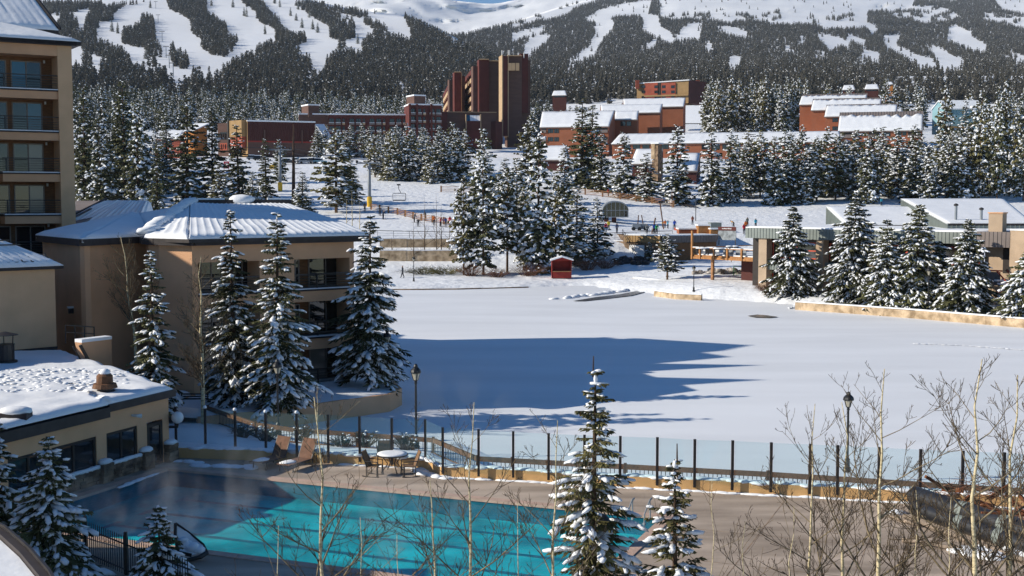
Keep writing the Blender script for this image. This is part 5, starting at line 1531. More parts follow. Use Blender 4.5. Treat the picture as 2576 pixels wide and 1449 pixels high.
for j in range(15):
    plan(rt.choice(['s2', 'p2', 's3', 'o1']), 806 + j * 21 + rt.uniform(-7, 7), rt.uniform(308, 330), rt.uniform(395, 440), rt.uniform(17, 24), 'snow frosted conifer standing before the low red hotel wing', 'conifers before the low hotel wing')
gU = 'pines among the upper houses'
for j in range(64):
    px = rt.uniform(1766, 2012) if j < 30 else (rt.uniform(2020, 2340) if j < 42 else rt.uniform(2360, 2590))
    if j < 30: yt, d = rt.uniform(182, 225), rt.uniform(520, 560)
    elif j < 42: yt, d = rt.uniform(192, 225), rt.uniform(540, 620)
    else: yt, d = rt.uniform(205, 300), rt.uniform(400, 520)
    plan(rt.choice(['p0', 'p1', 'p2', 'p3', 's3']), px, yt, d, rt.uniform(17, 24) * 500 / d, 'tall snowy pine among the upper houses', gU)
gV = 'conifers of the valley behind the tower'
for j in range(52):
    px = rt.uniform(1345, 1600); d = rt.uniform(470, 680); yb = HOR - (onground(px, d).z - CAMZ) * FL / d
    plan(rt.choice(['p0', 'p2', 's3', 's1', 'd0']), px, yb - rt.uniform(9, 15) * FL / d, d, rt.uniform(8, 12) * 1000 / d, 'dark snow dusted conifer in the wood behind the tower and condominiums', gV)
for j in range(46):
    px = rt.uniform(800, 1120); d = rt.uniform(470, 600); yb = HOR - (onground(px, d).z - CAMZ) * FL / d
    plan(rt.choice(['p0', 'p2', 's3', 's2', 's1']), px, yb - rt.uniform(9, 16) * FL / d, d, rt.uniform(8, 12) * 1000 / d, 'snow frosted conifer in the wood behind the low hotel wing', 'conifers behind the low hotel wing')
for px, yt, d in ((1640, 395, 250), (1760, 400, 255), (1880, 420, 262), (2090, 420, 262), (2290, 420, 268), (1590, 420, 255)):
    pass
# lone trees on the open ski runs
for x, y in ((282, 80), (296, 84), (368, 148), (532, 14), (586, 18), (614, 40), (620, 42), (691, 8), (704, 18), (731, 40), (745, 52), (778, 44), (760, 70), (787, 74), (799, 82), (667, 86), (750, 24), (378, 20), (900, 110)):
    q = slope_point('L', x, y)
    if q is None: continue
    TREES.append((rt.uniform(9, 12) * FL / q.y, rt.choice(['s0', 'd0', 'o0']), q - Vector((0, 0, .5)), rt.uniform(12, 16), rt.uniform(2.4, 3.2), 'lone dark conifer standing on the open snow of the ski runs', 'lone trees on the ski runs'))
TREES.sort(key=lambda t: -t[0])
for n, (hp, key, q, H, hw, lb, grp) in enumerate(TREES):
    h0, r0, tm, cm, kind = KIND[key]
    sx = hw / r0
    t = thing('pine_tree' if kind == 'pine' else 'spruce_tree', lb, 'tree', q, grp)
    t.rotation_euler.z = rt.uniform(0, 6.28); t.scale = (sx, sx, H / h0)
    link('trunk', tm, t); link('crown', cm, t)
print('trees', len(TREES))
# ---------------------------------------------------------------- far shore: low stone walls, culvert, kiosk
def gpt(px, yb, lo=100.0, hi=480.0):
    y = lo
    while y < hi:
        q = onground(px, y)
        if project(q.x, q.y, q.z)[1] <= yb: return q
        y += .75
    return onground(px, hi)
def wall_run(name, label, pts, z0, z1, m, th=.35, snow=.12, piece='wall_length', stones=0):
    root = thing(name, label, 'wall', (pts[0][0], pts[0][1], z0 if not callable(z0) else z0(0)))
    rn = random.Random(len(pts))
    for a, c in zip(pts, pts[1:]):
        f = Face(a, c); k = max(1, int(f.L / 3.2))
        for i in range(k):
            b = MB(); f.box(b, f.L * i / k + .01, f.L * (i + 1) / k - .01, z0, z1 + rn.uniform(-.02, .02), -th, rn.uniform(0, .03)); b.build(piece, m, root)
        if snow:
            b = MB(); f.box(b, 0, f.L, z1 + .03, z1 + .03 + snow, -th, .01); b.build('snow_cover', 'snow', root)
    return root
wall_run('lake_wall', 'long tan stone lake wall under the lodge spruces', [tuple(G(x, y, .0).xy) for x, y in ((2000, 779), (2150, 790), (2300, 801), (2576, 825), (2760, 842))], -.3, .78, 'stone_wall')
wall_run('lake_wall', 'short tan stone lake wall to the right of the culvert mouth', [tuple(G(x, y, .0).xy) for x, y in ((1645, 745), (1700, 753), (1764, 756))], -.3, .62, 'stone_wall')
wall_run('terrace_wall', 'lower tan stone retaining wall below the ski terrace', [xy(955, 190, 650), xy(1155, 190, 650)], 1.6, 3.7, 'stone_wall')
wall_run('terrace_wall', 'upper tan stone retaining wall below the ski terrace', [xy(955, 194, 610), xy(1160, 194, 610)], 3.6, 5.35, 'stone_wall')
wall_run('shore_kerb', 'thin brown kerb along the snowy far shore', [tuple(G(x, y, 0).xy) for x, y in ((985, 730), (1150, 729), (1330, 724))], -.2, .16, 'stone_dark', .25, 0)
# culvert: face of single stones with three round openings
A, B = xy(1596, 168, 705), xy(1664, 163, 705); f = Face(A, B)
cv = thing('culvert', 'stone faced culvert with three round openings by the far shore', 'culvert', (A[0], A[1], -.2))
b = MB(); f.box(b, 0, f.L, -.4, .95, -1.2, -.1); b.build('backing', 'stone_dark', cv)
rn = random.Random(12); holes = (.75, 1.85, 2.95)
for i in range(13):
    for j in range(5):
        u = i * f.L / 13; z = -.3 + j * .26
        c = u + f.L / 26
        if any(abs(c - h) < .36 and z < .25 for h in holes): continue
        b = MB(); f.box(b, u + .02, u + f.L / 13 - .02, z + .015, z + .25, -.15, rn.uniform(.0, .09)); b.build('stone', 'stone_wall', cv)
for h in holes:
    b = MB(); b.tube([f.p(h, .0, -.4), f.p(h, .0, .06)], .34, 14); b.build('pipe_mouth', 'black', cv)
b = MB(); f.box(b, -.2, f.L + .2, .98, 1.14, -1.3, .1); b.build('snow_cover', 'snow', cv)
f2 = Face(xy(1502, 176, 716), A); b = MB(); b.hexa([f2.p(0, -.3, 0), f2.p(f2.L, -.3, 0), f2.p(f2.L, -.3, -.4), f2.p(0, -.3, -.4), f2.p(0, .25, 0), f2.p(f2.L, 1.0, 0), f2.p(f2.L, 1.0, -.4), f2.p(0, .25, -.4)]); b.build('wing_wall', 'stone_dark', cv)
# streak of open water, and one of painted shade, on the ice
def streak(pts, m='ice'):
    b = MB(); n = len(pts)
    b.add([G(x, y, .085) for x, y in pts], [list(range(n))[::-1]]); return b
b = streak([(1880, 794), (1905, 791), (1930, 793), (1958, 797), (1935, 799), (1900, 798)]); struct('dark_streak', b, 'ice')
b = streak([(1440, 757), (1500, 747), (1560, 740), (1625, 727), (1640, 729), (1590, 743), (1520, 752), (1470, 757)]); struct('dark_streak', b, 'ice')  # dark strip in place of the channel's shadow
b = lumps([G(1400, 752, .06), G(1560, 733, .06), G(1622, 724, .06)], .5, .22, 31, .9, .5); struct('snow_drift', b, 'snow', sm=True)
# red kiosk
q = gpt(1413, 699)
k = thing('red_kiosk', 'small red wooden kiosk with counter and snowy roof on the far shore', 'kiosk', q)
w = 48 * q.y / FL; h = 44 * q.y / FL
b = MB(); b.box((-w / 2, 0, 0), (w / 2, .1, h)); b.build('back_wall', 'red', k, local=True)
for s in (-1, 1):
    b = MB(); b.box((s * w / 2 - .1, -1.5, 0), (s * w / 2, 0, h)); b.build('side_wall', 'red', k, local=True)
b = MB(); b.box((-w / 2 + .101, -1.5, 0), (w / 2 - .101, -1.4, h * .36)); b.build('front_wall', 'red', k, local=True)
b = MB(); b.box((-w / 2 + .05, -1.75, h * .36), (w / 2 - .05, -1.3, h * .40)); b.build('counter', 'fence_wood', k, local=True)
b = MB()
for s in (-1, 1): b.slab([(0, -1.8, h + .42), (0, .3, h + .42), (s * (w / 2 + .2), .3, h - .02), (s * (w / 2 + .2), -1.8, h - .02)], .08)
b.build('roof', 'red', k, local=True)
b = MB(); b.add([(-w / 2, -1.45, h - .02), (w / 2, -1.45, h - .02), (0, -1.45, h + .36), (-w / 2, -1.4, h - .02), (w / 2, -1.4, h - .02), (0, -1.4, h + .36)], [(0, 1, 2), (5, 4, 3), (0, 3, 4, 1)]); b.build('gable', 'red', k, local=True)
b = MB()
for s in (-1, 1): b.slab([(0, -1.85, h + .64), (0, .35, h + .64), (s * (w / 2 + .25), .35, h + .16), (s * (w / 2 + .25), -1.85, h + .16)], .18)
b.build('roof_snow', 'snow', k, local=True)

# ---------------------------------------------------------------- ski lodge on the right
def siding(F, u0, u1, z0, z1, root, m='grey_metal', pitch=.42, n0=0.0, z1b=None, z0b=None, name='wall_panel'):
    """standing-seam metal: every panel and seam with its own edges"""
    k = max(1, int(round((u1 - u0) / pitch)))
    for i in range(k):
        a, c = u0 + (u1 - u0) * i / k, u0 + (u1 - u0) * (i + 1) / k
        zt = z1 if z1b is None else lerp(z1, z1b, (i + .5) / k)
        b = MB(); F.box(b, a + .012, c - .02, z0, zt, n0 - .06, n0)
        F.box(b, c - .03, c + .01, z0, zt, n0 - .06, n0 + .05)
        b.build(name, m, root)
LA, LB = xy(1875, 150, 580), xy(2456, 130, 590)
FLg = Face(LA, LB); zt = 8.2
lodge = thing('ski_lodge', 'long lodge with grey green metal fascia, tan pillars and red window frames', 'building', (LA[0], LA[1], 1))
L = FLg.L
siding(FLg, 0, L, zt - 1.2, zt, lodge)
b = MB(); FLg.box(b, 0, L, zt - 1.19, zt - .01, -.4, -.07); b.build('fascia_backing', 'dark_metal', lodge)
b = MB(); q = [FLg.p(0, 0, -.06), FLg.p(L, 0, -.06), FLg.p(L + 6, 0, -22), FLg.p(2, 0, -24)]; b.prism([(p.x, p.y) for p in q], zt - .5, zt + .02); b.build('roof', 'fascia', lodge)
flat_snow([(p.x, p.y) for p in q], zt + .02, lodge, .2, bumpy=.06, step=2)
f3 = Face(FLg.p(0, 0, -9).xy, FLg.A); siding(f3, 0, f3.L - .1, zt - 1.2, zt, lodge, pitch=.8)
Fw = FLg.off(-1.6)
cols = [(1905, 1925, 712), (2049, 2068, 728), (2180, 2198, 735), (2330, 2348, 740)]
for x0, x1, yb in cols:
    u0, u1 = FLg.u(x0, 650), FLg.u(x1, 650)
    b = MB(); FLg.box(b, u0, u1, 0.2, zt - 1.201, -1.4, -.25); b.build('pillar', 'lodge_tan', lodge)
b = MB(); Fw.box(b, 0, L, 0, zt - 1.2, -.4, -.05); b.build('dark_wall', 'frame_dark', lodge)
edges = [FLg.u(1925, 650)] + [v for x0, x1, _ in cols[1:] for v in (FLg.u(x0, 650), FLg.u(x1, 650))] + [L - .2]
for i in range(0, len(edges), 2):
    u0, u1 = edges[i] + .02, edges[i + 1] - .02
    k = max(1, int((u1 - u0) / 2.2))
    for j in range(k):
        a, c = lerp(u0, u1, j / k), lerp(u0, u1, (j + 1) / k)
        window(Fw, a, c, 4.65, 6.6, lodge, 1, 'red_frame', 'glass', .14, rows=2 if j % 2 else 1)
        window(Fw, a, c, 1.2, 3.1, lodge, 1, 'red_frame', 'glass', .1)
    siding(FLg, u0, u1, 3.3, 4.4, lodge, n0=-.6)
# sheds on the roof: side walls of panels, snowy sloping tops
def roof_shed(pts_side, px_r, y_r, d0, d1, label_n):
    """pts_side: picture points of the left side wall: back top, back bottom, front top, front bottom"""
    bt, bb, ft, fb = pts_side
    a = P(*bt, d0); c = P(*ft, d1)
    f = Face((a.x, a.y), (c.x, c.y))
    zb = zt + .05
    siding(f, 0, f.L, zb, a.z, lodge, z1b=max(c.z, zb + .25), pitch=.5)
    r0 = P(px_r[0], y_r[0], d0); r1 = P(px_r[1], y_r[1], d1)
    r0.z = a.z; r1.z = c.z
    b = MB(); b.slab([c, r1, r0, a], .25); b.build('shed_roof', 'fascia', lodge)
    snow_slope(c, r1, r0, a, lodge, th=.18, nu=30, nv=10, seed=len(label_n))
    f2 = Face((c.x, c.y), (r1.x, r1.y)); siding(f2, 0, f2.L, zb, max(c.z - .2, zb + .1), lodge, pitch=.5)
roof_shed(((2078, 520), (2078, 575), (2128, 566), (2128, 577)), (2330, 2340), (505, 560), 166, 151, 'a')
roof_shed(((2266, 500), (2266, 575), (2384, 562), (2384, 579)), (2525, 2600), (494, 560), 172, 138, 'abc')
for px, y0, y1, lb in ((2404, 514, 560, 'taller grey vent pipe on the snowy lodge shed roof'), (2468, 524, 560, 'shorter grey vent pipe beside the tan lodge chimney')):
    q = P(px, y1, 141); t = thing('vent_pipe', lb, 'vent pipe', q - Vector((0, 0, .4)), 'vent pipes on the lodge roof')
    hh = (y1 - y0) * 141 / FL
    b = MB(); b.lathe((0, 0, 0), [(.16, 0), (.16, hh + .3)], 10); b.build('pipe', 'grey_pole', t, local=True)
    b = MB(); b.lathe((0, 0, 0), [(.26, hh + .22), (.26, hh + .4), (.05, hh + .5)], 10); b.build('cap', 'dark_metal', t, local=True)
a = P(2486, 584, 131); c = P(2521, 584, 130); f = Face((a.x, a.y), (c.x, c.y)); b = MB(); f.box(b, 0, f.L, 7.8, f.z(2500, 537), -1.1, 0); b.build('chimney', 'lodge_tan', lodge)
b = MB(); f.box(b, -.08, f.L + .08, f.z(2500, 537) + .001, f.z(2500, 534), -1.18, .08); b.build('chimney_cap', 'stucco', lodge)
# brown canopy and sunlit tan end wall
f = Face(LB, xy(2541, 127.5, 590)); siding(f, .05, f.L, f.z(2500, 622), f.z(2500, 583), lodge, 'grey_roof', .45, name='canopy_panel')
b = MB(); f.box(b, 0, f.L, f.z(2500, 622) + .1, f.z(2500, 583) - .05, -5, -.07); b.build('canopy', 'fascia', lodge)
g = Face(xy(2541, 127.5, 590), xy(2760, 119, 590)); b = MB(); g.box(b, 0, g.L, .2, g.z(2560, 580), -6, 0); b.build('end_wall', 'lodge_tan', lodge)
b = MB(); g.box(b, .0, g.L, g.z(2560, 580) + .001, g.z(2560, 580) + .14, -6, .05); b.build('snow_cover', 'snow', lodge)
h = f.off(-2.2); b = MB(); h.box(b, 0, h.L, .3, 7, -.4, 0); b.build('recess_wall', 'lodge_tan', lodge)
b = MB(); h.box(b, h.L * .55, h.L * .85, 4.0, 6.6, -.02, .05); b.build('door', 'frame_dark', lodge)
siding(f, .2, f.L - 1, 2.8, 4.2, lodge, 'grey_roof', .4, n0=-.2)
b = MB(); f.box(b, .1, f.L - .8, 4.25, 4.4, -.3, -.1); b.build('red_rail', 'red_frame', lodge)
b = MB(); a = f.p(f.L - 1.2, 4.4, .3); c = f.p(f.L + 1.5, 2.2, 1.5)
for o_ in (0, 1.1): b.bar(a + Vector((o_, 0, 0)), c + Vector((o_, 0, 0)), .1, .12)
b.build('stair_rail', 'red_frame', lodge)
for i in range(7):
    b = MB(); p = a.lerp(c, i / 7); b.box((p.x - .1, p.y - .5, p.z - 1.1), (p.x + 1.2, p.y + .2, p.z - .95)); b.build('stair_step', 'snow', lodge)
b = MB(); p = P(2530, 735, 124); b.box((p.x - 1, p.y, p.z - .5), (p.x + 1, p.y + .08, p.z - .35)); b.box((p.x - 1, p.y, p.z - .05), (p.x + 1, p.y + .08, p.z + .1)); b.box((p.x - 1, p.y, p.z - 1), (p.x - .9, p.y + .08, p.z + .1)); b.build('red_barrier', 'red_frame', lodge)

# ---------------------------------------------------------------- wooden sun deck of the lodge
DA, DB = xy(1742, 161, 640), xy(1904, 153, 640); FD = Face(DA, DB)
deck = thing('sun_deck', 'raised orange wooden sun deck with snow on its railing', 'deck', (DA[0], DA[1], 1.2))
zf_ = 4.45
b = MB(); q = [FD.p(0, 0, -.12), FD.p(FD.L, 0, -.12), FD.p(FD.L + 3, 0, -13), FD.p(1, 0, -13)]; b.prism([(p.x, p.y) for p in q], zf_ - .2, zf_); b.build('floor', 'cedar', deck)
b = MB(); b.prism([(p.x, p.y) for p in [FD.p(.3, 0, -.5), FD.p(FD.L, 0, -.5), FD.p(FD.L + 3, 0, -12.5), FD.p(1.3, 0, -12.5)]], zf_ + .005, zf_ + .14); b.build('floor_snow', 'snow', deck)
k = 6
for i in range(k):
    b = MB(); FD.box(b, FD.L * i / k + .01, FD.L * (i + 1) / k - .01, zf_ - .48, zf_ - .205, -.15, .02); b.build('beam', 'cedar', deck)
for px, top, bot in ((1741, 7.55, 3.9), (1761, 5.5, 3.95), (1796, 5.5, 3.95), (1830, 5.5, 3.95), (1866, 5.5, 3.95), (1900, 5.5, 3.95)):
    u = FD.u(px, 640); b = MB(); FD.box(b, u - .11, u + .11, bot, top, -.1, .14); b.build('post', 'cedar', deck)
u = FD.u(1842, 640); b = MB(); FD.box(b, u - .11, u + .11, zf_, 7.6, -9, -8.78); b.build('post', 'cedar', deck)
u = FD.u(1791, 660); b = MB(); FD.box(b, u - .16, u + .16, .9, zf_ - .48, -.3, .02); b.build('support_post', 'fence_wood', deck)
b = MB(); FD.box(b, 0, FD.L, 5.32, 5.42, -.1, .1); b.build('hand_rail', 'cedar', deck)
for i in range(5):
    b = MB(); FD.box(b, .1 + FD.L * i / 5, FD.L * (i + .93) / 5, 5.425, 5.51, -.1, .1); b.build('rail_snow', 'snow', deck)
FS = Face(FD.p(0, 0, -12).xy, DA); b = MB(); FS.box(b, 0, FS.L, 5.32, 5.42, -.1, .1); b.build('hand_rail', 'cedar', deck)
for px0, px1, m in ((1747, 1759, 'white'), (1778, 1794, 'white'), (1805, 1828, 'grey_pole'), (1836, 1862, 'grey_pole')):
    b = MB(); FD.box(b, FD.u(px0, 640), FD.u(px1, 640), zf_ + .15, zf_ + .8, -1.2, -1.1); b.build('screen_panel', m, deck)
for i in range(3):
    b = MB(); FD.box(b, .12, FD.L, zf_ + .2 + .27 * i, zf_ + .225 + .27 * i, -.02, .02); b.build('wire', 'dark_metal', deck)
FM = Face(xy(1852, 157.5, 680), xy(1906, 155, 680)); b = MB(); FM.box(b, 0, FM.L, .7, zf_ - .5, -5, -1); b.build('under_wall', 'maroon', deck)
for i, (px, lb) in enumerate(((1835, 'round barbecue under snow on the sun deck, nearer its tall post'), (1850, 'round barbecue under snow on the sun deck, nearer the lodge'))):
    q = P(px, 612, 160); q.z = zf_ + .14
    t = thing('barbecue', lb, 'barbecue', q, 'barbecues on the sun deck')
    b = MB(); b.tube([(-.35, 0, .7), (.35, 0, .7)], .3, 12); b.build('drum', 'black', t, True, True)
    b = MB(); b.blob((0, 0, .98), ((.5, 0, 0), (0, .3, 0), (0, 0, .14)), 0, None, 0, 9, 4); b.build('snow', 'snow', t, True, True)
    for s in (-.25, .25):
        b = MB(); b.tube([(s, 0, 0), (s, 0, .5)], .05, 6); b.build('leg', 'black', t, local=True)
for i, (px, y, d) in enumerate(((1768, 617, 158), (1790, 614, 160), (1812, 616, 157))):
    q = P(px, y, d); q.z = zf_ + .14; t = thing('deck_table', ('snow covered table on the sun deck by the tall corner post', 'snow covered table in the middle of the sun deck', 'snow covered table on the sun deck by the barbecues')[i], 'table', q, 'snowed-in tables on the sun deck')
    b = MB(); b.box((-.9, -.4, .7), (.9, .4, .75)); b.build('top', 'dark_metal', t, local=True)
    b = MB(); b.blob((0, 0, .82), ((.9, 0, 0), (0, .42, 0), (0, 0, .13)), 0, random.Random(i), .1, 10, 4); b.build('snow', 'snow', t, True, True)
    for s in (-.7, .7):
        b = MB(); b.box((s - .04, -.3, 0), (s + .04, .3, .7)); b.build('leg', 'dark_metal', t, local=True)
for i, (x0, x1, lb) in enumerate(((1847, 1880, 'wide green steel frame below the sun deck'), (1884, 1902, 'narrow green steel frame beside the lodge pillar'))):
    q = gpt((x0 + x1) / 2, 694); t = thing('steel_frame', lb, 'frame', q, 'green frames under the deck'); w = (x1 - x0) * q.y / FL / 2
    b = MB(); b.bar((-w, 0, 1.25), (w, 0, 1.05), .09, .09); b.build('top_bar', 'green_paint', t, local=True)
    for s in (-1, 1):
        b = MB(); b.bar((s * w, 0, -.1), (s * w, 0, 1.2), .09, .09); b.bar((s * w, 0, 1.1), (s * w * .3, .6, 0), .05, .05); b.build('leg', 'green_paint', t, local=True)
    b = MB(); b.bar((-w, 0, .1), (w, 0, .1), .06, .06); b.build('bottom_bar', 'green_paint', t, local=True)
q = gpt(1830, 688); b = MB(); rn = random.Random(8)
for i in range(60): b.blob(q + Vector((rn.gauss(0, 1.6), rn.gauss(0, .5), rn.uniform(-.2, .5))), ((rn.uniform(.3, .7), 0, 0), (0, .4, 0), (0, 0, .3)), 0, rn, .3, 7, 3)
struct('muddy_snow', b, 'dirt', sm=True)

# ---------------------------------------------------------------- storage building under the ski terrace
SA, SB, SC_ = xy(1573, 196, 600), xy(1662, 192, 600), xy(1802, 196, 600)
sh = thing('storage_building', 'low brown storage building with white garage door under the ski terrace', 'building', (SA[0], SA[1], 1.9))
f = Face(SA, SB); f2 = Face(SB, SC_); ztop = 5.9
b = MB(); b.prism([SA, SB, SC_, (SC_[0] + 1, SC_[1] + 9), (SA[0] - 1, SA[1] + 9)], 1.4, ztop - .05); b.build('wall', 'stone_dark', sh)
b = MB(); f2.box(b, .02, f2.L, 1.5, ztop - 1.15, 0, .06); b.build('brown_wall', 'brown_wood', sh)
siding(f, .02, f.L + .05, ztop - 1.05, ztop, sh, 'tan_house', .5, n0=.25)
siding(f2, .1, f2.L, ztop - 1.05, ztop, sh, 'grey_roof', .5, n0=.25)  # shade on this fascia side is put into its darker colour
b = MB(); f.box(b, -.1, f.L, ztop + .002, ztop + .15, -4, .3); b.build('snow_cover', 'snow', sh)
b = MB(); f2.box(b, .0, f2.L, ztop + .002, ztop + .14, -4, .3); b.build('snow_cover', 'snow', sh)
u0, u1 = f.u(1583, 630), f.u(1621, 630)
for i in range(5):
    b = MB(); z0 = 2.0 + i * .48; f.box(b, u0, u1, z0 + .01, z0 + .47, 0, .09); b.build('door_panel', 'white', sh)
b = MB(); rail0 = f.p(-.2, ztop + .9, .5); rail1 = f.p(2.6, 3.2, .9)
for o_ in (0, .45): b.bar(rail0 - Vector((0, 0, o_)), rail1 - Vector((0, 0, o_)), .06, .06)
for t_ in (0, .25, .5, .75, 1): p = rail0.lerp(rail1, t_); b.bar(p, p - Vector((0, 0, 1)), .06, .06)
b.build('stair_rail', 'dark_metal', sh)
b = MB(); f2.box(b, f2.u(1688, 620) - .4, f2.u(1688, 620) + .5, 3.3, 4.6, .06, .4); b.build('vent_box', 'grey_pole', sh)
wall_run('terrace_wall', 'rough brown stone wall with orange netting beside the storage building', [xy(1528, 199, 620), xy(1573, 197.5, 620)], 2.0, 4.85, 'stone_dark', .5, .1)
for i, (px, rz) in enumerate(((1543, .3), (1562, 0))):
    q = P(px, 628, 196.8); t = thing('orange_tape', 'strip of orange netting on the brown stone wall, the ' + ('slanted' if i == 0 else 'upright') + ' one', 'netting', q, 'orange netting strips')
    b = MB(); b.hexa([(-.12 - rz, 0, -.5), (.25 - rz, 0, -.5), (.25 - rz, .05, -.5), (-.12 - rz, .05, -.5), (-.12 + rz, 0, .5), (.25 + rz, 0, .5), (.25 + rz, .05, .5), (-.12 + rz, .05, .5)]); b.build('strip', 'orange_net', t, local=True)
b = MB(); rn = random.Random(18)
for i in range(40):
    q = gpt(rn.uniform(1545, 1632), rn.uniform(655, 667)); b.blob(q + Vector((0, 0, .2)), ((rn.uniform(.3, .7), 0, 0), (0, rn.uniform(.3, .5), 0), (0, 0, rn.uniform(.25, .5))), 0, rn, .35, 6, 3)
o = struct('dark_rocks', b, 'black', 'stuff')
# terrace railing
def metal_rail(name, label, pts, h=1.05, m='dark_metal', step=2.2):
    t = thing(name, label, 'railing', pts[0])
    for a, c in zip(pts, pts[1:]):
        a, c = Vector(a), Vector(c)
        for k, z in enumerate((h, h * .66, h * .33)):
            b = MB(); r = .09 if k == 0 else .03; b.bar(a + Vector((0, 0, z)), c + Vector((0, 0, z)), r, r); b.build('rail', m, t)
        n = max(1, int((c - a).length / step))
        for i in range(n + 1):
            p = a.lerp(c, i / n); b = MB(); b.bar(p, p + Vector((0, 0, h)), .05, .05); b.build('post', m, t)
    return t
metal_rail('terrace_railing', 'dark metal railing on the ski terrace above the storage building', [P(1520, 603, 199), P(1600, 600, 203), P(1692, 597, 203)])
metal_rail('terrace_railing', 'long dark railing along the ski terrace above the stone walls', [P(950, 597, 196), P(1150, 601, 196)])

# huts and banner on the terrace
def hut(name, label, px0, px1, y0, y1, d, dep, m, snow=True, cat='hut', group='huts on the ski terrace'):
    f = Face(xy(px0, d, y1), xy(px1, d, y1)); z0, z1 = f.z(px0, y1), f.z(px0, y0)
    t = thing(name, label, cat, (f.A.x, f.A.y, z0), group)
    n = max(2, int((z1 - z0) / .3))
    b = MB(); f.box(b, .02, f.L - .02, z0 - .3, z1 - .02, -dep, -.05); b.build('box', m, t)
    for i in range(n):
        b = MB(); f.box(b, 0, f.L, lerp(z0, z1, i / n) + .01, lerp(z0, z1, (i + 1) / n) - .01, -.05, .03); b.build('board', m, t)
    if snow:
        b = MB(); f.box(b, -.1, f.L + .1, z1, z1 + .2, -dep - .1, .1); b.build('snow_cover', 'snow', t)
    return f, t
hut('terrace_hut', 'low red brown hut with snow on top on the ski terrace', 1708, 1755, 577, 592, 202, 3, 'orange_wall')
hut('terrace_hut', 'orange board hut next to the red brown one', 1757, 1786, 568, 594, 200, 3, 'cedar')
hut('terrace_hut', 'grey metal hut behind the orange board hut', 1788, 1815, 560, 578, 206, 3, 'grey_metal', False)
hut('terrace_hut', 'orange brown box hut against the photo banner', 1788, 1806, 577, 600, 198, 2, 'cedar')
f = Face(xy(1807, 196, 590), xy(1851, 194, 590)); z0, z1 = f.z(1830, 604), f.z(1830, 571)
t = thing('photo_banner', 'photo banner with maroon header and one line of pale lettering', 'banner', (f.A.x, f.A.y, z0))
b = MB(); f.box(b, 0, f.L, z0, z1, -.15, 0); b.build('board', 'grey_pic', t)
b = MB(); f.box(b, -.02, f.L + .02, z1 - .55, z1 + .02, .002, .06); b.build('header', 'maroon_dark', t)
b = MB(); u = .7; rn = random.Random(4)
for i in range(11):
    w = rn.uniform(.08, .15); f.box(b, u, u + w, z1 - .33, z1 - .33 + rn.uniform(.1, .19), .061, .07); u += w + .04
b.build('lettering', 'white', t)
for u in (.1, f.L - .1):
    b = MB(); f.box(b, u - .06, u + .06, z0 - .8, z0, -.12, -.02); b.build('leg', 'dark_metal', t)
f = Face(xy(1696, 214, 575), xy(1706, 212, 575)); t = thing('terrace_sign', 'small red upright sign at the end of the terrace huts', 'sign', f.p(0, f.z(1700, 592)))
b = MB(); f.box(b, 0, f.L, f.z(1700, 592), f.z(1700, 573), -.1, 0); b.build('board', 'red_wall', t)
q = P(1843, 588, 176)
t = thing('picnic_bench', 'dark wooden bench on the snow behind the sun deck', 'bench', (xy(1862, 190, 590)[0], 190, zg(xy(1862, 190, 590)[0], 190) + .5))
for k in range(3):
    b = MB(); b.bar((-1.4, 0, .3 + .3 * k), (1.4, 0, .3 + .3 * k), .06, .14); b.build('board', 'wood_rail', t, local=True)
for s in (-1.3, 1.3):
    b = MB(); b.bar((s, 0, -.8), (s, 0, 1.1), .1, .1); b.build('post', 'wood_rail', t, local=True)

# ---------------------------------------------------------------- log fences
def log_fence(label, pts, h=1.15, rails=4, step=3.4, m='fence_wood', group=None):
    t = thing('log_fence', label, 'fence', pts[0], group)
    for a, c in zip(pts, pts[1:]):
        L = (c - a).length; n = max(1, int(L / step))
        for i in range(n):
            x0, x1 = lerp(a.x, c.x, i / n), lerp(a.x, c.x, (i + 1) / n); y0, y1 = lerp(a.y, c.y, i / n), lerp(a.y, c.y, (i + 1) / n)
            p, q = Vector((x0, y0, zg(x0, y0))), Vector((x1, y1, zg(x1, y1)))
            for k in range(rails):
                b = MB(); z = h * (.22 + .74 * k / (rails - 1)); b.bar(p + Vector((0, 0, z)), q + Vector((0, 0, z)), .09, .085); b.build('rail', m, t)
            b = MB(); b.box((p.x - .16, p.y - .16, p.z - .3), (p.x + .16, p.y + .16, p.z + h + .12)); b.build('post', m, t)
    b = MB(); b.box((q.x - .16, q.y - .16, q.z - .3), (q.x + .16, q.y + .16, q.z + h + .12)); b.build('post', m, t)
    return t
log_fence('brown log fence running from the near lift tower down to the shore pines', [gpt(934, 528), gpt(1000, 541), gpt(1060, 556), gpt(1146, 570)])
log_fence('upper brown log fence beyond the lift chair', [gpt(1110, 484), gpt(1210, 485), gpt(1300, 487), gpt(1400, 488), gpt(1472, 491), gpt(1560, 502), gpt(1640, 512), gpt(1694, 522)], 1.3)
for i in range(4):
    px = 1702 + 11 * i
    a, c = gpt(px, 513 + 2 * i), gpt(px + 20, 523 + i)
    t = thing('fence_shadow', 'dark strip on snow drawn as the shadow of the log fence end', 'painted shadow', a, 'shadow strips at the log fence end')
    b = MB()  # dark bars laid as the log fence's cast shadow
    b.bar(a + Vector((0, 0, .3)), c + Vector((0, 0, .3)), .3, .12); b.build('board', 'dark_metal', t)
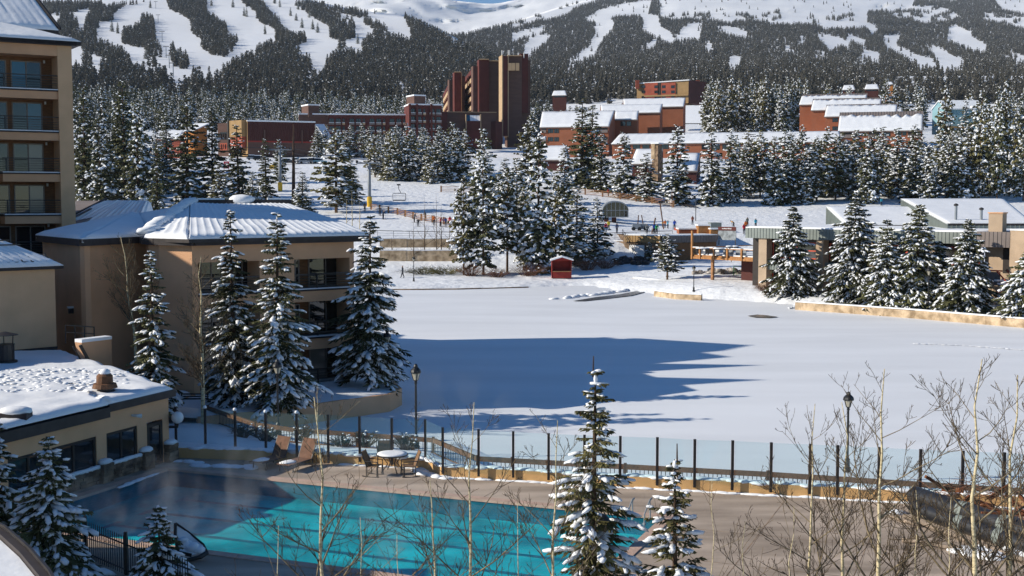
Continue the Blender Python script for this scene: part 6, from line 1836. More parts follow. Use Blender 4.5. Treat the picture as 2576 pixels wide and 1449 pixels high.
for px, y0, y1, lb in ((1690, 479, 524, 'tall thin brown pole at the end of the upper log fence'), (1750, 500, 556, 'dark lamp mast standing on the open snowfield'), (1594, 480, 500, 'thin brown pole behind the upper log fence')):
    q = gpt(px, y1); h = (y1 - y0) * q.y / FL; t = thing('pole', lb, 'pole', q)
    b = MB(); b.lathe((0, 0, 0), [(.09, -.3), (.06, h)], 7); b.build('mast', 'wood_rail' if px != 1750 else 'dark_metal', t, local=True)
    if px == 1750:
        b = MB(); b.box((-.7, -.1, h - .15), (.0, .1, h + .2)); b.build('flood_light', 'black', t, local=True)

# ---------------------------------------------------------------- chair lift
def lift_tower(px, yb, yt, label):
    q = gpt(px, yb); h = (yb - yt) * q.y / FL
    t = thing('lift_tower', label, 'lift tower', q, 'grey chair lift towers')
    b = MB(); b.lathe((0, 0, 0), [(.36, -.4), (.34, h * .5), (.28, h)], 12); b.build('mast', 'grey_pole', t, True, True)
    b = MB(); b.lathe((0, 0, 0), [(.5, -.3), (.52, 1.5), (.5, 2.0), (.36, 2.05)], 10); b.build('pad', 'yellow', t, local=True)
    b = MB(); b.bar((-2.6, 0, h), (2.6, 0, h), .3, .3); b.build('crossarm', 'grey_pole', t, local=True)
    for s in (-2.5, 2.5):
        b = MB(); b.bar((s, -1.3, h + .1), (s, 1.3, h + .1), .16, .26); b.build('sheave_beam', 'dark_metal', t, local=True)
        for k in range(4):
            b = MB(); y = -1.1 + .73 * k; b.tube([(s - .08, y, h + .36), (s + .08, y, h + .36)], .22, 8); b.build('sheave_wheel', 'dark_metal', t, local=True)
    return q + Vector((0, 0, h))
lt = [lift_tower(930, 521, 412, 'near chair lift tower with orange pad at the log fence corner'), lift_tower(706, 482, 378, 'chair lift tower between the spruces before the long hall'), lift_tower(390, 470, 360, 'chair lift tower partly behind the thin spruce')]
term = P(1548, 538, 214)
for s, lb in ((-2.5, 'down'), (2.5, 'up')):
    c = thing('lift_cable', 'thin dark lift cable on the ' + ('left' if s < 0 else 'right') + ' side of the towers', 'cable', lt[0], 'chair lift cables')
    b = MB(); o_ = Vector((s, 0, .4)); pts = [term + Vector((s * .8, 0, 0)), lt[0] + o_, lt[1] + o_, lt[2] + o_, lt[2] + o_ + Vector((-40, 90, 25))]
    for a, e in zip(pts, pts[1:]):
        n = 10; b.tube([a.lerp(e, i / n) - Vector((0, 0, (e - a).length * .012 * 4 * (i / n) * (1 - i / n))) for i in range(n + 1)], .035, 4)
    b.build('cable', 'black', c)
q = P(1003, 464, 243)
ch = thing('lift_chair', 'empty four seat lift chair hanging above the ski slope', 'lift chair', q)
b = MB(); b.tube([(0, 0, 0), (0, 0, -.9), (.35, 0, -1.5), (.35, 0, -1.7)], .06, 6); b.build('hanger', 'black', ch, local=True)
b = MB(); b.box((-.35, -.12, -.2), (.35, .12, .08)); b.build('grip', 'black', ch, local=True)
b = MB(); b.tube([(1.3, 0, -1.7), (-1.1, 0, -1.7), (-1.15, 0, -2.0), (-1.15, 0, -3.0), (1.3, 0, -3.0), (1.35, 0, -2.9), (1.3, 0, -1.7)], .06, 6); b.build('frame', 'dark_metal', ch, local=True)
b = MB(); b.box((-1.1, -.45, -3.15), (1.3, .1, -3.03)); b.build('seat', 'dark_metal', ch, local=True)
b = MB(); b.tube([(-1.0, -.4, -2.2), (1.2, -.4, -2.2)], .04, 6); b.build('safety_bar', 'dark_metal', ch, local=True)
# arched shelter at the lift's lower end
q = gpt(1548, 562); f = Face(xy(1516, q.y, 540), xy(1581, q.y, 540)); zb = f.z(1548, 545); zm = f.z(1548, 529); zt2 = f.z(1548, 507)
t = thing('lift_shelter', 'rounded grey lift shelter with dark glazed arched front', 'lift shelter', (f.A.x, f.A.y, q.z))
n = 16; arc = []
for i in range(n + 1):
    a = math.pi * i / n; arc.append((f.L / 2 - f.L / 2 * math.cos(a), zm + (zt2 - zm) * math.sin(a)))
b = MB()
for (u0, z0), (u1, z1) in zip(arc, arc[1:]): b.hexa([f.p(u0, z0 - .12, .1), f.p(u1, z1 - .12, .1), f.p(u1, z1 - .12, -5), f.p(u0, z0 - .12, -5), f.p(u0, z0 + .12, .1), f.p(u1, z1 + .12, .1), f.p(u1, z1 + .12, -5), f.p(u0, z0 + .12, -5)])
b.build('roof_shell', 'grey_pole', t)
b = MB(); b.add([f.p(u, z - .1, 0) for u, z in arc], [list(range(n + 1))[::-1]]); b.build('arched_pane', 'glass', t)
for i in range(6):
    b = MB(); f.box(b, f.L * i / 6 + .04, f.L * (i + 1) / 6 - .04, zb, zm - .06, -.05, 0); b.build('pane', 'glass', t)
b = MB(); f.box(b, 0, f.L, zm - .06, zm + .04, -.02, .05); f.box(b, 0, f.L, zb - .15, zb, -4.8, .05); b.build('cross_frame', 'grey_pole', t)
for i in range(1, 6):
    zz = zm + (zt2 - zm) * math.sqrt(max(0, 1 - (2 * i / 6 - 1) ** 2)); b = MB(); f.box(b, f.L * i / 6 - .04, f.L * i / 6 + .04, zb, zz - .1, .005, .04); b.build('mullion', 'grey_pole', t)
b = MB(); f.box(b, 0, .15, zb, zm, -5, .05); f.box(b, f.L - .15, f.L, zb, zm, -5, .05); b.build('side_wall', 'grey_pole', t)
for u0, u1 in ((.4, 1.2), (1.9, 2.6)):
    b = MB(); f.box(b, u0, u1, q.z - .3, zb - .15, -3, -1); b.build('leg', 'maroon', t)
# ---------------------------------------------------------------- buildings up the valley
def slope_house(label, front, roof, wallm, d, dep, wins=(), name='condominium', cat='building', group=None, yb=None, seam=.9, side='orange_wall', sn=(0, 1), wallm2=None):
    """front: px0, px1, y_eave, roof: px0, px1, y_ridge; roof slopes towards the viewer"""
    x0, x1, ye = front; r0, r1, yr = roof
    tl = .26 * (x1 - x0) * d / FL
    A, B = xy(x0, d + tl / 2, ye), xy(x1, d - tl / 2, ye)
    f = Face(A, B); ze = f.z((x0 + x1) / 2, ye)
    zb = min(zg(A[0], A[1], False), zg(B[0], B[1], False)) - 1 if yb is None else f.z(x0, yb)
    d2 = d + dep
    E0, E1 = f.p(-.3, ze, .5), f.p(f.L + .3, ze, .5)
    K0, K1 = P(r0, yr, d2 + tl / 2), P(r1, yr, d2 - tl / 2); zr = (K0.z + K1.z) / 2; K1.z = K0.z = zr
    t = thing(name, label, cat, (A[0], A[1], zb), group)
    b = MB(); b.hexa([f.p(0, zb, 0), f.p(f.L, zb, 0), Vector((K1.x, K1.y, zb)), Vector((K0.x, K0.y, zb)), f.p(0, ze - .1, 0), f.p(f.L, ze - .1, 0), K1 - Vector((0, 0, .3)), K0 - Vector((0, 0, .3))]); b.build('wall', wallm, t)
    b = MB(); b.slab([E0, E1, K1, K0], .35); b.build('roof', 'grey_roof', t)
    k = int(f.L / seam)
    bb = MB()
    for i in range(k + 1):
        a = E0.lerp(E1, i / k) + Vector((0, 0, .03)); c = K0.lerp(K1, i / k) + Vector((0, 0, .03)); bb.bar(a, c, .12, .14)
    o = bb.build('roof_seam', 'grey_roof', t); o['kind'] = 'stuff'
    snow_slope(E0 + Vector((0, 0, .02)), E1 + Vector((0, 0, .02)), K1, K0, t, th=.3, nu=min(110, k * 2), nv=6, seed=x0, seam=seam, amp=-.08, rag=(.05 if sn[1] >= 1 else (1 - sn[1]) * 1.6))
    for w in wins:
        wx0, wy0, wx1, wy1, n_ = w
        window(f, f.u(wx0, wy0), f.u(wx1, wy0), f.z(wx0, wy1), f.z(wx0, wy0), t, n_, 'frame_dark', 'glass', .12)
    return f, t
gC = 'stepped condominiums with sloping snow roofs'
f, t = slope_house('front brown condominium of the left terrace with balconies and widest roof', (1360, 1531, 319), (1364, 1547, 279), 'orange_wall', 430, 14, [(1378, 324, 1392, 335, 2), (1394, 324, 1406, 335, 2), (1378, 345, 1392, 356, 2), (1394, 345, 1406, 356, 2), (1455, 326, 1475, 338, 2), (1490, 326, 1520, 336, 2)], group=gC)
for x0, x1 in ((1361, 1374), (1500, 1529)):
    for y0, y1 in ((322, 333), (345, 356)):
        b = MB(); f.box(b, f.u(x0, y0), f.u(x1, y0), f.z(x0, y1), f.z(x0, y0), .02, .06); b.build('balcony_shade', 'frame_dark', t)  # flat dark sheet painted for the shade inside the balcony
        b = MB(); f.box(b, f.u(x0, y0), f.u(x1, y0), f.z(x0, y1 + 1), f.z(x0, y1 - 6), .3, .4); b.build('balcony_rail', 'grey_roof', t)
slope_house('second brown condominium of the left terrace with a pair of windows', (1547, 1602, 301), (1548, 1607, 279), 'orange_wall', 442, 10, [(1561, 305, 1574, 317, 1), (1576, 305, 1588, 317, 1)], group=gC)
slope_house('third brown condominium of the left terrace with blank orange wall', (1516, 1660, 284), (1510, 1667, 263), 'orange_wall', 456, 12, [], group=gC)
slope_house('topmost brown condominium of the left terrace', (1572, 1719, 269), (1567, 1725, 247), 'orange_wall', 472, 12, [], group=gC)
slope_house('long low brown building with an unbroken white roof', (1540, 2112, 359), (1560, 2112, 333), 'orange_wall', 402, 12, [(1568 + 24 * i, 363, 1586 + 24 * i, 375, 2) for i in range(5)] + [(1765 + 26 * i, 363, 1785 + 26 * i, 376, 2) for i in range(12)], group='snow roofed buildings by the ski field')
gD = 'stepped condominiums below the mountain forest'
slope_house('rear condominium of the right terrace with high blank orange wall', (2012, 2176, 262), (2018, 2182, 236), 'orange_wall', 470, 12, [], group=gD, sn=(.0, .75))
slope_house('second condominium from the rear of the right terrace', (2042, 2212, 276), (2046, 2218, 247), 'orange_wall', 458, 12, [], group=gD, sn=(0, .8))
slope_house('third condominium of the right terrace with windows by its corner', (2076, 2252, 292), (2080, 2258, 262), 'orange_wall', 446, 12, [(2094, 297, 2108, 307, 2), (2094, 318, 2108, 328, 2)], group=gD, sn=(0, .85))
f, t = slope_house('front condominium of the right terrace with patchy melted roof', (2110, 2318, 329), (2113, 2322, 281), 'orange_wall', 432, 14, [(2150, 334, 2165, 343, 2), (2166, 334, 2180, 343, 2), (2150, 357, 2180, 366, 2), (2252, 331, 2268, 341, 2), (2270, 331, 2280, 341, 1), (2222, 333, 2240, 343, 2)], group=gD, sn=(0, .72))
for x0, x1 in ((2112, 2145), (2284, 2316), (2186, 2215)):
    for y0 in (332, 355):
        b = MB(); f.box(b, f.u(x0, y0), f.u(x1, y0), f.z(x0, y0 + 12), f.z(x0, y0), .02, .06); b.build('balcony_shade', 'frame_dark', t)  # dark sheet on the wall for balcony shade
        b = MB(); f.box(b, f.u(x0, y0), f.u(x1, y0), f.z(x0, y0 + 15), f.z(x0, y0 + 7), .3, .4); b.build('balcony_rail', 'grey_roof', t)

# tan and red apartment block high in the pines
f = Face(xy(1602, 600, 230), xy(1732, 590, 230)); zb, z1 = f.z(1650, 262), f.z(1600, 212)
t = thing('apartment_block', 'tan and red four storey apartment block among high pines', 'building', (f.A.x, f.A.y, zb))
b = MB(); q = [f.p(0, 0), f.p(f.L, 0), f.p(f.L, 0, -14), f.p(0, 0, -14)]; z2 = f.z(1725, 203)
b.hexa([f.p(0, zb), f.p(f.L, zb), f.p(f.L, zb, -14), f.p(0, zb, -14), f.p(0, z1), f.p(f.L, z2), f.p(f.L, z2, -14), f.p(0, z1, -14)]); b.build('wall', 'tan_house', t)
for x0, x1 in ((1622, 1655), (1664, 1700)):
    b = MB(); f.box(b, f.u(x0, 220), f.u(x1, 220), zb + .5, f.z(x0, 209), 0, .5); b.build('red_bay', 'red_wall', t)
b = MB(); f.box(b, f.u(1656, 220), f.u(1662, 220), zb + .5, f.z(1656, 207), 0, .35); b.build('recess_shade', 'frame_dark', t)  # dark strip standing for shade between the bays
for x0 in (1615, 1647, 1666, 1689):
    for y0 in (215, 228, 242):
        window(f, f.u(x0, y0), f.u(x0 + 9, y0), f.z(x0, y0 + 7), f.z(x0, y0), t, 2, 'frame_dark', 'glass', .2, n=.52)
b = MB(); f.box(b, f.u(1622, 220), f.u(1732, 220), f.z(1690, 242), f.z(1690, 238), .51, .9); b.build('tan_band', 'tan_house', t)
b = MB(); b.slab([f.p(-.3, z1 + .5, .5), f.p(f.L + .3, z2 + .5, .5), f.p(f.L + .3, z2 + .5, -14), f.p(-.3, z1 + .5, -14)], .45); b.build('roof_snow', 'snow', t)
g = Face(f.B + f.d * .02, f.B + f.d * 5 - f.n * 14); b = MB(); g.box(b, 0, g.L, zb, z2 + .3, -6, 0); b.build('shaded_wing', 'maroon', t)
for x in (1604, 1756):
    b = MB(); p = P(x, 207, 598); b.box((p.x - .8, p.y, p.z - 3), (p.x + .8, p.y + 1.6, p.z + 1)); b.build('chimney', 'red_wall', t)
# blue house
f = Face(xy(2345, 440, 300), xy(2376, 436, 300)); zb = f.z(2360, 338); za = f.z(2360, 272); zp = f.z(2352, 255)
t = thing('blue_house', 'tall pale blue house with steep gable among the snowy pines', 'house', (f.A.x, f.A.y, zb))
b = MB(); b.hexa([f.p(0, zb), f.p(f.L, zb), f.p(f.L + 8, zb, -11), f.p(8, zb, -11), f.p(0, za), f.p(f.L, za), f.p(f.L + 8, za, -11), f.p(8, za, -11)]); b.build('wall', 'blue_wall', t)
m_ = f.L * .5
b = MB(); b.add([f.p(0, za), f.p(f.L, za), f.p(m_, zp), f.p(8, za, -11), f.p(f.L + 8, za, -11), f.p(m_ + 8, zp, -11)], [(0, 1, 2), (5, 4, 3)]); b.build('gable', 'blue_wall', t)
b = MB(); b.slab([f.p(-.4, za - .3, .3), f.p(m_, zp + .3, .3), f.p(m_ + 8, zp + .3, -11), f.p(7.6, za - .3, -11)], .35); b.slab([f.p(f.L + .4, za - .3, .3), f.p(f.L + 8.4, za - .3, -11), f.p(m_ + 8, zp + .3, -11), f.p(m_, zp + .3, .3)], .35); b.build('roof', 'snow', t)
for u, z in ((m_ - .2, za + .3), (m_ - .3, za - 4), (f.L - .9, za - 1.2), (f.L - .9, za - 4.4)):
    window(f, u, u + .75, z - 1.3, z, t, 1, 'white', 'glass', .1)
g = Face(f.B + f.d * .01, f.B + f.d * 8 - f.n * 11); b = MB(); g.box(b, 0, 9, zb, zb + 2.6, -.2, 2); b.build('porch', 'tan_house', t)
b = MB(); g.box(b, 1, 7, zb + .2, zb + 1.9, 2.01, 2.1); b.build('porch_window', 'glass', t)
# small roofs glimpsed between the pines
for i, (x0, x1, ye, yr, d, m, lb) in enumerate(((2226, 2246, 212, 206, 640, 'orange', 'tiny orange house glimpsed between the upper pines'), (2176, 2210, 224, 212, 620, 'maroon', 'small snow roofed chalet half hidden by the upper pines'), (2120, 2150, 226, 214, 620, 'maroon', 'snow roofed chalet deep in the upper pines beside the condominiums'), (1390, 1425, 240, 228, 640, 'maroon', 'dark little chalet in the wood behind the tower'))):
    slope_house(lb, (x0, x1, ye), (x0 + 3, x1 - 3, yr), m, d, 8, [(x0 + 4, ye + 1, x1 - 4, ye + 5, 2)], 'chalet', 'house', 'chalets among the pines')
# chalets at the edge of the ski field
for i, (x0, x1, ye, r0, r1, yr, d, lb) in enumerate(((1352, 1432, 402, 1360, 1425, 366, 330, 'white roofed chalet between spruces below the front condominium'), (1590, 1652, 412, 1600, 1668, 374, 318, 'white roofed chalet beside the stone chimney'), (1708, 1752, 430, 1716, 1762, 384, 310, 'white roofed chalet behind the broad spruce'))):
    f, t = slope_house(lb, (x0, x1, ye), (r0, r1, yr), 'maroon', d, 10, [(x0 + 8, ye + 4, x0 + 20, ye + 14, 2)], 'chalet', 'house', 'chalets at the ski field edge', seam=1.5)
f = Face(xy(1640, 312, 400), xy(1655, 311, 400)); t = thing('stone_chimney', 'tan stone chimney block rising beside the white chalet roof', 'chimney', (f.A.x, f.A.y, f.z(1645, 465)))
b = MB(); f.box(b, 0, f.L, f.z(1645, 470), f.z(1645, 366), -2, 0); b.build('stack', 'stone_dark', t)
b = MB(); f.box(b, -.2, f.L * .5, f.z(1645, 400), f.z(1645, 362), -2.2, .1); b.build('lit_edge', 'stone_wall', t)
b = MB(); f.box(b, -.3, f.L + .3, f.z(1645, 362) + .01, f.z(1645, 359), -2.3, .2); b.build('snow_cap', 'snow', t)
q = gpt(1562, 477); t = thing('notice_board', 'small tan wooden notice board by the ski field spruces', 'notice board', q)
w = 8 * q.y / FL
b = MB(); b.box((-w, -.05, .5), (w, .05, 1.9)); b.build('board', 'cedar', t, local=True)
for s in (-w, w):
    b = MB(); b.box((s - .08, -.04, -.2), (s + .08, .1, 2.0)); b.build('post', 'wood_rail', t, local=True)

# ---------------------------------------------------------------- tall stepped hotel tower
tw_ = thing('hotel_tower', 'tall stepped brown hotel tower with dark red fins', 'building', (*xy(1290, 520, 370), 28))
def slab_(px0, px1, yt, d0, d1, m, dep=14, name='slab', yb=None, n=0.0):
    d1 = d0 + .2 * (px1 - px0) * d0 / FL; dep = min(dep, 5)
    f = Face(xy(px0, d0, yt), xy(px1, d1, yt)); z1 = f.z((px0 + px1) / 2, yt); z0 = 26 if yb is None else f.z(px0, yb)
    b = MB(); f.box(b, 0, f.L, z0, z1, -dep, n); b.build(name, m, tw_)
    return f
slab_(1276, 1313, 141, 520, 524, 'tower_tan', 16); f = slab_(1313, 1334, 152, 524.2, 530, 'tower_tan', 12)
slab_(1309, 1327, 136, 523, 526, 'maroon_dark', 3, 'fin', 284, 1.2)
f = slab_(1264, 1277, 141, 519, 520, 'maroon_dark', 6, 'fin', 342, 1.0)
for u in (-.35, f.L - .15):
    b = MB(); f.box(b, u, u + .4, f.z(1265, 345), f.z(1265, 139), -6.2, 1.15); b.build('pale_edge', 'tower_strip', tw_)
slab_(1229, 1265, 154, 536, 540, 'tower_tan', 16); slab_(1205, 1230, 150, 534, 536, 'maroon_dark', 8, 'fin'); slab_(1190, 1206, 166, 537, 539, 'tower_tan', 16)
slab_(1143, 1160, 182, 560, 562, 'maroon_dark', 6, 'fin'); slab_(1158, 1162, 183, 561, 562, 'tower_strip', 6, 'pale_edge'); slab_(1130, 1144, 200, 566, 568, 'tower_tan', 14); slab_(1160, 1170, 190, 570, 574, 'tower_tan', 10)
for (x0, x1, dA, dB, ys, yt0) in ((1166, 1191, 600, 540, (195, 218, 242, 266, 290), 172), (1115, 1131, 640, 570, (225, 250, 275, 300), 210)):
    f = Face(xy(x0, dA, 250), xy(x1, dB, 250)); zt_b = f.z(x1, yt0)
    b = MB(); f.box(b, 0, f.L, 26, zt_b, -6, -.9); b.build('balcony_wall', 'red_wall', tw_)
    b = MB(); f.box(b, 0, f.L, zt_b - 1.5, zt_b + .5, -1, .2); b.build('parapet', 'maroon_dark', tw_)
    for i, y in enumerate(ys):
        z = f.z(x1, y)
        b = MB(); f.box(b, 0, f.L, z - .9, z + .9, -.8, .1); b.build('balcony_band' if i % 2 else 'pale_band', 'tower_strip' , tw_)
    for k in range(7):
        u = f.L * k / 6.5
        b = MB(); f.box(b, u, u + .8, 26, zt_b, -.9, -.3); b.build('divider', 'maroon_dark', tw_)
for x in (1263, 1279, 1282, 1304, 1318):
    b = MB(); p = P(x, 140, 522); b.lathe((p.x, p.y, p.z - 1), [(.22, 0), (.2, 3.2 if x < 1300 else 2.2)], 6); b.build('antenna', 'white', tw_)
for x in (1283, 1292, 1302):
    b = MB(); p = P(x, 168, 519); b.box((p.x - .7, p.y - 1.2, p.z - 1.6), (p.x + .7, p.y, p.z + 1.4)); b.build('antenna_panel', 'tower_strip', tw_)
for x0, x1, y, d in ((1276, 1313, 141, 519.5), (1229, 1265, 154, 535.5), (1205, 1230, 150, 533.5), (1143, 1160, 182, 559.5)):
    f = Face(xy(x0, d, y), xy(x1, d, y)); b = MB(); f.box(b, 0, f.L, f.z(x0, y) + .01, f.z(x0, y) + .35, -6, .3); b.build('roof_edge', 'tower_strip', tw_)
lb_ = thing('tower_base', 'low brown block before the tower with tall red glass topped bay', 'building', (*xy(1102, 500, 360), 24))
f = Face(xy(1124, 500, 300), xy(1249, 503, 300)); z1 = f.z(1190, 283)
b = MB(); f.box(b, 0, f.L, 22, z1, -16, 0); b.build('wall', 'tower_tan', lb_)
b = MB(); f.box(b, 0, f.L, z1 + .01, z1 + .3, -16, .3); b.build('roof_edge', 'tower_strip', lb_)
f2 = Face(xy(1088, 497, 300), xy(1125, 499, 300)); b = MB(); f2.box(b, 0, f2.L, 22, f2.z(1110, 281), -10, 0); b.build('red_wall', 'maroon_dark', lb_)
u0, u1 = f.u(1173, 320), f.u(1207, 320)
b = MB(); f.box(b, u0, u1, 22, f.z(1190, 305), 0, 1.5); b.build('red_bay', 'maroon_dark', lb_)
for i in range(4):
    b = MB(); a, c = lerp(u0, u1, i / 4) + .05, lerp(u0, u1, (i + 1) / 4) - .05; z0, zz = f.z(1190, 304.6), f.z(1190, 290)
    b.hexa([f.p(a, z0, 1.5), f.p(c, z0, 1.5), f.p(c, z0, 0), f.p(a, z0, 0), f.p(a, zz, .3), f.p(c, zz, .3), f.p(c, zz, 0), f.p(a, zz, 0)]); b.build('skylight_pane', 'snow' if i else 'glass_sky', lb_)
for u in (u0 - .4, u1):
    b = MB(); f.box(b, u, u + .4, 22, f.z(1190, 288), 0, 1.7); b.build('pale_edge', 'tower_strip', lb_)
f3 = Face(xy(1240, 502, 320), xy(1256, 505, 320)); b = MB(); f3.box(b, 0, f3.L, 22, f3.z(1248, 306), -8, 1.5); b.build('red_wall', 'maroon', lb_)

# low red wing with balconies
lw = thing('hotel_wing', 'long low dark red hotel wing with white balcony rows', 'building', (*xy(830, 470, 340), 26))
def wing(px0, px1, yt, d, rows, cols):
    f = Face(xy(px0, d, 300), xy(px1, d + 3, 300)); z1 = f.z(px0, yt)
    b = MB(); f.box(b, 0, f.L, 22, z1, -12, 0); b.build('wall', 'maroon_dark', lw)
    b = MB(); f.box(b, -.2, f.L + .2, z1 + .01, z1 + .5, -12, .4); b.build('roof_snow', 'snow', lw)
    for r in range(rows):
        for c in range(cols):
            u = f.L * (c + .12) / cols; w = f.L / cols * (.7 if c % 3 != 2 else .3); z = z1 - 2.2 - 2.85 * r
            window(f, u, u + w, z - .9, z + .9, lw, 2, 'frame_dark', 'glass', .12)
            b = MB(); f.box(b, u - .1, u + w + .1, z - 1.45, z - .75, .1, .9); b.build('balcony', 'tower_strip' if c % 3 == 2 else 'grey_roof', lw)
            b = MB(); f.box(b, u - .1, u + w + .1, z - .74, z - .6, .1, .9); b.build('balcony_snow', 'snow', lw)
    return f
wing(826, 1029, 289, 472, 3, 12)
f = wing(1030, 1112, 264, 466, 4, 5)
for x0 in (1028, 1046, 1082):
    b = MB(); f.box(b, f.u(x0, 300), f.u(x0 + 5, 300), 22, f.z(x0, 262), -1, 1.0); b.build('fin', 'maroon_dark', lw)
for x0, x1, y0, y1 in ((1042, 1070, 241, 264), (776, 803, 265, 291), (752, 826, 288, 308)):
    g = Face(xy(x0, 478, y1), xy(x1, 480, y1)); b = MB(); g.box(b, 0, g.L, g.z(x0, y1 + 4), g.z(x0, y0), -8, 0); b.build('penthouse', 'tower_tan', lw)
    b = MB(); g.box(b, -.2, g.L + .2, g.z(x0, y0) + .01, g.z(x0, y0) + .5, -8, .2); b.build('roof_snow', 'snow', lw)

# long red brown hall and its neighbours
hl = thing('long_hall', 'long windowless red brown hall with grey base and tan corner', 'building', (*xy(623, 430, 390), 22))
f = Face(xy(623, 428, 350), xy(793, 436, 350)); za, zm, zb = f.z(700, 307), f.z(700, 357), 21
k = 34
for i in range(k):
    b = MB(); f.box(b, f.L * i / k + .03, f.L * (i + 1) / k - .03, zm, za, -.3, .05 * (i % 2)); b.build('wall_panel', 'maroon', hl)
b = MB(); f.box(b, 0, f.L, zb, za - .1, -18, -.301); b.build('core', 'maroon', hl)
b = MB(); f.box(b, 0, f.L, zb, zm - .2, -.3, .06); b.build('grey_base', 'tower_tan', hl)
b = MB(); f.box(b, 0, f.L, zm - .2, zm + .3, -.2, .12); b.build('belt', 'red', hl)
for px in (664, 758):
    b = MB(); f.box(b, f.u(px, 340), f.u(px + 3, 340), f.z(px, 360), f.z(px, 327), .05, .5); b.build('downpipe', 'tower_tan', hl)
b = MB(); f.box(b, -.1, f.L + .1, za + .01, za + .5, -18, .2); b.build('roof_snow', 'snow', hl)
g = Face(xy(608, 434, 350), xy(623, 428, 350)); b = MB(); g.box(b, 0, g.L, zb, g.z(615, 304), -4, 0); b.build('tan_corner', 'tan_house', hl)
g = Face(xy(576, 433, 350), xy(608, 428, 350)); b = MB(); g.box(b, 0, g.L, g.z(590, 344), g.z(590, 303), -8, 0); b.build('tan_gable', 'tan_house', hl)
b = MB(); g.box(b, 0.3, g.L, g.z(590, 372), g.z(590, 344) - .02, -8, -.2); b.build('orange_bay', 'red_wall', hl)
b = MB(); g.box(b, -.6, .1, g.z(590, 372), g.z(590, 302), -6, .3); b.build('dark_fin', 'frame_dark', hl)
h = Face(xy(548, 440, 350), xy(576, 438, 350)); b = MB(); h.box(b, 0, h.L, zb, h.z(560, 310), -8, 0); b.build('left_wall', 'tower_tan', hl)
window(h, 1, h.L - .8, h.z(560, 352), h.z(560, 332), hl, 3, 'frame_dark', 'glass', .2); window(h, 1, h.L - .8, h.z(560, 378), h.z(560, 360), hl, 3, 'red_wall', 'glass', .4)
b = MB(); p0, p1 = P(793, 312, 436), P(838, 376, 425); b.slab([p0, P(815, 312, 446), P(850, 372, 440), p1], .5); b.build('steep_roof', 'snow', hl)
w = thing('orange_panel_house', 'bright orange gabled wall glimpsed between two dark spruces', 'house', (*xy(495, 440, 340), 22))
g = Face(xy(488, 440, 330), xy(521, 446, 330)); b = MB(); b.hexa([g.p(0, 20), g.p(g.L, 20), g.p(g.L, 20, -6), g.p(0, 20, -6), g.p(0, g.z(490, 330)), g.p(g.L, g.z(520, 312)), g.p(g.L, g.z(520, 312), -6), g.p(0, g.z(490, 330), -6)]); b.build('wall', 'orange', w)
b = MB(); g.box(b, g.L * .3, g.L * .6, 24, 27, 0, .2); b.build('door', 'frame_dark', w)
b = MB(); b.slab([g.p(-.5, g.z(490, 330) + .4, .6), g.p(g.L + .5, g.z(520, 312) + .4, .6), g.p(g.L + .5, g.z(520, 312) + .4, -6), g.p(-.5, g.z(490, 330) + .4, -6)], .35); b.build('roof', 'snow', w)
slope_house('red orange house with wide white roof beside the hotel spruces', (392, 452, 349), (420, 465, 326), 'red_wall', 420, 10, [(400, 354, 412, 364, 2), (420, 354, 432, 364, 2)], 'chalet', 'house', 'houses at the top of the ski hill', seam=1.3)
slope_house('lower small snow roofed house by the dark spruces', (375, 408, 372), (382, 412, 360), 'orange_wall', 400, 6, [(384, 375, 392, 382, 1)], 'chalet', 'house', 'houses at the top of the ski hill', seam=1.3)

# cars in the car park, sign, yellow machine pads
def car(q, rz, col, label):
    t = thing('parked_car', label, 'car', q, 'cars parked below the long hall'); t.rotation_euler.z = rz
    b = MB(); b.hexa([(-2.1, -.85, .35), (2.1, -.85, .35), (2.1, .85, .35), (-2.1, .85, .35), (-2.15, -.85, .95), (2.0, -.85, .85), (2.0, .85, .85), (-2.15, .85, .95)]); b.build('body', col, t, local=True)
    b = MB(); b.hexa([(-1.9, -.78, .95), (1.0, -.78, .92), (1.0, .78, .92), (-1.9, .78, .95), (-1.6, -.65, 1.5), (.35, -.65, 1.5), (.35, .65, 1.5), (-1.6, .65, 1.5)]); b.build('cabin', 'glass', t, local=True)
    b = MB(); b.box((-1.6, -.66, 1.5), (.36, .66, 1.68)); b.build('roof_snow', 'snow', t, local=True)
    for x in (-1.35, 1.35):
        for y in (-.86, .86):
            b = MB(); b.tube([(x, y - .1, .33), (x, y + .1, .33)], .33, 10); b.build('wheel', 'tyre', t, local=True)
for i, (px, yb, rz, col, lb) in enumerate(((728, 413, .2, 'black', 'dark car nearest the near lift tower'), (748, 411, 1.4, 'white', 'white car beside the dead spruce trunk'), (772, 412, .1, 'grey_pole', 'grey car under snow in the middle of the parked row'), (790, 411, 1.2, 'black', 'dark car beside the blue one'), (806, 412, .3, 'blue_wall', 'blue car at the end of the row by the ragged pine'), (656, 404, .2, 'black', 'dark car in front of the hall between two spruces'), (640, 403, .2, 'grey_pole', 'grey car next to the corner spruce before the hall'))):
    car(gpt(px, yb), rz, col, lb)
q = gpt(572, 433); t = thing('red_sign', 'small red slope sign with white marks beside a spruce', 'sign', q); s = q.y / FL
b = MB(); b.box((-7 * s, -.05, 8 * s), (7 * s, .05, 26 * s)); b.build('board', 'bright_red', t, local=True)
b = MB()
for x0, z0, x1, z1 in ((-4, 21, 4, 22.5), (-4, 17, -2, 19.5), (1, 17, 4, 19.5), (-4, 12, 4, 14)): b.box((x0 * s, -.08, z0 * s), (x1 * s, -.052, z1 * s))
b.build('lettering', 'white', t, local=True)
for x in (-6, 6):
    b = MB(); b.box((x * s - .06, -.04, -.2), (x * s + .06, .04, 8 * s)); b.build('leg', 'dark_metal', t, local=True)
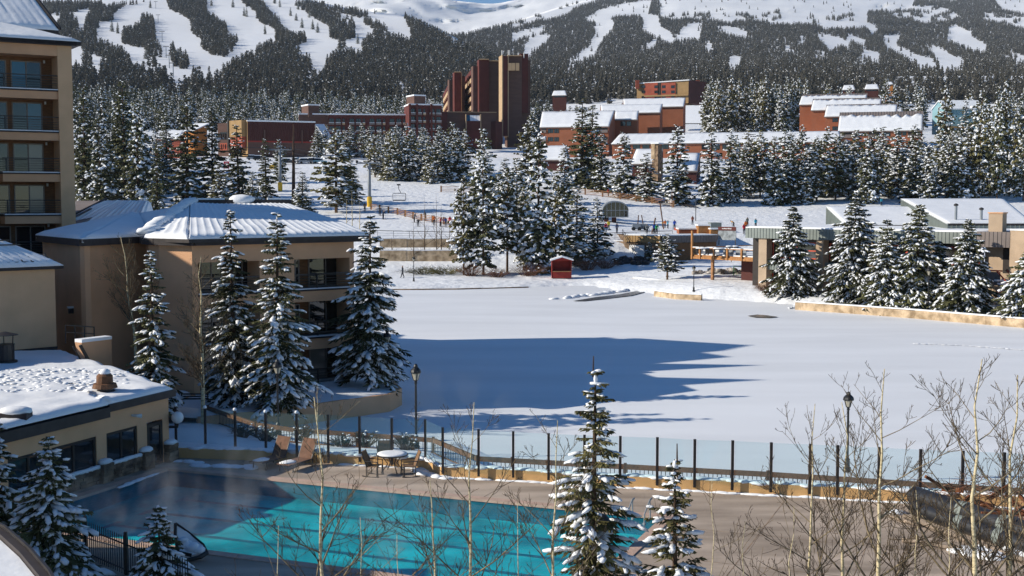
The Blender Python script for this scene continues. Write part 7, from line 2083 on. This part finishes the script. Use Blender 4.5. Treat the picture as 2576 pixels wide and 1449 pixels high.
for i, (px, yb, lb) in enumerate(((686, 425, 'wide yellow crash pad near the lift tower'), (695, 424, 'narrow yellow crash pad near the lift tower'))):
    q = gpt(px, yb); t = thing('crash_pad', lb, 'crash pad', q, 'yellow crash pads'); w = (.7, .28)[i]
    b = MB(); b.box((-w, -.2, -.1), (w, .2, 1.1)); b.build('pad', 'yellow', t, local=True)
    b = MB(); b.box((-w - .05, -.22, .5), (w + .05, .22, .58)); b.build('strap', 'black', t, local=True)
# ---------------------------------------------------------------- bare aspens: trunk and each main branch with its twigs
def bare_tree(seed, q, H, label, r0=.06, first=.22, nbr=15, spread=.34, group=None, name='aspen_tree', bark='aspen', twig='twig', up=.9, lean=(0, 0), fork=0.0, dens=1.0):
    rn = random.Random(seed)
    t = thing(name, label, 'tree', q, group)
    pts = [Vector((lean[0] * H * s * s + rn.uniform(-.012, .012) * H * s, lean[1] * H * s * s + rn.uniform(-.012, .012) * H * s, H * s - .1)) for s in [i / 9 for i in range(10)]]
    b = MB(); b.tube(pts, [r0 * (1 - .93 * (i / 9) ** .9) + .004 for i in range(10)], 7); b.build('trunk', bark, t, True, True)
    def tp(s):
        k = min(8, int(s * 9)); return pts[k].lerp(pts[k + 1], s * 9 - k)
    def grow(b, p, d, L, r, lvl):
        n = 4; q_ = [p]; dd = d.copy(); bend = Vector((rn.uniform(-.12, .12), rn.uniform(-.12, .12), .10 * up))
        for i in range(n):
            dd = (dd + bend + Vector((rn.uniform(-.1, .1), rn.uniform(-.1, .1), rn.uniform(-.06, .1)))).normalized()
            q_.append(q_[-1] + dd * L / n)
        b.tube(q_, [max(.0045, r * (1 - .75 * i / n)) for i in range(n + 1)], 5 if lvl == 0 else 3, 0 if lvl == 0 else 1, cap=False)
        if lvl >= 3 or L < .16: return
        k = int((3 + L * 2.4) * dens) if lvl == 0 else int((1.6 + L * 2.6) * dens)
        for j in range(k):
            s = rn.uniform(.2, .98); i = min(n - 1, int(s * n)); p2 = q_[i].lerp(q_[i + 1], s * n - i)
            ax = Vector((rn.gauss(0, 1), rn.gauss(0, 1), rn.gauss(.25, .7))).normalized()
            d2 = (dd + ax * .95).normalized()
            grow(b, p2, d2, L * rn.uniform(.28, .5) * (1.1 - .45 * s), r * .45, lvl + 1)
    for k in range(nbr):
        s = first + (0.96 - first) * (k + rn.uniform(0, .8)) / nbr
        az = k * 2.4 + rn.uniform(-.6, .6)
        L = H * spread * (1.05 - s) ** .75 * rn.uniform(.7, 1.25) + .12
        d = Vector((math.cos(az), math.sin(az), rn.uniform(.45, .95))).normalized()
        b = MB(); grow(b, tp(s), d, L, max(.006, r0 * (1 - .93 * s) * .62), 0)
        b.build('branch', ['branchlet' if bark == 'aspen' else bark, twig], t, True, True)
    return t
gA = 'bare aspens in front of the pool'
def near(px, d, z=.7): u, _ = ray(px, 1400); return Vector((u * d, d, z))
def top_h(y, d, z=.7): return P(1288, y, d).z - z
for i, (px, d, yt, r, lb, kw) in enumerate((
    (815, 25.0, 985, .062, 'bare aspen with pale trunk crossing the left half of the pool', dict(lean=(-.012, 0))),
    (1098, 25.5, 1195, .052, 'bare aspen in front of the pool with a forked crown reaching the patio table', dict(lean=(-.02, 0), nbr=12)),
    (1186, 26.0, 1000, .055, 'bare aspen crossing the pool beside the forked one, reaching the shadowed pond', {}),
    (1388, 24.5, 1045, .05, 'bare aspen touching the tall snowy foreground spruce', dict(lean=(.01, 0))),
    (2212, 25.0, 915, .075, 'bare aspen with V shaped crown beside the lantern behind the deck', dict(lean=(-.008, 0), nbr=16)),
    (2118, 27.0, 1000, .06, 'bare aspen standing right in front of the lantern at the deck', dict(nbr=13)),
    (2030, 27.0, 1005, .05, 'slim bare aspen on the pool side of the deck lantern', dict(nbr=12, lean=(.01, 0))),
    (2452, 24.0, 890, .085, 'bare aspen with pale trunk before the black pipes', dict(lean=(-.006, 0), nbr=17)),
    (2538, 25.5, 930, .08, 'bare aspen standing close to the right edge over the brush heap', dict(nbr=16)),
    (2600, 24.0, 1010, .06, 'bare aspen leaning in from the right edge', dict(nbr=13)))):
    bare_tree(500 + i, near(px, d), top_h(yt, d), lb, r, group=gA, spread=.44, first=.22, **kw)
for i, (px, d, yt, lb) in enumerate(((700, 24.0, 1310, 'low bare sapling with reddish stems at the bottom left of the pool'), (905, 24.5, 1290, 'slender bare sapling right of the first aspen'), (1000, 23.5, 1330, 'low bare sapling below the patio table'), (1300, 25, 1250, 'bare sapling left of the tall foreground spruce'), (1790, 26, 1190, 'thin bare sapling behind the small foreground spruce'), (1870, 25, 1300, 'low bare sapling with fan of twigs on the deck side'), (2300, 24.5, 1220, 'low bare sapling between the aspens at the deck end'), (1990, 24.5, 1260, 'low bare sapling in front of the glass fence lantern'), (2390, 23.5, 1240, 'low bare sapling in front of the pipe ends'))):
    bare_tree(540 + i, near(px, d), top_h(yt, d), lb, .022, .2, 8, .5, 'bare saplings along the bottom edge', dens=.55, name='sapling')
bare_tree(560, at(508, 61.5, .6), P(508, 640, 61.5).z - .6, 'bare pale birch in front of the lake building corner', .12, .18, 30, .30, None, 'birch_tree', dens=1.5)
bare_tree(561, at(345, 66.5, .9), P(330, 590, 66.5).z - .9, 'bare crooked birch against the tan side wall', .12, .42, 15, .40, None, 'birch_tree', lean=(-.09, 0), dens=1.5)
for i, (px, d, yt, lb) in enumerate(((797, 60.0, 960, 'thin pale sapling in front of the terrace wall'), (1046, 57.0, 1000, 'thin bare sapling by the lantern at the railing bend'))):
    bare_tree(565 + i, at(px, d, .5), P(1288, yt, d).z - .5, lb, .035, .3, 10, .3, 'thin saplings by the path', name='sapling')
gQ = 'thin bare trees before the ski terrace walls'
for i, (px, yb, yt) in enumerate(((1068, 650, 500), (1098, 655, 495), (1110, 640, 520), (1040, 660, 560), (1130, 655, 555), (985, 655, 600))):
    q = gpt(px, yb); bare_tree(570 + i, q, (yb - yt) * q.y / FL, ('thin bare tree before the terrace walls, its top above the log fence', 'tallest thin bare tree before the terrace walls', 'bare tree touching its taller neighbour before the terrace walls', 'short bare tree above the walking person', 'short bare tree beside the shore pines', 'small bare tree at the snowy wall next to the lake building spruce')[i], .09, .15, 10, .28, gQ, dens=.55, bark='twig')
for i, (px, yb, yt, d) in enumerate(((886, 640, 480, 200), (872, 640, 500, 204), (905, 640, 505, 198))):
    q = Vector((ray(px, 560)[0] * d, d, zg(ray(px, 560)[0] * d, d))); bare_tree(580 + i, q, P(1288, yt, d).z - q.z, ('pale bare birch stem before the ragged pine', 'pale birch stem just behind the roof slope', 'slim pale birch stem next to the roof corner spruce')[i], .1, .35, 8, .2, 'pale birch stems beside the ragged pine', 'birch_tree', dens=.45)
# dead standing trunk among the spruces
q = gpt(739, 520); q = q if q.y < 320 else onground(739, 240)
t = thing('dead_tree', 'tall dead reddish trunk with bare stubs before the hall', 'tree', q); h = P(739, 312, q.y).z - q.z
b = MB(); b.tube([(0, 0, -.3), (.1, 0, h * .5), (.2, 0, h)], [.42, .3, .08], 8); b.build('trunk', 'bark', t, True, True)
rn = random.Random(3)
for k in range(26):
    z = h * rn.uniform(.25, .97); a = rn.uniform(0, 6.28); l = rn.uniform(.6, 2.2) * (1.15 - z / h); b = MB(); b.tube([(.2 * z / h, 0, z), (.2 * z / h + l * math.cos(a), l * math.sin(a), z - .2), (.2 * z / h + 1.3 * l * math.cos(a), 1.3 * l * math.sin(a), z + .1)], [.05, .03, .01], 4); b.build('branch', 'bark', t, local=True)

# low shrubs with red brown twigs
def shrub(seed, q, r, h, label, m='brush', n=90, group=None, snow=0):
    rn = random.Random(seed); t = thing('shrub', label, 'shrub', q, group)
    b = MB()
    for i in range(n):
        a = rn.uniform(0, 6.28); s = rn.random() ** .6; p = Vector((math.cos(a) * r * .25 * s, math.sin(a) * r * .25 * s, -.1)); e = Vector((math.cos(a) * r * s, math.sin(a) * r * s, h * rn.uniform(.5, 1.0) * (1.1 - .5 * s)))
        m_ = p.lerp(e, .55) + Vector((rn.uniform(-.1, .1) * r, 0, .12 * h)); b.tube([p, m_, e], [.022, .014, .004], 3, cap=False)
        for k in range(3): b.tube([p.lerp(e, rn.uniform(.4, .9)), e + Vector((rn.gauss(0, .2) * r, rn.gauss(0, .2) * r, rn.uniform(-.3, .1) * h))], [.01, .003], 3, cap=False)
    x = b.build('twigs', m, t, local=True); x['kind'] = 'stuff'
    if snow:
        b = MB()
        for i in range(snow): a = rn.uniform(0, 6.28); s = rn.random() ** .5; b.blob((math.cos(a) * r * s * .8, math.sin(a) * r * s * .8, h * rn.uniform(.35, .85)), ((rn.uniform(.05, .13) * min(1.4, r), 0, 0), (0, .07 * min(1.6, r), 0), (0, 0, .045 * min(1.6, r))), 0, rn, .3, 6, 2)
        x = b.build('snow', 'tree_snow', t, True, True); x['kind'] = 'stuff'
    return t
gX = 'bare shrubs on the far shore'
for i, (px, yb, r, h, lb, sn) in enumerate(((1938, 738, 1.9, 1.7, 'red brown bare shrub in front of the first lodge spruce', 4), (1186, 694, 2.6, 2.2, 'bare shrub below the thin trunked shore pine', 8), (1330, 694, 3.2, 2.4, 'wide bare shrub between the shore pines and the kiosk', 10), (1478, 680, 2.8, 2.6, 'bare shrub behind the kiosk', 14), (1525, 676, 2.4, 2.0, 'bare shrub at the blue shaded bank past the kiosk', 10), (1250, 698, 2.4, 1.5, 'low shrub at the foot of the full speckled pine', 8), (1065, 690, 4.0, 1.4, 'long low snowy hedge behind the walking person', 40), (1120, 690, 4.0, 1.5, 'low snowy hedge nearer the shore pines', 40))):
    shrub(600 + i, gpt(px, yb), r, h, lb, 'brush' if i not in (6, 7) else 'needle_olive', 120, gX, sn)
for i, (px, yt) in enumerate(((668, 1128), (610, 1120), (860, 1150), (920, 1140), (760, 1125), (1020, 1150))):
    q = G(px, yt - 22, 1.0); shrub(630 + i, q, .75, .75, ('dark low shrub in the snow bed behind the loungers', 'dark low shrub in the shaded snow bed by the glass fence', 'low shrub in the snow bed above the small snow topped table', 'low shrub in the snow bed behind the brown chair', 'low shrub in the snow bed between the lounger backs', 'low shrub in the snow bed beside the railing bend')[i], 'twig', 60, 'shrubs in the snow bed', 9)

# ---------------------------------------------------------------- people: one continuous body grown round a skeleton, few poses
def body_mesh(name, J, E, mats):
    """J: joint -> (x, y, z, radius); E: bones"""
    names = list(J); me = bpy.data.meshes.new(name)
    me.from_pydata([J[n][:3] for n in names], [(names.index(a), names.index(c)) for a, c in E], [])
    o = bpy.data.objects.new(name, me); C.objects.link(o)
    sk = o.modifiers.new('skin', 'SKIN'); sv = me.skin_vertices[0].data
    for i, n in enumerate(names): sv[i].radius = (J[n][3], J[n][3] * (.8 if n in ('chest', 'belly', 'pelvis') else 1)); sv[i].use_root = (n == 'pelvis')
    ss = o.modifiers.new('sub', 'SUBSURF'); ss.levels = ss.render_levels = 1
    dg = bpy.context.evaluated_depsgraph_get(); dg.update()
    m2 = bpy.data.meshes.new_from_object(o.evaluated_get(dg))
    bpy.data.objects.remove(o); m2.name = name
    m2.materials.clear()
    for m in mats: m2.materials.append(M[m])
    zh, zn = J['pelvis'][2] - .02, J['neck'][2]
    hx, hy, hz = J['head'][:3]
    for p in m2.polygons:
        c = p.center; p.use_smooth = True
        d = math.dist(c, (hx, hy, hz))
        if d < .17: p.material_index = 2 if c.z > hz + .03 or c.y > hy + .03 else 3
        elif c.z < zh and min(math.dist(c, J[k][:3]) for k in ('hand_l', 'hand_r')) > .14: p.material_index = 1
        else: p.material_index = 0
    return m2
def skeleton(step=.0, bend=0.0, arm=(.25, -.1), arm2=(-.1, .15)):
    sb, cb = math.sin(bend), math.cos(bend)
    up = lambda z, x=0, y=0: (x, -(z - .92) * sb + y, .92 + (z - .92) * cb)
    J = {'pelvis': (0, 0, .92, .15), 'belly': (*up(1.1), .145), 'chest': (*up(1.32), .165), 'neck': (*up(1.48), .065), 'head': (*up(1.62), .105), 'crown': (*up(1.74), .06)}
    for s, k, st, ar in ((-1, 'l', step, arm), (1, 'r', -step, arm2)):
        J['hip_' + k] = (s * .1, 0, .86, .12); J['knee_' + k] = (s * .11, -st * .5 - .03, .48, .085); J['foot_' + k] = (s * .12, -st, .09, .065); J['toe_' + k] = (s * .13, -st - .18, .05, .05)
        J['shoulder_' + k] = (*up(1.42, s * .2), .085); J['elbow_' + k] = (*up(1.16, s * .28, -ar[0] * .4), .062); J['hand_' + k] = (*up(.98, s * .27, -ar[0]), .05)
    E = [('pelvis', 'belly'), ('belly', 'chest'), ('chest', 'neck'), ('neck', 'head'), ('head', 'crown')]
    for k in 'lr': E += [('pelvis', 'hip_' + k), ('hip_' + k, 'knee_' + k), ('knee_' + k, 'foot_' + k), ('foot_' + k, 'toe_' + k), ('chest', 'shoulder_' + k), ('shoulder_' + k, 'elbow_' + k), ('elbow_' + k, 'hand_' + k)]
    return J, E
BM = ['jacket', 'pants', 'black', 'skin']
POSE = {}
for k, a in (('stand', ()), ('walk', (.26,)), ('ski', (.05, .35, (.4, 0), (.38, 0))), ('bend', (.1, 1.15, (.2, 0), (.25, 0)))):
    J, E = skeleton(*a); POSE[k] = body_mesh('person_' + k, J, E, BM)
skm = MB()
for s in (-.13, .13): skm.hexa([(s - .05, -.85, .0), (s + .05, -.85, .0), (s + .05, .85, .0), (s - .05, .85, .0), (s - .05, -.85, .03), (s + .05, -.85, .03), (s + .05, .85, .03), (s - .05, .85, .03)])
SKI = None
def person(q, rz, pose, col, label, h=1.75, skis=False, group=None):
    t = thing('person', label, 'person', q, group)
    o = link('body', POSE[pose], t); o.color = (*col, 1)
    t.rotation_euler.z = rz; t.scale = (h / 1.78,) * 3
    if skis:
        for s in (-.13, .13):
            b = MB(); b.hexa([(s - .05, -.85, -.02), (s + .05, -.85, -.02), (s + .05, .8, -.02), (s - .05, .8, -.02), (s - .05, -.85, .02), (s + .05, -.85, .02), (s + .05, .8, .02), (s - .05, .8, .02)]); b.build('ski', 'black', t, local=True)
            b = MB(); b.tube([(s * 2.4, -.35, .95), (s * 3.2, -.2, 0)], .02, 5); b.build('ski_pole', 'black', t, local=True)
    return t
RED, BLU, GRN, YEL, ORG, DRK, TEAL = (.5, .02, .03), (.02, .08, .45), (.02, .35, .10), (.7, .5, .02), (.7, .16, .02), (.03, .035, .05), (.03, .33, .45)
for i, (px, yb, rz, pose, col, sk, lb) in enumerate((
    (1012, 699, 1.4, 'walk', DRK, False, 'person in dark clothes walking along the far shore path'),
    (956, 543, .4, 'ski', DRK, True, 'skier in dark jacket near the pines at the log fence, the upper one'),
    (964, 552, .8, 'ski', (.05, .06, .09), True, 'skier in navy jacket below the other skier at the log fence'),
    (918, 533, .2, 'stand', (.25, .12, .06), False, 'person in brown jacket standing by the roof corner pines'),
    (1042, 560, 1.0, 'ski', (.10, .11, .13), True, 'skier in grey jacket coming down by the bare trees'),
    (1052, 570, .2, 'bend', DRK, True, 'skier in dark clothes bending over by the bare trees'),
    (1070, 556, .5, 'ski', (.2, .18, .16), True, 'skier in light brown jacket beside the log fence'),
    (1092, 566, .1, 'stand', ORG, True, 'skier in orange jacket in front of the log fence'),
    (1108, 570, .7, 'ski', RED, True, 'skier in red jacket between the thin bare trees'),
    (1121, 571, .3, 'ski', (.03, .05, .2), True, 'skier in navy jacket next to the red ones by the shore pines'),
    (1132, 569, .3, 'stand', (.6, .03, .05), True, 'skier in bright red jacket at the shore pines'),
    (1524, 586, .2, 'stand', (.65, .03, .12), False, 'person in pink red jacket at the arched lift shelter'),
    (1531, 580, .3, 'stand', YEL, False, 'person in yellow jacket at the arched lift shelter'),
    (1552, 588, .2, 'walk', (.05, .07, .16), False, 'person in dark blue by the terrace railing'),
    (1628, 590, .1, 'stand', (.22, .24, .25), True, 'skier in grey jacket and yellow trousers near the railing'),
    (1646, 588, .5, 'stand', BLU, True, 'skier in blue jacket right beside the green one'),
    (1652, 590, .1, 'ski', GRN, True, 'skier in bright green jacket by the terrace railing'),
    (1697, 578, .1, 'stand', BLU, True, 'tall person in bright blue jacket near the terrace huts'),
    (1673, 574, .1, 'stand', ORG, False, 'small figure in orange in the heap of coloured jackets'),
    (1680, 575, .9, 'stand', TEAL, False, 'small figure in teal in the heap of coloured jackets'),
    (1667, 573, .2, 'bend', YEL, False, 'figure in yellow bending in the heap of coloured jackets'),
    (1846, 573, 1.6, 'bend', (.8, .35, .02), True, 'person in amber jacket bending down on the snow above the banner'),
    (1872, 592, .2, 'stand', RED, False, 'person in red jacket sitting by the dark bench'),
    (1876, 580, .2, 'stand', ORG, False, 'person in orange jacket beside the lodge fascia'),
    (1880, 570, .2, 'stand', (.14, .15, .12), True, 'person in olive jacket standing above the lodge fascia'),
    (1901, 574, .2, 'stand', TEAL, False, 'person in turquoise jacket behind the lodge roof edge'),
    (1530, 494, .2, 'walk', (.5, .03, .04), False, 'person in red jacket by the notice board'),
    (652, 490, .3, 'stand', DRK, True, 'dark skier standing between the small spruces above the roof'),
    (1742, 566, .3, 'stand', (.28, .08, .04), False, 'person in brown jacket at the foot of the lamp mast'),
    (2216, 518, .2, 'stand', TEAL, False, 'person in turquoise jacket beyond the lodge roof sheds'))):
    q = gpt(px, yb)
    person(q, rz + (math.pi if i % 3 == 0 else 0), pose, col, lb, 1.75 if i not in (18, 19, 20) else 1.5, sk, 'people on the ski hill' if i else None)
# upright skis, orange marker pole and snow guns on the terrace
for i, (px, yb, h, lb) in enumerate(((1635, 588, 2.6, 'tall dark pole leaning beside the green skier'), (1664, 577, 4.6, 'tall brown snow gun mast leaning above the coloured jackets'))):
    q = gpt(px, yb); t = thing('mast', lb, 'mast', q); b = MB(); b.tube([(.3 if i == 0 else .4, 0, -.1), (.9 if i == 0 else -.3, 0, h)], [.1, .12], 7); b.build('pole', 'wood_rail', t, local=True)
    if i:
        b = MB(); b.box((-.55, -.2, h - .1), (.25, .2, h + .3)); b.build('head', 'black', t, local=True)
for i, (px, yb) in enumerate(((1601, 580), (1616, 580))):
    q = gpt(px, yb); t = thing('snow_gun', ('grey machine with two upright bars nearer the lift shelter', 'grey machine with slanted bar nearer the skiers')[i], 'machine', q, 'grey machines on the ski terrace')
    b = MB(); b.box((-.7, -.4, .2), (.7, .4, 1.1)); b.build('body', 'grey_pole', t, local=True)
    b = MB(); b.bar((.2, 0, .6), (.35 - .5 * i, 0, 2.6), .16, .16); b.build('bar', 'wood_rail', t, local=True)
    b = MB(); b.tube([(.5, -.3, .2), (1.6, -.3, .9), (2.2, -.3, .2)], .06, 6); b.build('frame', 'dark_metal', t, local=True)
    for x in (-.5, .5):
        b = MB(); b.tube([(x, -.45, .3), (x, .45, .3)], .32, 9); b.build('wheel', 'tyre', t, local=True)

# ---------------------------------------------------------------- joints of the deck slabs
for k, (a, c) in enumerate([((3.5 * i, -6), (3.5 * i, 0)) for i in range(0, 7)] + [((PL + 3.5 * i, -9), (PL + 3.5 * i, 18)) for i in range(1, 9)] + [((PL + .4, t), (60, t)) for t in (1.0, 4.6, 8.2, 11.8)]):
    p0, p1 = pp(*a, ZD + .004), pp(*c, ZD + .004)
    if a[0] <= PL and a[1] == -6:
        f = None
        for w0, w1 in zip(Wl, Wl[1:]):
            # stop at the wall
            dx = p0 - p1; n = Vector((w1.y - w0.y, -(w1.x - w0.x), 0)); den = dx.dot(n)
            if abs(den) > 1e-6:
                s = (w0 - p1).dot(n) / den; h = p1 + dx * s
                if 0 < s < 1 and min(w0.x, w1.x) <= h.x <= max(w0.x, w1.x): p0 = h; p0.z = ZD + .004; f = 1; break
    d = (p1 - p0).normalized(); n = Vector((d.y, -d.x, 0)) * .012
    b = MB(); b.add([p0 - n, p1 - n, p1 + n, p0 + n], [(0, 1, 2, 3)])
    if (Vector((p1.x - p0.x, p1.y - p0.y, 0)).cross(n)).z < 0: pass
    struct('deck_joint', b, 'stone_dark')

# ---------------------------------------------------------------- steam drifting over the warm pool
def steam(name, c, size, dens, scale, seed):
    m = bpy.data.materials.new('steam'); m.use_nodes = True; t = m.node_tree; t.nodes.clear()
    o = t.nodes.new('ShaderNodeOutputMaterial'); v = t.nodes.new('ShaderNodeVolumePrincipled')
    v.inputs['Color'].default_value = (.95, .97, 1, 1); v.inputs['Anisotropy'].default_value = .2
    tc = t.nodes.new('ShaderNodeTexCoord'); mp = t.nodes.new('ShaderNodeMapping'); mp.inputs['Scale'].default_value = (1, 1, .55); mp.inputs['Location'].default_value = (seed, seed, 0)
    n = t.nodes.new('ShaderNodeTexNoise'); n.inputs['Scale'].default_value = scale; n.inputs['Detail'].default_value = 4; n.inputs['Distortion'].default_value = .6
    r = t.nodes.new('ShaderNodeValToRGB'); r.color_ramp.elements[0].position = .54; r.color_ramp.elements[1].position = .72
    r.color_ramp.elements[0].color = (0, 0, 0, 1); r.color_ramp.elements[1].color = (1, 1, 1, 1)
    g = t.nodes.new('ShaderNodeSeparateXYZ'); t.links.new(tc.outputs['Generated'], g.inputs[0])
    def hump(sock, p):
        a = t.nodes.new('ShaderNodeMath'); a.operation = 'SUBTRACT'; a.inputs[0].default_value = 1; t.links.new(sock, a.inputs[1])
        m_ = t.nodes.new('ShaderNodeMath'); m_.operation = 'MULTIPLY'; t.links.new(sock, m_.inputs[0]); t.links.new(a.outputs[0], m_.inputs[1])
        s = t.nodes.new('ShaderNodeMath'); s.operation = 'MULTIPLY'; s.use_clamp = True; s.inputs[1].default_value = p; t.links.new(m_.outputs[0], s.inputs[0]); return s.outputs[0]
    f = t.nodes.new('ShaderNodeMath'); f.operation = 'SUBTRACT'; f.inputs[0].default_value = 1; t.links.new(g.outputs['Z'], f.inputs[1])
    cur = r.outputs[0]
    for sck in (hump(g.outputs['X'], 7), hump(g.outputs['Y'], 7), f.outputs[0]):
        k = t.nodes.new('ShaderNodeMath'); k.operation = 'MULTIPLY'; t.links.new(cur, k.inputs[0]); t.links.new(sck, k.inputs[1]); cur = k.outputs[0]
    k = t.nodes.new('ShaderNodeMath'); k.operation = 'MULTIPLY'; k.inputs[1].default_value = dens; t.links.new(cur, k.inputs[0])
    t.links.new(k.outputs[0], v.inputs['Density']); t.links.new(tc.outputs['Object'], mp.inputs[0]); t.links.new(mp.outputs[0], n.inputs['Vector']); t.links.new(n.outputs['Fac'], r.inputs[0])
    t.links.new(v.outputs[0], o.inputs['Volume'])
    b = MB(); b.box((-size[0] / 2, -size[1] / 2, 0), (size[0] / 2, size[1] / 2, size[2]))
    ob = link(name, b.mesh(name, m)); ob.location = c; ob['kind'] = 'stuff'
    ob.rotation_euler.z = math.atan2(E1.y, E1.x)
    return ob
steam('steam', pp(7.5, 4.7, .66), (17, 10.5, 2.2), .26, .85, 3)
steam('steam', G(1110, 1030, .3), (7, 6, 2.4), .16, .5, 11)
scene.cycles.volume_step_rate = 2.0
scene.cycles.volume_max_steps = 128

# ---------------------------------------------------------------- thin mountain air: far slopes fade a little towards blue
hz = bpy.data.materials.new('mountain_air'); hz.use_nodes = True; t_ = hz.node_tree; t_.nodes.clear()
o_ = t_.nodes.new('ShaderNodeOutputMaterial'); v_ = t_.nodes.new('ShaderNodeVolumePrincipled')
v_.inputs['Color'].default_value = (.72, .84, 1, 1); v_.inputs['Density'].default_value = 4.2e-5
t_.links.new(v_.outputs[0], o_.inputs['Volume'])
b = MB(); b.box((-3500, -80, -160), (3500, 7200, 1250))
ob = link('haze', b.mesh('haze', hz)); ob['kind'] = 'stuff'
b = lumps([G(2300, 864, .05), G(2420, 868, .05), G(2600, 882, .05)], .12, .02, 41, .25, .05); struct('snow_track', b, 'snow', sm=True)
b = lumps([G(2040, 760, .1), G(2010, 766, .1), G(1985, 775, .1)], .16, .04, 42, .3, .2); struct('snow_track', b, 'snow', sm=True)

# small lift towers climbing the ski runs
for i, (x, y) in enumerate(((392, 22), (398, 58), (408, 104), (418, 146), (426, 172), (436, 196))):
    q = slope_point('L', x, y)
    if q is None: continue
    t = thing('lift_tower', 'small distant lift tower on the open ski run, ' + ('topmost of its line', 'second from the top of its line', 'third from the top of its line', 'third from the bottom of its line', 'second from the bottom of its line', 'lowest of its line')[i], 'lift tower', q, 'distant lift towers on the ski runs')
    b = MB(); b.tube([(0, 0, -1), (0, 0, 12)], [.45, .35], 6); b.build('mast', 'grey_pole', t, local=True)
    b = MB(); b.box((-3.2, -.3, 11.6), (3.2, .3, 12.2)); b.build('crossarm', 'dark_metal', t, local=True)
scatter_object('valley_forest', near_pts, pn)
